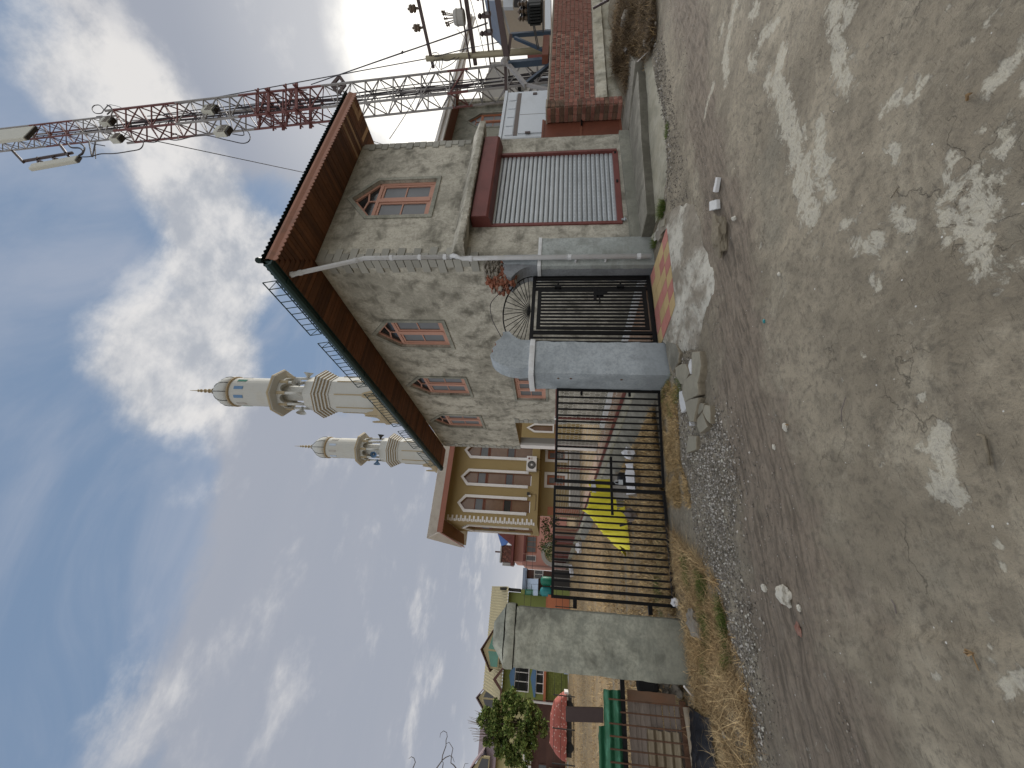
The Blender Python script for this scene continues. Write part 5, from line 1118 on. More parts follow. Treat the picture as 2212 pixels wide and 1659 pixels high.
gvp = [P(*f(*q), 2, 0)[:2] for f, q in ((y3z, (590, 950)), (y3z, (760, 700)), (y3z, (860, 1000)), (y3z, (960, 1400)), (y4z, (700, 60)), (y4z, (800, 400)), (y4z, (860, 800)), (y4z, (900, 1200)), (y4z, (880, 1659)), (y4z, (740, 1659)), (y4z, (760, 1100)), (y4z, (620, 600)), (y4z, (560, 300)), (y4z, (430, 120)), (y3z, (520, 1500)), (y3z, (500, 1200)))]
chips('pale_gravel', 6500, reg(gvp, lambda x, y: np.clip(.5 + .9 * vnoise(x, y, 4, 4, 81), .05, 1)), .003, .017, 'chips_pale', (1, 5, 0), 21, scat=.11)
chips('dark_gravel', 7000, reg(gvp), .003, .012, 'chips_dark', (1, 5, 0), 22, scat=.1)
chips('white_chips', 420, reg(gvp), .006, .02, 'stone_pale', (1, 5, 0), 23)
roadp = [(-3, 1.2), (9, .8), (11, 2.6), (8, 3.8), (5, 4.0), (2.8, 4.6), (0, 4.9), (-2.5, 4.4)]
chips('road_grit', 700, reg(roadp), .0012, .0055, 'chips_pale', (3, 3, 0), 24, -.002)
chips('clods', 5000, reg([(2.2, 4.2), (5.2, 3.5), (8.6, 3.3), (8.6, 3.9), (5.6, 4.1), (2.9, 4.85)]), .003, .015, 'chips_dark', (4, 4, 0), 25)
chips('step_rubble', 900, reg([(6.1, 3.72), (9.3, 3.55), (9.4, 3.85), (6.2, 3.95), (5.6, 4.35), (5.5, 4.1)]), .004, .024, 'chips_pale', (7, 4, 0), 26)
chips('slab_rubble', 1600, reg([(3.0, 4.5), (2.6, 4.35), (1.6, 4.7), (1.5, 5.2), (2.2, 5.3), (2.9, 5.1)]), .003, .02, 'chips_pale', (2.3, 4.9, 0), 27)
chips('track_clods', 9000, reg([(-2.5, 2.4), (1.5, 3.2), (5, 2.9), (9, 2.6), (9, 3.6), (5, 3.9), (2.5, 4.4), (-1, 4.3), (-2.8, 3.9)], lambda x, y: np.clip(.35 + 1.3 * vnoise(x, y, 2.5, 6, 99), 0, 1)), .002, .009, 'chips_dark', (3, 3, 0), 28, -.002)
# ================================================================ YELLOW PRAYER HALL
MQ = thing('yellow_hall', 'mustard two-storey hall with tall white-framed pointed windows behind the bare cement house', 'building', (4.15, 26, 0))
MY = 26.0; mf = fy(MY)
TW = [(4.82, 5.59), (6.52, 7.29), (8.37, 9.14)]
def pw(a0, a1, z0, zs, za): return pent(a0, a1, z0, zs, za)
MB().sheet(mf, [(4.15, 2.7), (9.4, 2.7), (9.4, 8.62), (4.15, 8.62)], [pw(a, b, 3.2, 7.35, 7.7) for a, b in TW], .2).build('facade', 'mustard', MQ, fix=False)
MB().sheet(fx(4.15), [(MY, 2.7), (30.9, 2.7), (30.9, 8.62), (MY, 8.62)], [pw(27.7, 29.9, 3.1, 7.3, 7.85)], .3).build('side_wall', 'mustard', MQ, fix=False)
MB().quad((4.15, MY, 2.7), (9.4, MY, 2.7), (9.4, 30.9, 2.7), (4.15, 30.9, 2.7)).build('overhang_soffit', 'mustard', MQ)
MB().sheet(fy(27.2), [(4.9, 0), (14, 0), (14, 2.7), (4.9, 2.7)], [(lambda a, b: [(a, 1.0), (b, 1.0), (b, 2.2), (a, 2.2)])(a, b) for a, b in ((6.95, 7.65), (8.75, 9.4))], .2).build('lower_wall', 'mustard', MQ, fix=False)
MB().box(5.6, 14, 27.12, 27.19, 0, .62).build('tile_dado', 'far_grey', MQ); MB().box(5.6, 14, 27.08, 27.15, .62, .72).build('dado_band', 'white_trim', MQ)
MB().box(5.0, 5.5, 27.12, 27.19, .05, 2.1).build('carved_door', 'orange_wood', MQ)
for a, b in ((6.95, 7.65), (8.75, 9.4)):
    f = MB().box(a - .18, a, 27.14, 27.2, .82, 2.38).box(b, b + .18, 27.14, 27.2, .82, 2.38).box(a, b, 27.14, 27.2, 2.2, 2.38).box(a, b, 27.14, 27.2, .82, 1.0).build('window_surround', 'white_trim', MQ)
    MB().box(a, b, 27.3, 27.33, 1.0, 2.2).build('window_sash', 'orange_wood', MQ); MB().box(a + .16, b - .16, 27.28, 27.3, 1.12, 2.05).build('pane', 'glass_frost', MQ)
# right-hand wing, seen through the porch of the cement house
MB().sheet(fy(25.6), [(9.4, 0), (14, 0), (14, 8.6), (9.4, 8.6)], [pw(10.2, 10.62, 1.9, 3.1, 3.5)], .12).build('wing_wall', 'mustard', MQ, fix=False)
MB().quad((9.4, 25.6, 0), (9.4, 27.2, 0), (9.4, 27.2, 8.6), (9.4, 25.6, 8.6)).build('wing_return', 'mustard', MQ)
def tall_window(m, a0, a1, z0, zs, za, k=0):
    c = (a0 + a1) / 2; o = .17; s = MB(); L = [(a0, z0 + .2), (a0, zs), (c, za), (a1, zs), (a1, z0 + .2)]; O = [(a0 - o, z0 + .2), (a0 - o, zs + .08), (c, za + .2), (a1 + o, zs + .08), (a1 + o, z0 + .2)]
    for i in range(4): s.prism(m, [L[i], L[i + 1], O[i + 1], O[i]], -.09, -.002)
    for x in (a0 - o / 2, a1 + o / 2): s.mbox(m, x - o / 2 - .015, x + o / 2 + .015, z0 + .3, z0 + .33, -.1, -.092); s.mbox(m, x - o / 2 - .015, x + o / 2 + .015, z0 + .42, z0 + .45, -.1, -.092)
    s.build('window_surround', 'white_trim', MQ)
    H_ = zs - z0; f = MB(); e = .035
    f.mbox(m, a0, a0 + e, z0, zs, .1, .16); f.mbox(m, a1 - e, a1, z0, zs, .1, .16); f.mbar(m, (a0, zs), (c, za - .02), e * 1.5, .1, .16); f.mbar(m, (a1, zs), (c, za - .02), e * 1.5, .1, .16)
    lv = [z0, z0 + .29 * H_, z0 + .41 * H_, z0 + .70 * H_, z0 + .73 * H_, z0 + .86 * H_, zs]
    for z in lv[1:-1]: f.mbox(m, a0 + e, a1 - e, z - .03, z + .03, .1, .16)
    fo = f.build('window_frame', 'brown_wood', MQ)
    mats = ['glass_brown', 'glass_dark', 'glass_brown', 'brown_wood', 'glass_frost', 'glass_brown']
    for i in range(6):
        MB().mbox(m, a0 + e, a1 - e, lv[i] + .03, lv[i + 1] - .03 if i < 5 else zs, .13, .14).build('pane', mats[i], fo)
    MB().prism(m, [(a0 + e, zs), (a1 - e, zs), (c, za - .06)], .13, .14).build('pane', 'glass_brown', fo)
for a, b in TW: tall_window(mf, a, b, 3.2, 7.35, 7.7)
tall_window(fx(4.15), 27.7, 29.9, 3.1, 7.3, 7.85)
s = MB(); m = fy(25.6); L = pw(10.2, 10.62, 1.9, 3.1, 3.5); O = pw(10.08, 10.74, 1.8, 3.15, 3.68)
for i in range(5): j = (i + 1) % 5; s.prism(m, [L[i], L[j], O[j], O[i]], -.06, -.002)
s.build('window_surround', 'white_trim', MQ); MB().mbox(m, 10.2, 10.62, 1.9, 3.5, .1, .11).build('pane', 'glass_brown', MQ)
qw = unit_mesh('white_quoin', 'white_trim', .02)
quoins(4.15, MY, 1, 1, 2.85, 8.45, 40, MQ, qw, .30, .1, 'quoin', .03)
eb = MB(); ex, ey = 3.2, 24.85
MB().quad((ex, ey, 8.55), (9.6, ey, 8.55), (9.6, MY + .02, 8.63), (4.15, MY, 8.63)).build('front_soffit', 'mustard', MQ, fix=False)
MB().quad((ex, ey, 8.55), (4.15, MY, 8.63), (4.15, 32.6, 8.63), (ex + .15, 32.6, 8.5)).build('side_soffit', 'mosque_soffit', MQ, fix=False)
MB().box(ex, 14, ey - .02, ey + .02, 8.38, 8.63).build('fascia', 'mosque_fascia', MQ)
v = MB(); n = 70
for k in range(n):
    x0 = ex + (14 - ex) * k / n; w = (14 - ex) / n; v.prism(lambda a, z, d: (a, ey - .015 + d, z), [(x0, 8.38), (x0 + w, 8.38)] + [(x0 + w * (1 - t / 4), 8.33 - .05 * math.sin(math.pi * t / 4)) for t in range(5)], 0, .02)
v.build('valance', 'mosque_fascia', MQ, fix=False)
v = MB(); n = 40
for k in range(n):
    y0 = ey + 7.7 * k / n; w = 7.7 / n; v.prism(lambda a, z, d: (ex + d, a, z), [(y0, 8.55), (y0 + w, 8.55)] + [(y0 + w * (1 - t / 4), 8.44 - .05 * math.sin(math.pi * t / 4)) for t in range(5)], 0, .02)
v.build('side_valance', 'mosque_fascia', MQ, fix=False)
MB().grid(lambda u, w: (ex + .3 + (14 - ex) * u, ey + .5 + 4.5 * w, 8.7 + 1.6 * w + .02 * math.sin(u * 14 / .2 * 6.28)), 240, 1).grid(lambda u, w: (ex + .3 + (14 - ex) * u, 34 - 4.2 * w, 8.66 + 1.64 * w), 2, 1).build('roof', 'white_roof', MQ, fix=False, smooth=True)
MB().hexa([(3.2, 24.83, 8.63), (14, 24.83, 8.63), (14, 24.9, 8.63), (3.2, 24.9, 8.63), (2.75, 24.4, 9.06), (14, 24.4, 9.06), (14, 24.45, 9.08), (2.75, 24.45, 9.08)]).build('white_cornice', 'white_roof', MQ)
MB().quad((3.2, 24.85, 8.4), (3.2, 24.85, 8.63), (2.75, 24.4, 9.06), (2.78, 24.44, 8.98)).hexa([(3.2, 24.86, 8.56), (3.36, 32.6, 8.5), (3.4, 32.6, 8.5), (3.24, 24.86, 8.56), (2.75, 24.42, 9.04), (3.18, 32.6, 8.72), (3.22, 32.6, 8.72), (2.8, 24.42, 9.04)]).build('side_cornice', 'white_trim', MQ)
AC = thing('air_conditioner', 'white outdoor air-conditioning unit bolted under the second tall window of the yellow hall', 'air conditioner', (7.9, 25.75, 2.85))
MB().box(7.44, 8.42, 25.62, 25.95, 2.88, 3.54).build('casing', 'white_trim', AC, bevel=.02)
MB().tube([(7.82, 25.615, 3.2), (7.82, 25.6, 3.2)], .27, 20).build('fan_grille', 'far_dark', AC); MB().tube([(7.82, 25.6, 3.2), (7.82, 25.585, 3.2)], .06, 10).build('fan_hub', 'white_trim', AC)
for k in range(8): a = k * math.pi / 8; MB().bar((7.82 - .26 * math.cos(a), 25.592, 3.2 - .26 * math.sin(a)), (7.82 + .26 * math.cos(a), 25.592, 3.2 + .26 * math.sin(a)), .012).build('grille_wire', 'far_grey', AC)
MB().tube([(8.25, 25.618, 3.38), (8.25, 25.61, 3.38)], .07, 14).build('round_badge', 'steel_red', AC)
def text(body, size, loc, rot, mat, parent, name='lettering', ext=.004):
    cu = bpy.data.curves.new(name, 'FONT'); cu.body = body; cu.size = size; cu.extrude = ext; cu.align_x = 'CENTER'; cu.align_y = 'CENTER'
    to = bpy.data.objects.new('tmp_text', cu); C.objects.link(to); dg = bpy.context.evaluated_depsgraph_get(); me = bpy.data.meshes.new_from_object(to.evaluated_get(dg)); bpy.data.objects.remove(to)
    me.materials.clear(); me.materials.append(MATS[mat]); o = bpy.data.objects.new(name, me); C.objects.link(o); o.parent = parent; o.location = Vector(loc) - ORG[parent.name]; o.rotation_euler = rot; return o
text('LG', .13, (8.25, 25.612, 3.22), (math.pi / 2, 0, 0), 'maroon', AC)
for x in (7.55, 8.3): MB().bar((x, 25.65, 2.86), (x, 26, 2.86), .03).bar((x, 25.66, 2.86), (x, 26, 2.6), .02).build('bracket', 'far_dark', AC)
lm = thing('wall_lamp', 'small dark floodlight on the yellow wall between the tall windows', 'lamp', (5.98, 25.9, 3.3))
MB().box(5.9, 6.08, 25.8, 25.93, 3.25, 3.42).build('lamp_head', 'far_dark', lm); MB().box(5.82, 5.9, 25.82, 25.98, 3.18, 3.3).build('lamp_glass', 'white_trim', lm); MB().tube([(6.0, 25.97, 3.2), (6.0, 25.97, 2.85), (5.0, 25.97, 2.85), (5.0, 25.97, 2.92)], .012, 5).build('conduit', 'rust', lm)
# ================================================================ MINARETS
def minaret(cx, cy, label, strip):
    T = thing('minaret', label, 'minaret', (cx, cy, 0), 'white minarets'); rot = math.atan2(-cy, -cx); R8 = math.pi / 4
    def oc(nm, mat, prof, n=8, r=None): return MB().lathe(cx, cy, prof, n, rot if r is None else r).build(nm, mat, T)
    oc('base', 'tan_trim', [(2.7, 0), (2.7, 18.4), (2.85, 18.7), (2.85, 19.1), (2.3, 19.3)])
    for k in range(8):
        a = rot + R8 * k; b = rot + R8 * (k + 1); p = Vector((cx + 2.6 * math.cos(a), cy + 2.6 * math.sin(a), 19.1)); q = Vector((cx + 2.6 * math.cos(b), cy + 2.6 * math.sin(b), 19.1)); d = (q - p)
        n_ = Vector((math.cos((a + b) / 2), math.sin((a + b) / 2), 0)) * .12
        MB().prism(lambda s_, z, t: tuple(p + d * s_ + n_ * t + Vector((0, 0, z))), [(0, 0), (.0, 1.3), (.06, 1.5), (.12, 1.2), (.2, .55), (.3, .35), (.5, .3), (.7, .35), (.8, .55), (.88, 1.2), (.94, 1.5), (1, 1.3), (1, 0)], 0, 1).build('parapet_crest', 'tan_trim', T)
    oc('shaft', 'minaret_white', [(1.8, 19), (1.76, 24.85)])
    for k in range(8):
        a = rot + R8 * k; MB().bar((cx + 1.8 * math.cos(a), cy + 1.8 * math.sin(a), 19.2), (cx + 1.76 * math.cos(a), cy + 1.76 * math.sin(a), 24.1), .1).build('corner_strip', 'tan_trim', T)
    z = 24.8
    for k in range(5):
        r = 1.84 + .13 * k; oc('tier', 'minaret_white', [(r, z), (r, z + .17)]); oc('tier_band', 'tan_dark', [(r - .015, z + .17), (r + .06, z + .19), (r + .06, z + .25), (r - .02, z + .27)]); z += .27
    oc('shoulder', 'minaret_white', [(2.3, z), (1.95, z + .15), (1.72, z + .35), (1.68, 27.4), (1.1, 27.45)])
    oc('core', 'minaret_white', [(.75, 27.3), (.75, 30.6)], 12)
    for k in range(8):
        a = rot + R8 * k; MB().tube([(cx + 1.5 * math.cos(a), cy + 1.5 * math.sin(a), 27.4), (cx + 1.5 * math.cos(a), cy + 1.5 * math.sin(a), 29.5)], .13, 10).build('column', 'minaret_white', T, smooth=True)
        MB().bar((cx + 1.52 * math.cos(a), cy + 1.52 * math.sin(a), 29.45), (cx + 1.52 * math.cos(a), cy + 1.52 * math.sin(a), 30.4), .26).build('bracket', 'tan_trim', T)
        b = rot + R8 * (k + 1); p = Vector((cx + 1.6 * math.cos(a), cy + 1.6 * math.sin(a), 29.4)); q = Vector((cx + 1.6 * math.cos(b), cy + 1.6 * math.sin(b), 29.4)); d = q - p; n_ = Vector((math.cos((a + b) / 2), math.sin((a + b) / 2), 0)) * -.12
        ap = [(.5 + .38 * math.cos(t * math.pi / 8), .15 + .62 * math.sin(t * math.pi / 8)) for t in range(9)]
        MB().prism(lambda s_, z_, t: tuple(p + d * s_ + n_ * t + Vector((0, 0, z_))), [(0, 0), (0, 1.15), (1, 1.15), (1, 0), (.88, 0)] + ap + [(.12, 0)], 0, 1).build('arch_panel', 'minaret_white', T)
    oc('balcony', 'minaret_white', [(1.5, 30.45), (2.3, 30.62), (2.34, 30.66), (2.34, 30.7)]); oc('balcony_rim', 'tan_trim', [(2.35, 30.7), (2.38, 30.72), (2.38, 30.9), (2.2, 30.92), (1.4, 30.93)])
    oc('drum', 'minaret_white', [(1.45, 30.9), (1.42, 35.3)], 28)
    for k in range(10):
        a = rot + math.pi / 5 * k + .3; c_ = Vector((cx + 1.43 * math.cos(a), cy + 1.43 * math.sin(a), 34.35)); MB().bar(c_ - Vector((0, 0, .45)), c_ + Vector((0, 0, .45)), .3, .05, up=(math.cos(a), math.sin(a), 0)).build('slot_window', strip[k % len(strip)], T)
    oc('drum_rim', 'tan_dark', [(1.45, 35.28), (1.56, 35.36), (1.56, 35.46), (1.5, 35.5)], 28)
    dp = [(1.5, 35.48), (1.56, 35.8), (1.5, 36.2), (1.25, 36.65), (.85, 37.05), (.5, 37.3), (.28, 37.5), (.2, 37.6)]
    MB().lathe(cx, cy, dp, 32).build('dome', 'minaret_white', T, smooth=True)
    for k in range(10): a = rot + math.pi / 5 * k; MB().tube([(cx + (r + .01) * math.cos(a), cy + (r + .01) * math.sin(a), z_) for r, z_ in dp], .035, 5).build('dome_rib', 'far_dark', T)
    oc('spire', 'tan_trim', [(.24, 37.55), (.3, 37.65), (.12, 37.75), (.08, 37.9), (.22, 38.02), (.22, 38.1), (.07, 38.25), (.07, 38.33), (.2, 38.45), (.2, 38.52), (.06, 38.66), (.06, 38.75), (.17, 38.87), (.17, 38.94), (.05, 39.05), (.15, 39.2), (.05, 39.35), (.02, 40.1)], 12)
    done = set()
    for ob in T.children:
        me = ob.data
        if me.name in done: continue
        done.add(me.name)
        for v_ in me.vertices: v_.co.z = float(np.interp(v_.co.z, MZ0, MZ1))
    return T, rot
MZ0 = [0, 18, 19.1, 24.8, 26.15, 27.4, 30.45, 30.9, 35.48, 37.55, 40.1]; MZ1 = [0, 17.3, 18.3, 23.5, 24.9, 26.2, 29.0, 29.45, 34.45, 37.1, 39.9]
def horn(c, d, label, mat='minaret_white'):
    c = Vector(c); d = Vector(d).normalized(); T = thing('loudspeaker', label, 'loudspeaker', tuple(c), 'horn loudspeakers')
    pts = [c - d * .5, c - d * .3, c - d * .15, c, c + d * .12, c + d * .18]; rs = [.1, .13, .2, .32, .44, .47]
    mb = MB(); n = 18; u = d.orthogonal().normalized(); w = d.cross(u)
    for p, r in zip(pts, rs): mb.v += [tuple(p + (u * math.cos(2 * math.pi * j / n) + w * math.sin(2 * math.pi * j / n)) * r) for j in range(n)]
    for k in range(5):
        for j in range(n): a, b = k * n + j, k * n + (j + 1) % n; mb.f.append((a, b, b + n, a + n))
    mb.f.append(tuple(range(n))[::-1]); mb.build('bell', mat, T, smooth=True, fix=False)
    MB().tube([c - d * .2, c + d * .1], .07, 8).build('driver', 'far_grey', T)
m1, rot = minaret(16.7, 34, 'nearer and larger white minaret, showing blue and green slot windows under its dome', ['far_blue', 'green_tank', 'far_grey'])
m2, rot2 = minaret(17.4, 53, 'farther and smaller white minaret, beside the larger one', ['blue_sheet', 'far_grey'])
def hp_(cx, cy, a, z): r = 1.95; return (cx + r * math.cos(a), cy + r * math.sin(a), z)
for da, lb in ((.55, 'silver horn loudspeaker at the front of the nearer minaret arcade'), (-1.15, 'silver horn loudspeaker at the left of the nearer minaret arcade'), (1.6, 'silver horn loudspeaker at the right edge of the nearer minaret arcade')):
    a = rot + da; horn(hp_(16.7, 34, a, 26.75), (math.cos(a), math.sin(a), -.1), lb)
for da, lb in ((-.35, 'blue-grey horn loudspeaker at the front of the farther minaret arcade'), (-1.3, 'blue-grey horn loudspeaker at the left of the farther minaret arcade'), (1.5, 'dark horn loudspeaker at the right of the farther minaret arcade')):
    a = rot2 + da; horn(hp_(17.4, 53, a, 26.75), (math.cos(a), math.sin(a), -.1), lb, 'far_blue' if da < 1 else 'far_dark')
# ================================================================ FAR HOUSES ON THE LEFT
def win(parent, m, a0, a1, z0, z1, frame='white_trim', gl='glass_dark', cols=2):
    f = MB(); e = .07
    f.mbox(m, a0 - e, a0, z0 - e, z1 + e, -.06, -.002); f.mbox(m, a1, a1 + e, z0 - e, z1 + e, -.06, -.002); f.mbox(m, a0, a1, z1, z1 + e, -.06, -.002); f.mbox(m, a0, a1, z0 - e, z0, -.06, -.002)
    for k in range(1, cols): x = a0 + (a1 - a0) * k / cols; f.mbox(m, x - .03, x + .03, z0, z1, -.05, -.004)
    fo = f.build('window', frame, parent)
    for k in range(cols): MB().mbox(m, a0 + (a1 - a0) * k / cols + .03, a0 + (a1 - a0) * (k + 1) / cols - .03, z0, z1, -.02, -.003).build('pane', gl, fo)
    return fo
GH = thing('green_house', 'lime green house with tan roof, green glass dormer and blue window pediments', 'house', (-3, 45, 0))
gf = fy(45); b0 = .25
MB().box(-7.77, .6, 45.002, 53, 2.3, 6.05).build('upper_wall', 'olive', GH); MB().box(-7.7, .6, 45.05, 53, 0, 2.08).build('lower_wall', 'olive_tile', GH)
for j in range(9):
    for i in range(26): MB().box(-7.68 + .32 * i + (.16 * (j % 2)), -7.68 + .32 * i + (.16 * (j % 2)) + .29, 45.01, 45.05, .35 + .19 * j, .35 + .19 * j + .165).build('tile', 'olive_tile', GH) if i < 10 or j > 20 else None
MB().box(-8.0, .75, 44.7, 45.4, 2.08, 2.3).build('floor_band', 'far_orange', GH)
MB().grid(lambda u, v: (-8.05 + 9.1 * u, 44.2 + 4.6 * v, 6.0 + 2.3 * v + .03 * math.sin(u * 9.1 / .25 * 6.28)), 240, 1).build('roof', 'far_tan_roof', GH, fix=False, smooth=True)
MB().quad((.95, 44.2, 5.9), (.95, 48.8, 8.25), (.95, 53, 5.9), (.95, 53, 5.5)).box(.7, .94, 44.6, 49, 4.9, 6.9).build('gable_end', 'far_dark', GH)
MB().box(.5, .9, 44.7, 45.6, .1, 4.8).build('corner_bay', 'olive', GH); win(GH, fy(44.7), .52, .88, 2.4, 4.3, 'green_tank', 'glass_green', 1)
def gable(parent, cx, w, z0, z1, y, mat, roofm, gl='glass_green', dep=2.2):
    a0, a1 = cx - w / 2, cx + w / 2; m = fy(y)
    D = MB().prism(m, [(a0 + .25, z0), (a1 - .25, z0), (a1 - .25, z0 + (z1 - z0) * .45), (cx, z1 - .15), (a0 + .25, z0 + (z1 - z0) * .45)], 0, .3).build('dormer', mat, parent)
    MB().hexa([m(a0, z0 + .45 * (z1 - z0) - .1, -.2), m(cx, z1, -.2), m(cx, z1, dep), m(a0, z0 + .45 * (z1 - z0) - .1, dep)] + [m(a0, z0 + .45 * (z1 - z0), -.2), m(cx, z1 + .1, -.2), m(cx, z1 + .1, dep), m(a0, z0 + .45 * (z1 - z0), dep)]).hexa([m(a1, z0 + .45 * (z1 - z0) - .1, -.2), m(cx, z1, -.2), m(cx, z1, dep), m(a1, z0 + .45 * (z1 - z0) - .1, dep)] + [m(a1, z0 + .45 * (z1 - z0), -.2), m(cx, z1 + .1, -.2), m(cx, z1 + .1, dep), m(a1, z0 + .45 * (z1 - z0), dep)]).build('dormer_roof', roofm, D)
    for s0, s1 in ((a0 + .4, cx - .08), (cx + .08, a1 - .4)): MB().prism(m, [(s0, z0 + .1), (s1, z0 + .1), (s1, z0 + .62 * (z1 - z0) if s1 < cx else z0 + .42 * (z1 - z0)), (s0, z0 + .42 * (z1 - z0) if s0 < cx - .2 else z0 + .62 * (z1 - z0))], -.02, -.004).build('pane', gl, D)
gable(GH, -4.35, 3.3, 6.45, 8.15, 44.3, 'far_tan_roof', 'far_brown')
MB().prism(fy(44.05), [(-8.0, 5.95), (-7.2, 5.95), (-6.5, 6.55), (-5.7, 5.95), (-4.6, 5.95), (-4.6, 6.1), (-5.6, 6.1), (-6.5, 6.85), (-7.3, 6.1), (-8.0, 6.1)], 0, .15).build('eaves_board', 'far_brown', GH)
for z0 in (3.7, 1.2):
    zz1 = z0 + 1.2 if z0 > 3 else 2.95; za_ = z0 if z0 > 3 else 2.36
    win(GH, gf, -7.25, -5.2, za_, zz1, 'white_trim', 'glass_dark', 3)
    pd_ = MB().prism(gf, [(-7.6, zz1 + .05), (-4.9, zz1 + .05), (-4.9, zz1 + .2), (-6.2, zz1 + .55), (-7.6, zz1 + .2)], -.12, -.01).build('pediment', 'far_blue', GH)
PH = thing('purple_roof_house', 'pale yellow house with purple-brown roofs and two dormers behind the tree', 'house', (-14, 50, 0))
MB().box(-22, -8.6, 50, 58, 0, 6.7).build('wall', 'far_yellow', PH); MB().box(-22, -8.5, 49.6, 50, 3.9, 5.8).build('upper_band', 'far_yellow', PH)
MB().box(-22, -8.6, 49.9, 49.99, 0, 3.3).build('ground_floor_front', 'far_brown', PH)
MB().grid(lambda u, v: (-22.5 + 15.3 * u, 49.3 + 3.6 * v, 6.6 + 2.2 * v), 4, 1).quad((-7.2, 49.3, 6.6), (-7.2, 52.9, 8.8), (-22.5, 52.9, 8.8), (-22.5, 58, 6.5)).build('roof', 'far_purple_roof', PH, fix=False)
gable(PH, -8.9, 2.4, 7.2, 8.95, 49.5, 'far_tan_roof', 'far_purple_roof', 'glass_dark'); gable(PH, -14.3, 2.6, 7.2, 8.95, 49.5, 'far_tan_roof', 'far_purple_roof', 'glass_dark'); gable(PH, -18, 2.6, 7.2, 9.0, 49.5, 'far_tan_roof', 'far_purple_roof', 'glass_dark')
win(PH, fy(49.9), -12.8, -11.2, 6.3 - .2, 7.4 - .9, 'far_yellow', 'glass_dark', 1); win(PH, fy(49.9), -14.6, -13.4, .9, 2.6, 'far_brown', 'glass_frost', 2); win(PH, fy(49.9), -17.6, -16, .9, 2.6, 'far_brown', 'glass_frost', 2); win(PH, fy(49.6), -17.6, -16, 4.3, 5.5, 'far_brown', 'glass_dark', 2)
for k in range(16): MB().box(-17 + .34 * k, -16.83 + .34 * k, 49.3, 49.4, 3.3, 3.95).build('baluster', 'white_trim', PH)
MB().box(-17.2, -11.6, 49.28, 49.42, 3.95, 4.05).build('balcony_rail', 'white_trim', PH)
for x in (-16.6, -13.9): tag(MB().prism(fy(47), [(x - 1.1, 0), (x + 1.1, 0), (x + 1.1, 1.6), (x + .4, 2.3), (x - .4, 2.3), (x - 1.1, 1.6)], 0, .2).build('garden_wall_panel', 'far_yellow', None), ('pale yellow shaped garden wall panel at far left' if x < -15 else 'pale yellow shaped garden wall panel next to the covered car'), 'wall')
tag(MB().box(-30, -7.8, 47.6, 47.8, 0, 1.9).build('garden_wall', 'far_brown', None), 'dark brown garden wall in the shade under the tree', 'wall')
tag(MB().tube([(-7.85, 44.5, 0), (-7.85, 44.5, 3.2)], .09, 8).build('white_pole', 'white_trim', None), 'white pole rising beside the tree at the green house corner', 'pole')
# tree
TR = thing('leafy_tree', 'bushy dark green tree with pale twigs at its top beyond the field', 'tree', (-8.3, 38, 0))
tk = MB().tube([(-8.3, 38, 0), (-8.25, 38, 1.2), (-8.2, 38.1, 2.4)], .16, 8, r2=.09)
crown_c = []
r_ = random.Random(9)
clumps_ = [(-8.3, 38, 5.5, .75), (-7.3, 37.8, 4.9, .8), (-9.2, 38, 5.0, .75), (-8.2, 37.2, 4.3, .95), (-9.6, 37.8, 3.7, .7), (-6.9, 38, 3.9, .6), (-7.4, 37.5, 3.1, .7), (-8.9, 37.4, 3.0, .8), (-8.1, 37.6, 2.6, .6), (-8.7, 38.3, 4.4, 1.1), (-10.0, 38, 4.5, .45), (-6.6, 38.1, 4.6, .4), (-8.0, 38, 6.3, .6), (-8.9, 38, 5.9, .6), (-7.5, 37.8, 5.7, .5)]
for k in range(195):
    cx_, cy_, cz_, cr_ = clumps_[k % 15]; q = Vector((r_.gauss(0, 1), r_.gauss(0, 1), r_.gauss(0, .8))); q = q.normalized() * cr_ * r_.uniform(.5, 1.1)
    crown_c.append((cx_ + q.x, cy_ + q.y, cz_ + q.z))
for k in range(0, 150, 3): c_ = crown_c[k]; tk.tube([(-8.22, 38, 1.6 + .9 * r_.random()), ((c_[0] - 8.2) / 2, 38 + (c_[1] - 38) * .4, (c_[2] + 2.6) / 2), c_], .04, 4, r2=.012)
for k in range(22): a = r_.uniform(-1, 1); tk.tube([(-8.6 + a * .5, 38, 5.4), (-8.5 + a * .9, 38 + r_.uniform(-.4, .4), 6.4 + r_.random() * .5), (-8.4 + a * 1.1, 38, 6.9 + .9 * r_.random() * (1 - abs(a)) + .2)], .02, 4, r2=.008)
tk.build('trunk', 'bark', TR, smooth=True)
def foliage(name, parent, centers, rad, per, size, mat, seed, droop=.2):
    r = np.random.default_rng(seed); Cn = np.array(centers); n = len(Cn) * per; c = np.repeat(Cn, per, 0)
    d = r.normal(0, 1, (n, 3)); d /= np.linalg.norm(d, axis=1)[:, None]; p = c + d * (rad * r.uniform(.15, 1, n) ** .6)[:, None] * np.array([1, 1, .75])
    ax = r.normal(0, 1, (n, 3)); ax[:, 2] += .5; ax /= np.linalg.norm(ax, axis=1)[:, None]; s = size * r.uniform(.6, 1.4, n)
    w = np.cross(ax, r.normal(0, 1, (n, 3))); w /= np.linalg.norm(w, axis=1)[:, None]
    V = np.stack([p, p + (ax * .5 + w * .28) * s[:, None], p + ax * s[:, None], p + (ax * .5 - w * .28) * s[:, None]], 1).reshape(-1, 3) - np.array(ORG[parent.name])
    me = npmesh(name, V, np.arange(n * 4).reshape(-1, 4), mat, False); o = bpy.data.objects.new(name, me); C.objects.link(o); o.parent = parent; return o
foliage('crown', TR, crown_c, .3, 150, .17, 'leaf', 3)
foliage('crown_top', TR, [(-8.6 + .25 * k, 38, 6.1 + .35 * math.sin(k)) for k in range(-3, 6)], .4, 30, .14, 'shrub', 4)
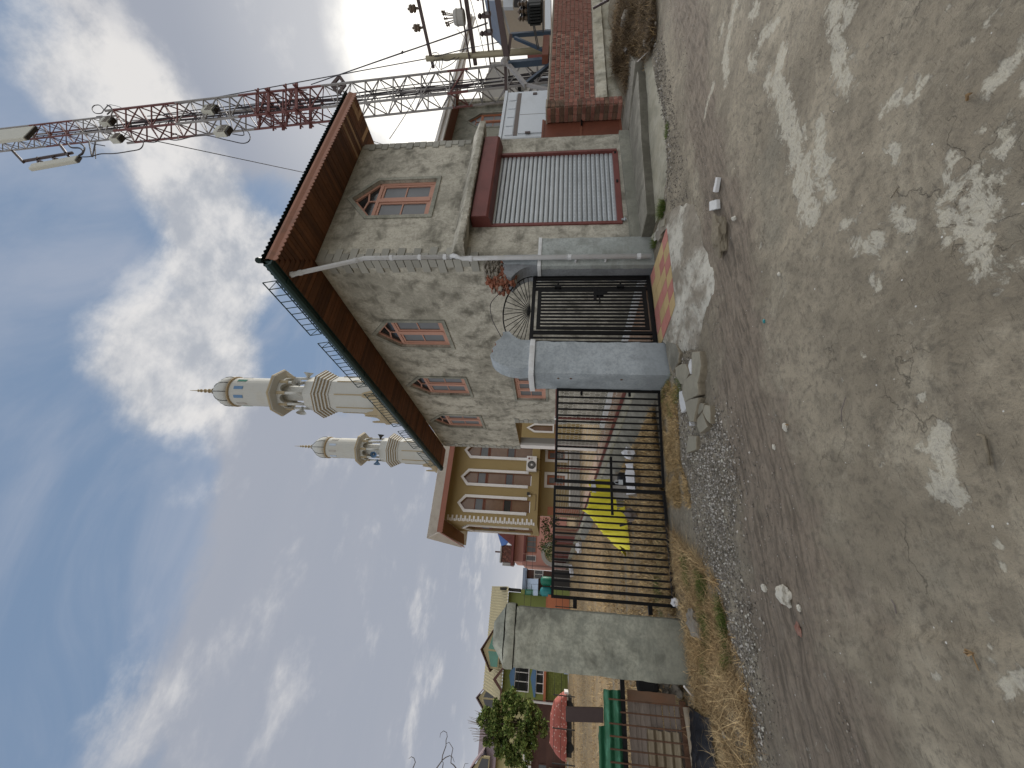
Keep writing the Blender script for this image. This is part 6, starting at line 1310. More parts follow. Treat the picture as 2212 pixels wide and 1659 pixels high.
SH = thing('hall_shrub', 'green shrub growing beside the corner of the yellow hall', 'shrub', (3.3, 30, 0))
foliage('leaves', SH, [(3.0 + .35 * k + .1 * math.sin(k * 3), 30 + .3 * math.cos(k * 2), 1.9 + .45 * math.sin(k * 1.7)) for k in range(8)], .5, 160, .13, 'shrub', 5)
MB().tube([(3.6, 30, 0), (3.5, 30, 1.6)], .06, 6).build('stem', 'bark', SH)
CC = thing('covered_car', 'parked car hidden under a red floral sheet beyond the field', 'car', (-7.4, 36, 0))
def carf(u, v):
    a = v * math.pi; x = -9.2 + 3.6 * u; hh = 1.12 * min(1, (u * 5) ** .4, 1) * (1 - .38 * max(0, (u - .62) / .38) ** 1.2) * min(1, ((1 - u) * 7) ** .5)
    y = 36 - math.cos(a) * .8; z = .5 + max(0, math.sin(a)) ** .45 * hh; n = .05 * nz3(x, y, z, 2.5)
    return (x, y + n, z + n)
MB().grid(carf, 70, 26).build('sheet_cover', 'tarp_red', CC, fix=False, smooth=True)
for x in (-8.5, -6.3): MB().tube([(x, 35.4, .3), (x, 35.6, .3)], .28, 16).build('wheel', 'tyre', CC)
MB().box(-5.95, -5.5, 35.4, 36.5, .4, .66).build('bumper', 'white_trim', CC); MB().box(-9.0, -5.8, 35.45, 36.6, .15, .6).build('underbody', 'far_dark', CC)
WF = thing('wire_fence', 'low wire fence on thin dark posts along the far field edge', 'fence', (-6, 40, 0))
for k in range(11): x = -16 + 1.75 * k; MB().box(x - .03, x + .03, 33.98, 34.04, 0, 1.45).build('post', 'far_dark', WF)
for z in (1.36, .9): MB().box(-17, 3.4, 34, 34.02, z, z + .025).build('wire', 'far_dark', WF)
tag(MB().grid(lambda u, v: (-18 + 20 * u, 43.5 + .5 * v, .05 + .3 * abs(nz3(u * 30, v, 2)) * (1 - abs(v - .5) * 2)), 80, 6).build('rubble_bank', 'far_grey', None, fix=False), 'low bank of grey rubble before the green house', 'rubble')
tag(MB().box(-5.6, .5, 44.3, 44.4, .1, .5).build('low_railing', 'blue_sheet', None), 'pale low railing at the foot of the green house', 'railing')
PK = thing('pink_house', 'pink house under construction with bare brick top storey beyond the yellow hall', 'house', (5.2, 50, 0))
pf = fy(50)
MB().box(3.55, 9, 50, 57, 0, 5.2).build('lower_wall', 'far_pink', PK); MB().box(3.9, 9, 50.6, 57, 5.2, 6.3).build('upper_wall', 'far_pink', PK)
MB().hexa([(3.3, 49.3, 6.25), (9, 49.3, 6.25), (9, 51, 6.25), (3.3, 51, 6.25), (3.3, 49.3, 6.5), (9, 49.3, 6.5), (9, 51, 6.5), (3.3, 51, 6.5)]).build('maroon_band', 'maroon', PK)
MB().box(3.7, 5.5, 50.2, 55, 6.5, 7.7).build('brick_storey', 'far_brown', PK)
for i in range(14):
    for j in range(9): MB().box(3.72 + .13 * i, 3.83 + .13 * i, 50.17, 50.2, 6.52 + .13 * j, 6.62 + .13 * j).build('brick', 'brick_red', PK) if (i * 7 + j * 3) % 5 else None
MB().box(3.6, 5.4, 50, 51, 7.7, 7.85).box(3.3, 3.6, 50.1, 50.6, 6.4, 7.5).build('concrete_frame', 'far_grey', PK); MB().box(4.65, 4.8, 50.3, 50.5, 7.85, 8.5).build('chimney', 'far_brown', PK)
MB().prism(pf, [(5.5, 6.5), (9, 6.5), (9, 9.2), (6.6, 8.2)], -.4, 1).build('gable_roof', 'maroon', PK); MB().prism(pf, [(5.35, 7.75), (6.75, 8.35), (6.4, 7.4), (5.8, 7.0), (5.5, 7.2)], -.3, 0).build('blue_roof_sheet', 'blue_strong', PK)
win(PK, pf, 4.9, 6.6, 3.75, 4.75, 'orange_wood', 'glass_frost', 3); win(PK, pf, 4.0, 4.5, 3.75, 4.75, 'white_trim', 'glass_frost', 1)
MB().box(4.75, 6.9, 49.6, 50, 4.9, 5.15).box(3.9, 4.6, 49.6, 50, 4.9, 5.15).build('window_hood', 'maroon', PK)
DS = thing('dark_brick_shed', 'dark brown shed with a white window and pale tin roof at the field end', 'shed', (1.5, 45, 0))
MB().box(.4, 2.8, 45.6, 50, 0, 4.35).build('wall', 'far_brown', DS); MB().box(.2, 2.9, 45.2, 50.5, 4.35, 4.75).build('roof', 'blue_tin', DS); win(DS, fy(45.6), 2.05, 2.75, 2.75, 3.55, 'white_trim', 'glass_dark', 2)
SHP = thing('tin_lean_to', 'pale blue sheet-metal lean-to roof hung on the dark brown shed', 'roof', (1.2, 44, 0))
for k in range(3): MB().hexa([(.45 + .5 * k, 44.2, 3.1), (.93 + .5 * k, 44.2, 3.1), (.93 + .5 * k, 45.5, 4.4), (.45 + .5 * k, 45.5, 4.4), (.45 + .5 * k, 44.2, 3.14), (.93 + .5 * k, 44.2, 3.14), (.93 + .5 * k, 45.5, 4.44), (.45 + .5 * k, 45.5, 4.44)]).build('roof_sheet', 'blue_sheet', SHP)
for x in (.5, 1.9): MB().box(x, x + .08, 44.25, 44.33, 0, 3.1).build('post', 'far_dark', SHP)
tag(MB().lathe(1.75, 43.4, [(.38, 1.75), (.42, 1.9), (.42, 2.6), (.3, 2.8), (.12, 2.86)], 14).build('water_tank', 'green_tank', None, smooth=True), 'green plastic water tank before the dark brown shed', 'tank')
tag(MB().lathe(.85, 43.4, [(.38, 1.75), (.42, 1.9), (.42, 2.6), (.3, 2.8), (.12, 2.86)], 14).build('water_tank', 'teal', None, smooth=True), 'teal plastic water tank left of the green one', 'tank')
tag(MB().box(.4, 2.4, 43.1, 43.9, 0, 1.75).build('tank_stand', 'far_dark', None), 'dark stand under the two water tanks', 'stand')
BG = thing('black_sheet_gate', 'black sheet-metal double gate at the far end of the field', 'gate', (2.1, 42, 0))
for x in (1.35, 2.05): MB().box(x, x + .66, 42, 42.05, .1, 1.75).build('gate_leaf', 'far_dark', BG); 
for x in (1.28, 2.0, 2.72): MB().box(x, x + .06, 41.98, 42.07, 0, 1.9).build('post', 'far_grey', BG)
tag(MB().box(.62, 1.1, 42.2, 42.3, .1, 1.75).build('green_banner', 'olive', None), 'bright green panel beside the black sheet gate', 'panel')
tag(MB().box(-1.2, .6, 43, 43.2, .1, 2.1).build('orange_wall', 'far_orange', None), 'orange-brown wall just right of the mossy pillar top', 'wall')
AG = thing('round_arch', 'round grey arch with a tan infill rising behind the sheet metal fence', 'arch', (3.9, 40, 0))
ringo = [(3.9 + 1.05 * math.cos(t * math.pi / 14), 1.75 + 1.05 * math.sin(t * math.pi / 14)) for t in range(15)]; ringi = [(3.9 + .72 * math.cos(t * math.pi / 14), 1.75 + .72 * math.sin(t * math.pi / 14)) for t in range(15)]
MB().prism(fy(40), ringo + ringi[::-1], 0, .4).build('arch_ring', 'far_grey', AG); MB().prism(fy(40), ringi, .12, .2).build('infill', 'far_tan_roof', AG); MB().box(2.85, 3.18, 40, 40.4, 0, 1.75).build('arch_leg', 'far_grey', AG); MB().box(4.62, 4.95, 40, 40.4, 0, 1.75).build('arch_leg', 'far_grey', AG)
for k, (x, y, c) in enumerate(((2.6, 37, 'white cloth scrap lying before the black sheet gate'), (3.0, 26, 'pale rubbish bag at the foot of the low wall far off'), (2.2, 36, 'small white bag in the field before the water tanks'))):
    tag(lump(MB(), (x, y, .15), (.35, .2, .2), k * 3.3, 2, .7).build('rubbish_bag', 'white_cloth', None, fix=False), c, 'bag')
# overhead wires to the left
def wire_thing(p, q, sag, r, label, name='overhead_wire', mat='cable', cat='wire', n=14):
    p = Vector(p); q = Vector(q); pts = [p.lerp(q, t / n) - Vector((0, 0, sag * 4 * (t / n) * (1 - t / n))) for t in range(n + 1)]
    return tag(MB().tube(pts, r, 5).build(name, mat, None, smooth=True), label, cat)
wire_thing((-30, 36, 5.6), (9, 47, 4.6), .6, .018, 'upper overhead wire crossing before the green house and tree')
wire_thing((-30, 36, 4.5), (9, 47, 4.0), .5, .018, 'lower overhead wire crossing before the green house and tree')
# bare twigs of a tree outside the picture at lower left
BT = thing('bare_tree', 'curly bare twigs of a leafless tree showing against the sky at the left edge', 'tree', (-4.4, 8.5, 0))
z15 = Z(1500, 2700, 3.687)
def tw(px, r=.009): MB().tube([P(*z15(*q), 1, 8.0) for q in px], r, 5, r2=r * .35).build('twig', 'twig', BT, smooth=True)
tw([(810, 1194), (885, 1090), (895, 1010), (945, 870), (945, 790), (962, 740), (955, 680), (910, 655), (865, 690), (855, 750)])
tw([(885, 1085), (940, 1040), (1000, 1015), (1040, 1040), (1065, 1110)], .008); tw([(1090, 1194), (1055, 1150), (1015, 1120), (1025, 1010), (1045, 910), (1015, 860), (990, 820), (950, 840)], .009)
tw([(895, 1194), (905, 1120), (885, 1085)], .008); tw([(465, 1194), (500, 1110), (480, 1050), (440, 1030), (405, 1060)], .008); tw([(1200, 1194), (1220, 1130), (1270, 1130)], .005)
e1 = P(*z15(810, 1194), 1, 8.0); e2 = P(*z15(1090, 1194), 1, 8.0); e3 = P(*z15(465, 1194), 1, 8.0)
MB().tube([(-6.5, 8.6, 0), (-6.4, 8.5, 1.8), (-5.6, 8.3, 2.8), (-4.6, 8.1, 3.5), e1], .09, 7, r2=.01).tube([(-5.6, 8.3, 2.8), (-4.6, 8.0, 3.0), e2], .03, 6, r2=.01).tube([(-6.4, 8.5, 1.8), (-5.8, 8.1, 4.6), e3], .05, 6, r2=.008).build('trunk', 'bark', BT, smooth=True)
# ================================================================ BRICK WALL, PIER AND BROWN SHEET GATE ON THE RIGHT
BW = thing('brick_wall', 'unplastered red brick wall on a cracked cement base at the right', 'wall', (12, 5.4, 0))
MB().box(10.62, 19, 5.40, 5.62, .82, 2.0).build('mortar_core', 'mortar', BW); bwm = unit_mesh('brick', 'brick_red', .04)
rows_ = 9; bh = (1.98 - .86) / rows_; cnt = 0; bl = .125; ext = MB()
for j in range(rows_):
    x = 10.64 + (.05 if j % 2 else 0)
    while x < 18.8:
        w = bl * random.uniform(.9, 1.06); z = .86 + bh * (j + .5); yy = 5.395 + random.uniform(-.007, .005)
        if x < 14.4 and cnt < 290: inst(bwm, 'brick', BW, (x + w / 2, yy, z), (0, random.uniform(-.03, .03), 0), (w - .016, .05, bh - .024)); cnt += 1
        else: ext.box(x, x + w - .008, yy - .03, yy + .03, z - bh / 2 + .007, z + bh / 2 - .007)
        x += w
ext.build('far_bricks', 'brick_red', BW, kind='stuff')
MB().box(10.6, 19, 5.37, 5.64, 2.0, 2.03).build('cement_cap', 'mortar', BW)
MB().grid(lambda u, v: (10.6 + 8.4 * u, 5.36 - .05 * (1 - v) + .02 * nz3(u * 30, v * 4, 1), .85 * v), 90, 12).build('cement_base', 'old_plaster', BW, fix=False, smooth=True)
MB().grid(lambda u, v: (10.56 + 8.4 * u, [5.36, 5.25, 5.22, 5.3][int(round(v * 3))] + .02 * nz3(u * 25, v * 3, 5), [.85, .83, .6, .56][int(round(v * 3))] + .012 * nz3(u * 40, v, 7)), 90, 3).build('cement_ledge', 'old_plaster', BW, fix=False)
MB().quad((10.6, 5.37, 0), (10.6, 5.64, 0), (10.6, 5.64, .85), (10.6, 5.37, .85)).build('base_end', 'old_plaster', BW)
PR = thing('brick_pier', 'brick gate pier at the end of the brick wall, beside the brown sheet gate', 'pier', (10.45, 5.4, .2))
MB().box(10.31, 10.59, 5.27, 5.6, .22, 2.0).build('mortar_core', 'mortar', PR); bdk = unit_mesh('brick_dark', 'brick_dark', .04)
for j in range(17):
    z = .25 + .104 * (j + .5); ms = bdk if j > 12 or j % 6 == 3 else bwm
    for k in range(2): inst(ms, 'brick', PR, (10.30 + .145 * (k + .5), 5.262, z), (0, 0, 0), (.138, .05, .092))
    for k in range(2): inst(bdk if j % 2 else bwm, 'brick', PR, (10.304, 5.27 + .165 * (k + .5), z), (0, 0, 0), (.05, .158, .092))
MB().box(10.28, 10.62, 5.23, 5.63, 2.0, 2.04).build('cement_cap', 'mortar', PR); 
bs = struct(MB().prism(lambda a, b, d: (a, b, d), [(9.17, 5.1), (9.6, 4.15), (12.3, 4.9), (19, 5.2), (19, 6.2), (9.17, 6.2)], -.02, .215).build('gate_step', 'wet_concrete', None, loc=(10, 5, 0)))
BGt = thing('brown_sheet_gate', 'rusty brown sheet metal gate between the cement house and brick pier', 'gate', (9.9, 5.6, .2))
MB().box(9.2, 10.45, 5.62, 5.64, .26, 2.12).build('sheet_panel', 'rust_red', BGt); MB().box(9.2, 10.45, 5.60, 5.618, 1.17, 1.22).box(9.2, 10.45, 5.60, 5.618, 2.08, 2.13).box(9.2, 10.45, 5.60, 5.618, .24, .29).build('gate_frame', 'brown_wood', BGt)
MB().box(10.1, 10.32, 5.56, 5.598, 1.16, 1.2).build('bolt', 'black_metal', BGt)
roughbox(MB(), 9.17, 9.28, 5.3, 5.5, .2, 2.02, .06, .006); 
tag(roughbox(MB(), 9.172, 9.5, 5.33, 5.5, .2, 2.02, .06, .006).build('wall_stub', 'cement_smooth', None, smooth=True, fix=False), 'low cement wall stub joining the shop front to the brown gate', 'wall') if False else None
# white equipment cabinet behind
CB = thing('white_cabinet', 'large white equipment shelter with a recessed door behind the brown sheet gate', 'shelter', (12, 6.4, 0))
cx0, cx1, cy = 10.95, 13.3, 6.3
MB().box(cx0, cx1, cy, cy + 2, .3, 3.28).build('body', 'cabinet', CB, bevel=.02); MB().box(cx0 - .03, cx1 + .03, cy - .03, cy + 2.03, 3.28, 3.36).build('roof_rim', 'cabinet', CB)
MB().box(cx0 + .1, cx1 - .12, cy - .012, cy - .002, 2.86, 2.97).build('shadow_gap', 'cabinet_dark', CB)
for k in range(5): MB().box(cx0 + .12 + .43 * k, cx0 + .5 + .43 * k, cy - .02, cy - .002, 2.99, 3.2).build('upper_panel', 'cabinet', CB)
dp_ = MB().box(cx0 + .16, cx1 - .2, cy - .03, cy - .002, .5, 2.84).build('door', 'cabinet', CB); MB().box(cx0 + 1.05, cx0 + 1.06, cy - .034, cy - .03, .5, 2.84).build('door_seam', 'cabinet_dark', dp_)
for z in (2.5, 1.4): MB().box(cx0 + .12, cx0 + .2, cy - .05, cy - .03, z, z + .14).build('hinge', 'steel_brown', dp_)
for z in (2.4, 1.75): MB().box(cx1 - .3, cx1 - .2, cy - .05, cy - .03, z, z + .12).build('latch', 'steel_brown', dp_)
MB().box(11.5, 11.62, cy - .034, cy - .03, 1.95, 2.1).build('warning_plate', 'white_trim', dp_)
# ================================================================ HOUSE BEHIND ON THE RIGHT
H2 = thing('rear_cement_house', 'cement house with white gutter and orange pointed window behind the lattice mast', 'house', (20, 11, 0))
y0 = 11.0; m = fy(y0)
MB().sheet(m, [(17, 0), (21.95, 0), (21.95, 6.95), (17, 6.95)], [pent(20.15, 21.35, 4.4, 5.75, 6.35)], .14).build('wall', 'cement_smooth', H2, fix=False)
pointed_window(m, 20.15, 21.35, 4.4, 5.75, 6.35, H2, 'orange_wood', 'glass_frost', 'glass_frost')
MB().box(21.9, 22.2, 10.7, 11, 0, 6.95).build('corner_pier', 'cement', H2)
MB().box(21.95, 26, 11.3, 11.6, 0, 6.0).build('side_wing', 'far_beige', H2)
MB().quad((16.6, 10.2, 6.95), (22.3, 10.2, 6.95), (22.3, 11, 6.95), (16.6, 11, 6.95)).build('soffit', 'brown_wood', H2)
MB().box(16.5, 30, 10.1, 10.2, 6.93, 7.12).build('fascia', 'white_trim', H2); MB().prism(lambda a, z, d: (d, a, z), [(10.1, 7.1), (9.98, 7.1), (9.98, 7.22), (10.02, 7.22), (10.1, 7.15)], 16.5, 30).build('gutter', 'white_trim', H2)
MB().quad((16.5, 10.1, 7.1), (30, 10.1, 7.1), (30, 13.6, 8.4), (16.5, 13.6, 8.4)).build('roof', 'far_purple_roof', H2)
MB().box(21.95, 27, 11.2, 13, 0, 5.9).build('rear_block', 'far_grey', H2)
# ================================================================ LATTICE MAST
def axp(z): return Vector((20.1 - .093 * z, 9.0, z))
TW_ = thing('lattice_mast', 'tall red and white guyed lattice telecom mast rising behind the house', 'mast', tuple(axp(0)))
view = math.atan2(9, 19); th = view + math.radians(34)
def legp(z, a, k): t = th + k * math.pi / 2 + math.pi / 4; return axp(z) + Vector((math.cos(t), math.sin(t), 0)) * a / math.sqrt(2)
BAND = [(0, 5.7, 'steel_white'), (5.7, 6.6, 'steel_red'), (6.6, 12.2, 'steel_white'), (12.2, 16.0, 'steel_red'), (16.0, 19.0, 'steel_white'), (19.0, 22.0, 'steel_red'), (22.0, 24.2, 'steel_white'), (24.2, 26.4, 'steel_red'), (26.4, 29.5, 'steel_white'), (29.5, 34, 'steel_red')]
def colz(z):
    for a, b, c in BAND:
        if a <= z < b: return c
    return 'steel_white'
def mast(z0, z1, a, step, w, wb):
    for k in range(4):
        for b0_, b1_, c in BAND:
            lo, hi = max(z0, b0_), min(z1, b1_)
            if hi > lo: MB().bar(legp(lo, a, k), legp(hi, a, k), w * .8).build('leg_section', c, TW_)
    z = z0; i = 0
    while z < z1 - .01:
        zz_ = min(z + step, z1); c = colz((z + zz_) / 2)
        for k in range(4):
            j = (k + 1) % 4; p, q = (legp(z, a, k), legp(zz_, a, j)) if (i + k) % 2 else (legp(z, a, j), legp(zz_, a, k))
            MB().bar(p, q, wb * .85).build('brace', c, TW_)
            if i % 2 == 0: MB().bar(legp(z, a, k), legp(z, a, j), wb).build('brace', c, TW_)
        z = zz_; i += 1
mast(.3, 22.4, .93, .62, .09, .045); mast(22.0, 34, .62, .42, .07, .03)
cab = MB()
for k in range(9):
    a = -.28 + .06 * k
    pts = [axp(z) + Vector((-.25 + a * .5 + .05 * math.sin(z * .9 + k), -.25 - a * .6 + .05 * math.cos(z * .7 + k * 2), 0)) for z in np.arange(2, 25 - k * .6, .8)]
    cab.tube(pts, .02, 4)
cab.build('feeder_cables', 'cable', TW_, fix=False)
lad = MB()
for s in (-.12, .12): lad.bar(axp(.5) + Vector((.1 + s, .1, 0)), axp(27) + Vector((.1 + s, .1, 0)), .03)
for k in range(80): z = .6 + .33 * k; lad.bar(axp(z) + Vector((-.02, .1, 0)), axp(z) + Vector((.22, .1, 0)), .02)
lad.build('ladder', 'steel_brown', TW_)
# guy-star frames: perforated channel rings round the mast
def ring(z, a, n=4):
    for k in range(4):
        p, q = legp(z, a, k), legp(z, a, (k + 1) % 4); e = (q - p) * .18
        MB().bar(p - e, q + e, .05, .13).build('ring_channel', 'steel_red', TW_)
        d = (q - p)
        for t in (.2, .5, .8): c_ = p + d * t; MB().bar(c_ + Vector((0, 0, -.35)), c_ + Vector((0, 0, .35)), .03).build('ring_strut', 'steel_red', TW_)
        MB().bar(p - e + Vector((0, 0, .5)), q + e + Vector((0, 0, .5)), .035, .07).build('ring_channel', 'steel_red', TW_)
ring(13.3, 1.0); ring(14.6, .95)
for z in (13.9, 15.2): MB().bar(axp(z) + Vector((-.9, .3, .1)), axp(z) + Vector((.9, -.3, .1)), .06, .1).build('outrigger', 'steel_red', TW_)
# diamond bracket plate with two holes on the right side
bp = axp(11.7) + Vector((.75, -.35, 0)); dv_ = Vector((.9, -.43, 0))
br_ = MB()
for (u0, v0, u1, v1) in ((-.5, 0, 0, .35), (0, .35, .5, 0), (.5, 0, 0, -.3), (0, -.3, -.5, 0), (-.1, .25, .1, -.25)): br_.bar(bp + dv_ * u0 * .8 + Vector((0, 0, v0)), bp + dv_ * u1 * .8 + Vector((0, 0, v1)), .07, .14)
br_.build('bracket_plate', 'steel_brown', TW_)
def pt(f, x, y, off=0.0): q = P(*f(x, y), 1, 9.0 + off); return Vector(q)
z1p = Z(0, 0, 2.011); b3p = Z(0, 300, 3.318)
def radio(x, y, s, label, f=z1p):
    c = pt(f, x, y, -.35); T = thing('radio_unit', label, 'radio unit', tuple(c), 'radio units on the mast')
    MB().box(c.x - s * .5, c.x + s * .5, c.y - .12, c.y + .12, c.z - s * .55, c.z + s * .55).build('casing', 'antenna', T, bevel=.015)
    for k in range(5): MB().box(c.x - s * .5 + s * k / 4.4, c.x - s * .5 + s * k / 4.4 + .02, c.y - .15, c.y - .12, c.z - s * .5, c.z + s * .1).build('cooling_fin', 'cabinet_dark', T)
    MB().box(c.x - s * .45, c.x + s * .45, c.y - .1, c.y + .1, c.z - s * .75, c.z - s * .56).build('cable_box', 'far_dark', T)
radio(1660, 870, .48, 'grey radio unit on the right leg of the mast, lowest on that side'); radio(850, 965, .42, 'grey radio unit where the mast narrows, on the right')
radio(925, 1098, .36, 'small grey radio unit where the mast narrows, on the left'); radio(1760, 1040, .48, 'grey radio unit hanging off the left side of the mast with loose cables')
def antenna(p, q, w, label):
    p, q = Vector(p), Vector(q); T = thing('panel_antenna', label, 'antenna', tuple(q), 'panel antennas'); MB().bar(p, q, w, .16, up=(0, 1, 0)).build('radome', 'antenna', T, bevel=.03)
    d = (q - p).normalized(); MB().bar(q, q + d * .06, w * .9, .14, up=(0, 1, 0)).build('end_cap', 'far_dark', T); return T
A1 = antenna(pt(b3p, 410, 1195), pt(b3p, 1020, 1085), .38, 'slim panel antenna standing off the mast to the left on two arms')
A2 = antenna(pt(z1p, -160, 1100, -.5), pt(z1p, 245, 1055, -.5), .95, 'wide panel antenna in front of the mast top, cut by the picture edge')
sb = MB(); 
for q in (((310, 1110), (950, 1000)), ((165, 975), (305, 1125)), ((780, 890), (890, 1040))): sb.bar(pt(b3p, *q[0]), pt(b3p, *q[1]), .09)
for q in (((490, 1060), (500, 1150)), ((690, 1035), (710, 1110)), ((450, 1085), (560, 1120)), ((650, 1055), (760, 1085))): sb.bar(pt(b3p, *q[0]), pt(b3p, *q[1]), .06)
sb.build('antenna_bracket', 'steel_brown', TW_)
lo = MB()
for pts_, r in (([(880, 870), (930, 930), (1040, 940), (1085, 990), (1030, 1040)], .035), ([(1040, 870), (1105, 930), (1080, 1010), (1040, 1035)], .035), ([(1050, 1055), (1180, 1050), (1320, 1015), (1500, 1010), (1700, 980), (1830, 950), (1875, 870), (1830, 830)], .022),
    ([(1160, 850), (1200, 1050)], .03), ([(1250, 850), (1210, 1050)], .03), ([(1240, 850), (1250, 1075)], .02), ([(1200, 880), (1370, 910)], .02), ([(1380, 540), (1260, 530), (1340, 520)], .02),
    ([(1360, 440), (1300, 380), (1230, 385), (1205, 430), (1240, 480), (1320, 485), (1360, 440), (1420, 380), (1470, 430), (1490, 480)], .022), ([(1400, 500), (1460, 430), (1400, 375)], .03), ([(1430, 370), (1560, 400), (1640, 450)], .012)):
    lo.tube(smooth([pt(b3p, *q) for q in pts_]), r, 5)
for pts_, r in (([(1300, 1090), (1400, 1110), (1600, 1070), (1800, 1110), (1930, 1135), (1980, 1100), (1960, 1040), (1880, 1000)], .02), ([(1130, 1120), (1230, 1125), (1280, 1080)], .02), ([(1840, 1060), (1930, 1070), (1910, 1010)], .02), ([(1360, 1070), (1400, 1060), (1410, 1100)], .02)):
    lo.tube(smooth([pt(z1p, *q) for q in pts_]), r, 5)
lo.build('loose_cables', 'cable', TW_, fix=False, kind='stuff')
z2p = Z(1000, 200, 1.8436)
for k, (lab, px) in enumerate((('guy wire from the mast down to the lower left, over the house eaves', [(z1p, 1180, 1105, 9.0), (z2p, 395, 890, 14.0)]),
     ('guy wire from the mast top down to the right, longest of the three', [(z1p, 1280, 850, 8.9), (z2p, 1270, 45, 5.0)]), ('guy wire from the red ring frame of the mast down to the right', [(z2p, 415, 245, 8.8), (z2p, 1060, 20, 5.5)]), ('guy wire from the red ring frame down left beside the eaves', [(Z(1050, 200, 4.147), 850, 1190, 8.8), (z2p, 970, 690, 14.0)]))):
    a_ = Vector(P(*px[0][0](px[0][1], px[0][2]), 1, px[0][3])); b_ = Vector(P(*px[1][0](px[1][1], px[1][2]), 1, px[1][3])); b2 = [a_, b_]
    ext = [[], [Vector((20, 8, 7.42)), Vector(P(*Z(1550, 0, 4.424)(1280, 845), 1, 7.6)), Vector(P(*Z(1550, 0, 4.424)(1830, 735), 1, 7.2))], [Vector(P(*Z(1550, 0, 4.424)(930, 655), 1, 5.2)), Vector(P(*Z(1550, 0, 4.424)(1640, 400), 1, 5.0))], []][k]
    if k in (0, 3): ext = [b_ + (b_ - a_) * .35]
    if k == 1: b2 = [a_]
    tag(MB().tube(b2 + ext, .02, 5).build('guy_wire', 'cable', None), lab, 'guy wire', 'guy wires of the mast')
bq = P(*Z(1550, 0, 4.424)(150, 915), 1, 8.0)
tag(lump(MB(), bq, (.14, .05, .05), 2, 1, .4).tri((bq[0] - .05, bq[1], bq[2]), (bq[0] + .05, bq[1], bq[2] + .02), (bq[0] + .2, bq[1] - .2, bq[2] - .05)).build('bird', 'far_dark', None, fix=False), 'small dark bird flying against the bright cloud', 'bird')
# ================================================================ POWER POLES AND TRANSFORMER
PP = thing('power_pole', 'tan tubular steel power pole with crossarms at the right edge', 'power pole', (20, 8, 0))
px_, py_ = 20.0, 8.0
MB().tube([(px_, py_, 0), (px_, py_, 7.5)], .14, 12, r2=.11).build('pole', 'steel_pole', PP, smooth=True)
def arm(z, w, h, mat='steel_brown', dx=0.0, name='crossarm', y1=3.2): return MB().box(px_ - w / 2 + dx, px_ + w / 2 + dx, y1, py_ + .35, z - h / 2, z + h / 2).build(name, mat, PP)
arm(7.28, .11, .11); arm(5.42, .13, .15); arm(5.62, .06, .06, dx=-.14); arm(4.78, .06, .06); arm(4.6, .06, .06, dx=.12)
for y in (6.95, 6.35, 5.75):
    ins = MB().lathe(px_, y, [(.04, 7.34), (.05, 7.44), (.12, 7.46), (.14, 7.52), (.11, 7.56), (.14, 7.62), (.12, 7.7), (.06, 7.73), (.03, 7.78)], 12).build('insulator', 'porcelain', PP)
for y in (7.3, 6.75, 6.2):
    MB().lathe(px_, y, [(.05, 4.82), (.1, 4.85), (.06, 4.9), (.11, 4.96), (.05, 5.05)], 8).box(px_ - .1, px_ + .25, y - .05, y + .05, 4.55, 4.85).build('fuse_holder', 'steel_brown', PP)
SWT = thing('pole_switch', 'drum-shaped pole switch with spiked insulators mounted on the thick crossarm', 'switch', (19.9, 6.7, 5.6))
MB().lathe(19.9, 6.7, [(.24, 5.56), (.27, 5.6), (.26, 5.8), (.28, 5.86), (.22, 5.98), (.12, 6.0)], 14).build('drum', 'far_grey', SWT)
for k in range(5): a = -1.2 + .6 * k; MB().tube([(19.9, 6.7 + .12 * math.sin(a), 5.98), (19.9 + .1 * (k - 2), 6.7 + .3 * math.sin(a), 6.4)], .02, 6).lathe(19.9 + .1 * (k - 2), 6.7 + .3 * math.sin(a), [(.02, 6.25), (.06, 6.27), (.02, 6.31), (.06, 6.35), (.02, 6.4)], 8).build('insulator', 'porcelain', SWT)
lp_ = Z(1550, 0, 4.424)
cw_ = MB()
for q in ([(1100, 510), (1230, 650), (1255, 800), (1190, 920)], [(640, 1070), (740, 1160), (830, 1290)], [(670, 930), (740, 915), (800, 960), (850, 1060), (820, 1210)], [(760, 1020), (730, 1130)], [(1080, 1000), (950, 1060), (840, 1050)], [(1150, 990), (1000, 1120), (820, 1215)], [(790, 1030), (800, 1180)]):
    cw_.tube(smooth([P(*lp_(*p), 1, 8.0) for p in q]), .016, 4)
tag(cw_.build('pole_cables', 'cable', None, fix=False, kind='stuff'), 'loose jumper cables looping around the tan power pole top', 'cables')
for k, (p, q, l) in enumerate((((-4 + 20, 9, 8.6), (20, 8, 7.1), 'thin line running from the mast to the power pole top'), ((20, 3, 6.0), (20.4, 8.6, 5.0), 'thin line slanting below the thick crossarm'), ((20.3, 3, 4.7), (20.6, 8.6, 4.3), 'thin line slanting below the thin crossarms'))):
    wire_thing(p, q, .12, .014, l)
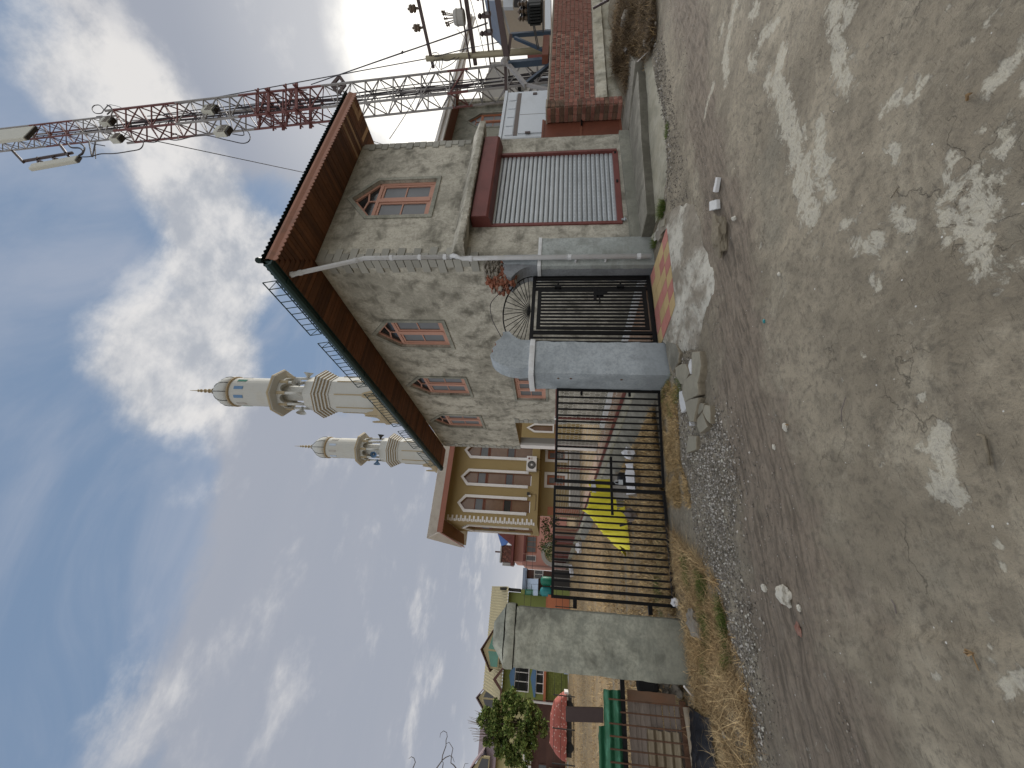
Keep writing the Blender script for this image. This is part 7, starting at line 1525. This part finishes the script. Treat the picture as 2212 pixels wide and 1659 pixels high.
# transformer platform
TF = thing('transformer', 'black finned transformer on a steel platform beyond the brick wall', 'transformer', (21, 6.6, 2.6))
tz = Z(1500, 0, 2.011)
T0 = Vector(P(*tz(1130, 200), 1, 7.2)); T1 = Vector(P(*tz(1270, 20), 1, 6.2))
tx = 20.4; ty0, ty1 = tx * T0.y / T0.x, tx * P(*tz(1200, 20), 1, 6)[1] / P(*tz(1200, 20), 1, 6)[0]
ztp = 1.6 + (P(*tz(1130, 110), 1, 7)[2] - 1.6) * ((ty0 + ty1) / 2) / 7; zbt = 1.6 + (P(*tz(1275, 110), 1, 7)[2] - 1.6) * ((ty0 + ty1) / 2) / 7
print('transformer', ty0, ty1, ztp, zbt)
ya, yb = sorted((ty0, ty1)); MB().box(tx, tx + 1.0, ya, yb, zbt, ztp - .15).build('tank', 'transformer', TF, bevel=.04)
for k in range(7): y = ya + (yb - ya) * (k + .5) / 7; MB().box(tx - .18, tx, y - .03, y + .03, zbt + .05, ztp - .25).build('cooling_fin', 'transformer', TF)
for k in range(3): y = ya + (yb - ya) * (k + .5) / 3; MB().lathe(tx + .3, y, [(.09, ztp - .15), (.12, ztp - .1), (.05, ztp), (.12, ztp + .05), (.04, ztp + .12), (.1, ztp + .18), (.02, ztp + .26)], 8).build('bushing', 'porcelain', TF)
MB().tube([(tx + .5, ya + .1, ztp + .02), (tx + .5, yb - .1, ztp + .02)], .16, 12).build('oil_conservator', 'transformer', TF)
PF = thing('steel_platform', 'blue-grey steel channel platform and struts behind the brick wall', 'steel frame', (19, 7, 0))
def P9(x, y, d): return Vector(P(*tz(x, y), 1, d))
for (p, q, w, mt) in (((1010, 510), (1340, 480), .2, 'steel_blue'), ((1030, 278), (1360, 255), .14, 'steel_blue'), ((1060, 300), (1280, 395), .1, 'steel_blue'), ((1340, 510), (1150, 660), .11, 'steel_blue'), ((990, 490), (1150, 680), .13, 'steel_white'), ((1140, 670), (1330, 710), .1, 'steel_white')):
    MB().bar(P9(*p, 7.6), P9(*q, 7.6), w).build('channel', mt, PF)
for (p, q, w, mt) in (((925, 0), (1000, 480), .22, 'steel_brown'), ((960, 60), (1030, 300), .07, 'galv_dark'), ((1000, 490), (1030, 270), .1, 'steel_brown'), ((985, 490), (990, 740), .1, 'steel_brown'), ((1280, 0), (1285, 260), .05, 'far_dark'), ((1205, 200), (1240, 390), .04, 'far_dark'), ((1215, 200), (1252, 390), .04, 'far_dark')):
    y_ = lambda yy_: 6.2 + 1.5 * yy_ / 480
    MB().bar(P9(*p, y_(p[1])), P9(*q, y_(q[1])), w).build('beam', mt, PF)
lump(MB(), P9(985, 490, 7.6), (.2, .15, .2), 3, 2, .3).build('joint_cluster', 'steel_white', PF)
MB().box(*(lambda a, b: (min(a.x, b.x), max(a.x, b.x), 7.3, 7.6, min(a.z, b.z), max(a.z, b.z)))(P9(1275, 460, 7.4), P9(1335, 300, 7.4))).build('distribution_box', 'rust_red', PF)
# buildings beyond the transformer
RB = thing('blue_roof_house', 'beige house with a steep blue-grey patterned roof at the right edge', 'house', (30, 10.5, 0))
def P11(x, y, d=10.5): return P(*tz(x, y), 1, d)
MB().hexa([P11(820, 0, 9), P11(860, 210, 10.5), P11(985, 345, 11.4), P11(925, 0, 9)] + [tuple(Vector(v_) + Vector((.4, .6, 0))) for v_ in (P11(820, 0, 9), P11(860, 210, 10.5), P11(985, 345, 11.4), P11(925, 0, 9))]).build('roof', 'blue_tin', RB)
g_ = P11(975, 300, 11); MB().hexa([P11(930, 0, 9), P11(990, 280, 11), P11(1350, 270, 11), P11(1350, 0, 9)] + [tuple(Vector(v_) + Vector((.6, .9, 0))) for v_ in (P11(930, 0, 9), P11(990, 280, 11), P11(1350, 270, 11), P11(1350, 0, 9))]).build('wall', 'far_beige', RB)
MB().hexa([P11(970, 0, 8.6), P11(975, 82, 9), P11(1050, 82, 9), P11(1050, 0, 8.6)] + [tuple(Vector(v_) - Vector((.2, .2, 0))) for v_ in (P11(970, 0, 8.6), P11(975, 82, 9), P11(1050, 82, 9), P11(1050, 0, 8.6))]).build('white_box', 'cabinet', RB)
for x0_, x1_, mt in ((1055, 1110, 'far_dark'), (1300, 1345, 'cabinet')): MB().hexa([P11(x0_, 0, 8.6), P11(x0_, 60 if mt == 'far_dark' else 250, 9.2), P11(x1_, 60 if mt == 'far_dark' else 250, 9.2), P11(x1_, 0, 8.6)] + [tuple(Vector(v_) - Vector((.15, .15, 0))) for v_ in (P11(x0_, 0, 8.6), P11(x0_, 60 if mt == 'far_dark' else 250, 9.2), P11(x1_, 60 if mt == 'far_dark' else 250, 9.2), P11(x1_, 0, 8.6))]).build('wall_panel', mt, RB)
RS = thing('red_tin_shed', 'small shed with red tin roof between the steel struts', 'shed', (34, 14, 0))
MB().hexa([P11(1150, 290, 13), P11(1160, 450, 14), P11(1285, 450, 14), P11(1275, 290, 13)] + [tuple(Vector(v_) + Vector((.6, .9, 0))) for v_ in (P11(1150, 290, 13), P11(1160, 450, 14), P11(1285, 450, 14), P11(1275, 290, 13))]).build('tin_roof', 'maroon', RS)
MB().hexa([P11(1270, 280, 13), P11(1280, 600, 14), P11(1400, 600, 14), P11(1400, 280, 13)] + [tuple(Vector(v_) + Vector((.6, .9, 0))) for v_ in (P11(1270, 280, 13), P11(1280, 600, 14), P11(1400, 600, 14), P11(1400, 280, 13))]).build('wall', 'far_dark', RS)
YB_ = thing('equipment_yard', 'clutter of grey equipment and red drum under the mast foot', 'equipment', (18, 9, 0))
r_ = random.Random(3)
for k in range(26):
    x, y = r_.uniform(16.5, 21), r_.uniform(8.6, 10.3); z = r_.uniform(1.6, 3.6); s_ = r_.uniform(.15, .5)
    MB().box(x, x + s_, y, y + s_, z, z + s_ * r_.uniform(.4, 1.4)).build('equipment_box', r_.choice(['far_grey', 'far_dark', 'steel_white', 'galv_dark', 'cabinet']), YB_)
    MB().bar((x, y, 0), (x + r_.uniform(-.4, .4), y, z), .06).build('stand_leg', 'steel_white', YB_)
MB().tube([(17.2, 8.5, 3.4), (17.4, 8.8, 3.4)], .28, 12).build('red_drum', 'maroon', YB_)
# ================================================================ WEEDS AND DEBRIS BEFORE THE BRICK WALL
wd = [(9.3, 4.0), (9.0, 3.5), (10, 3.15), (13, 2.9), (14, 4.9), (11.5, 5.15), (9.9, 4.9)]
def bank(u, v):
    x = 9.2 + 6.5 * u; y = 3.3 + 1.95 * v; h = .42 * max(0, v - .1) ** .9 * min(1, u * 3) * (1 + .5 * nz3(x, y, 2, 1.6)) + .05 * nz3(x, y, 1, 6) * min(1, u * 5); return (x, y, max(-.02, h - .01 if v > .02 else -.03))
struct(MB().grid(bank, 90, 36).build('weedy_bank', 'stone_brown', None, smooth=True, fix=False, loc=(12, 4.3, 0)))
def bankz(x, y):
    v = (y - 3.3) / 1.95; u = (x - 9.2) / 6.5; return .42 * np.clip(v - .1, 0, 1) ** .9 * np.clip(u * 3, 0, 1) - .01
blades('bank_weeds', 22000, reg(wd, lambda x, y: np.clip(.5 + 1.2 * vnoise(x, y, 3, 3, 91), .05, 1)), .3, .013, .95, 'weeds', (11, 4, 0), .9, 92, zf=bankz)
blades('bank_grass', 5000, reg(wd), .2, .011, .9, 'grass_dry', (11, 4, 0), .9, 93, zf=bankz)
chips('bank_rubble', 700, reg([(9.3, 4.2), (9.2, 3.4), (13, 3.0), (14, 4.6), (11, 5.0)]), .01, .05, 'rubble', (11, 4, 0), 94, .03)
for k, (x, y, s_, c) in enumerate(((10.9, 4.5, .16, 'dark bag half buried in the weeds before the brick wall'), (11.9, 4.3, .22, 'grey boulder in the weeds furthest right'), (9.7, 3.9, .1, 'pale stone at the near end of the weedy bank'))):
    tag(lump(MB(), (x, y, .22 if k < 2 else .05), (s_, s_ * .7, s_ * .6), k * 2.2, 2, .5).build('stone' if k else 'plastic_bag', 'rubble' if k else 'black_plastic', None, fix=False), c, 'stone' if k else 'bag')
tag(MB().tube([P(*Z(2250, 0, 3.016)(265, 95), 1, 5.0), P(*Z(2250, 0, 3.016)(440, 0), 1, 4.7)], .035, 7).build('iron_rod', 'steel_brown', None), 'dark iron pipe leaning on the cement base at the right edge', 'pipe')
tag(MB().tube([P(*Z(2250, 0, 3.016)(760, 755), 1, 4.2), P(*Z(2250, 0, 3.016)(900, 620), 1, 3.9)], .009, 6).build('white_stick', 'white_trim', None), 'thin pale stick lying across the weeds', 'stick')
# left ends of the boundary: ground further off to the right of the house
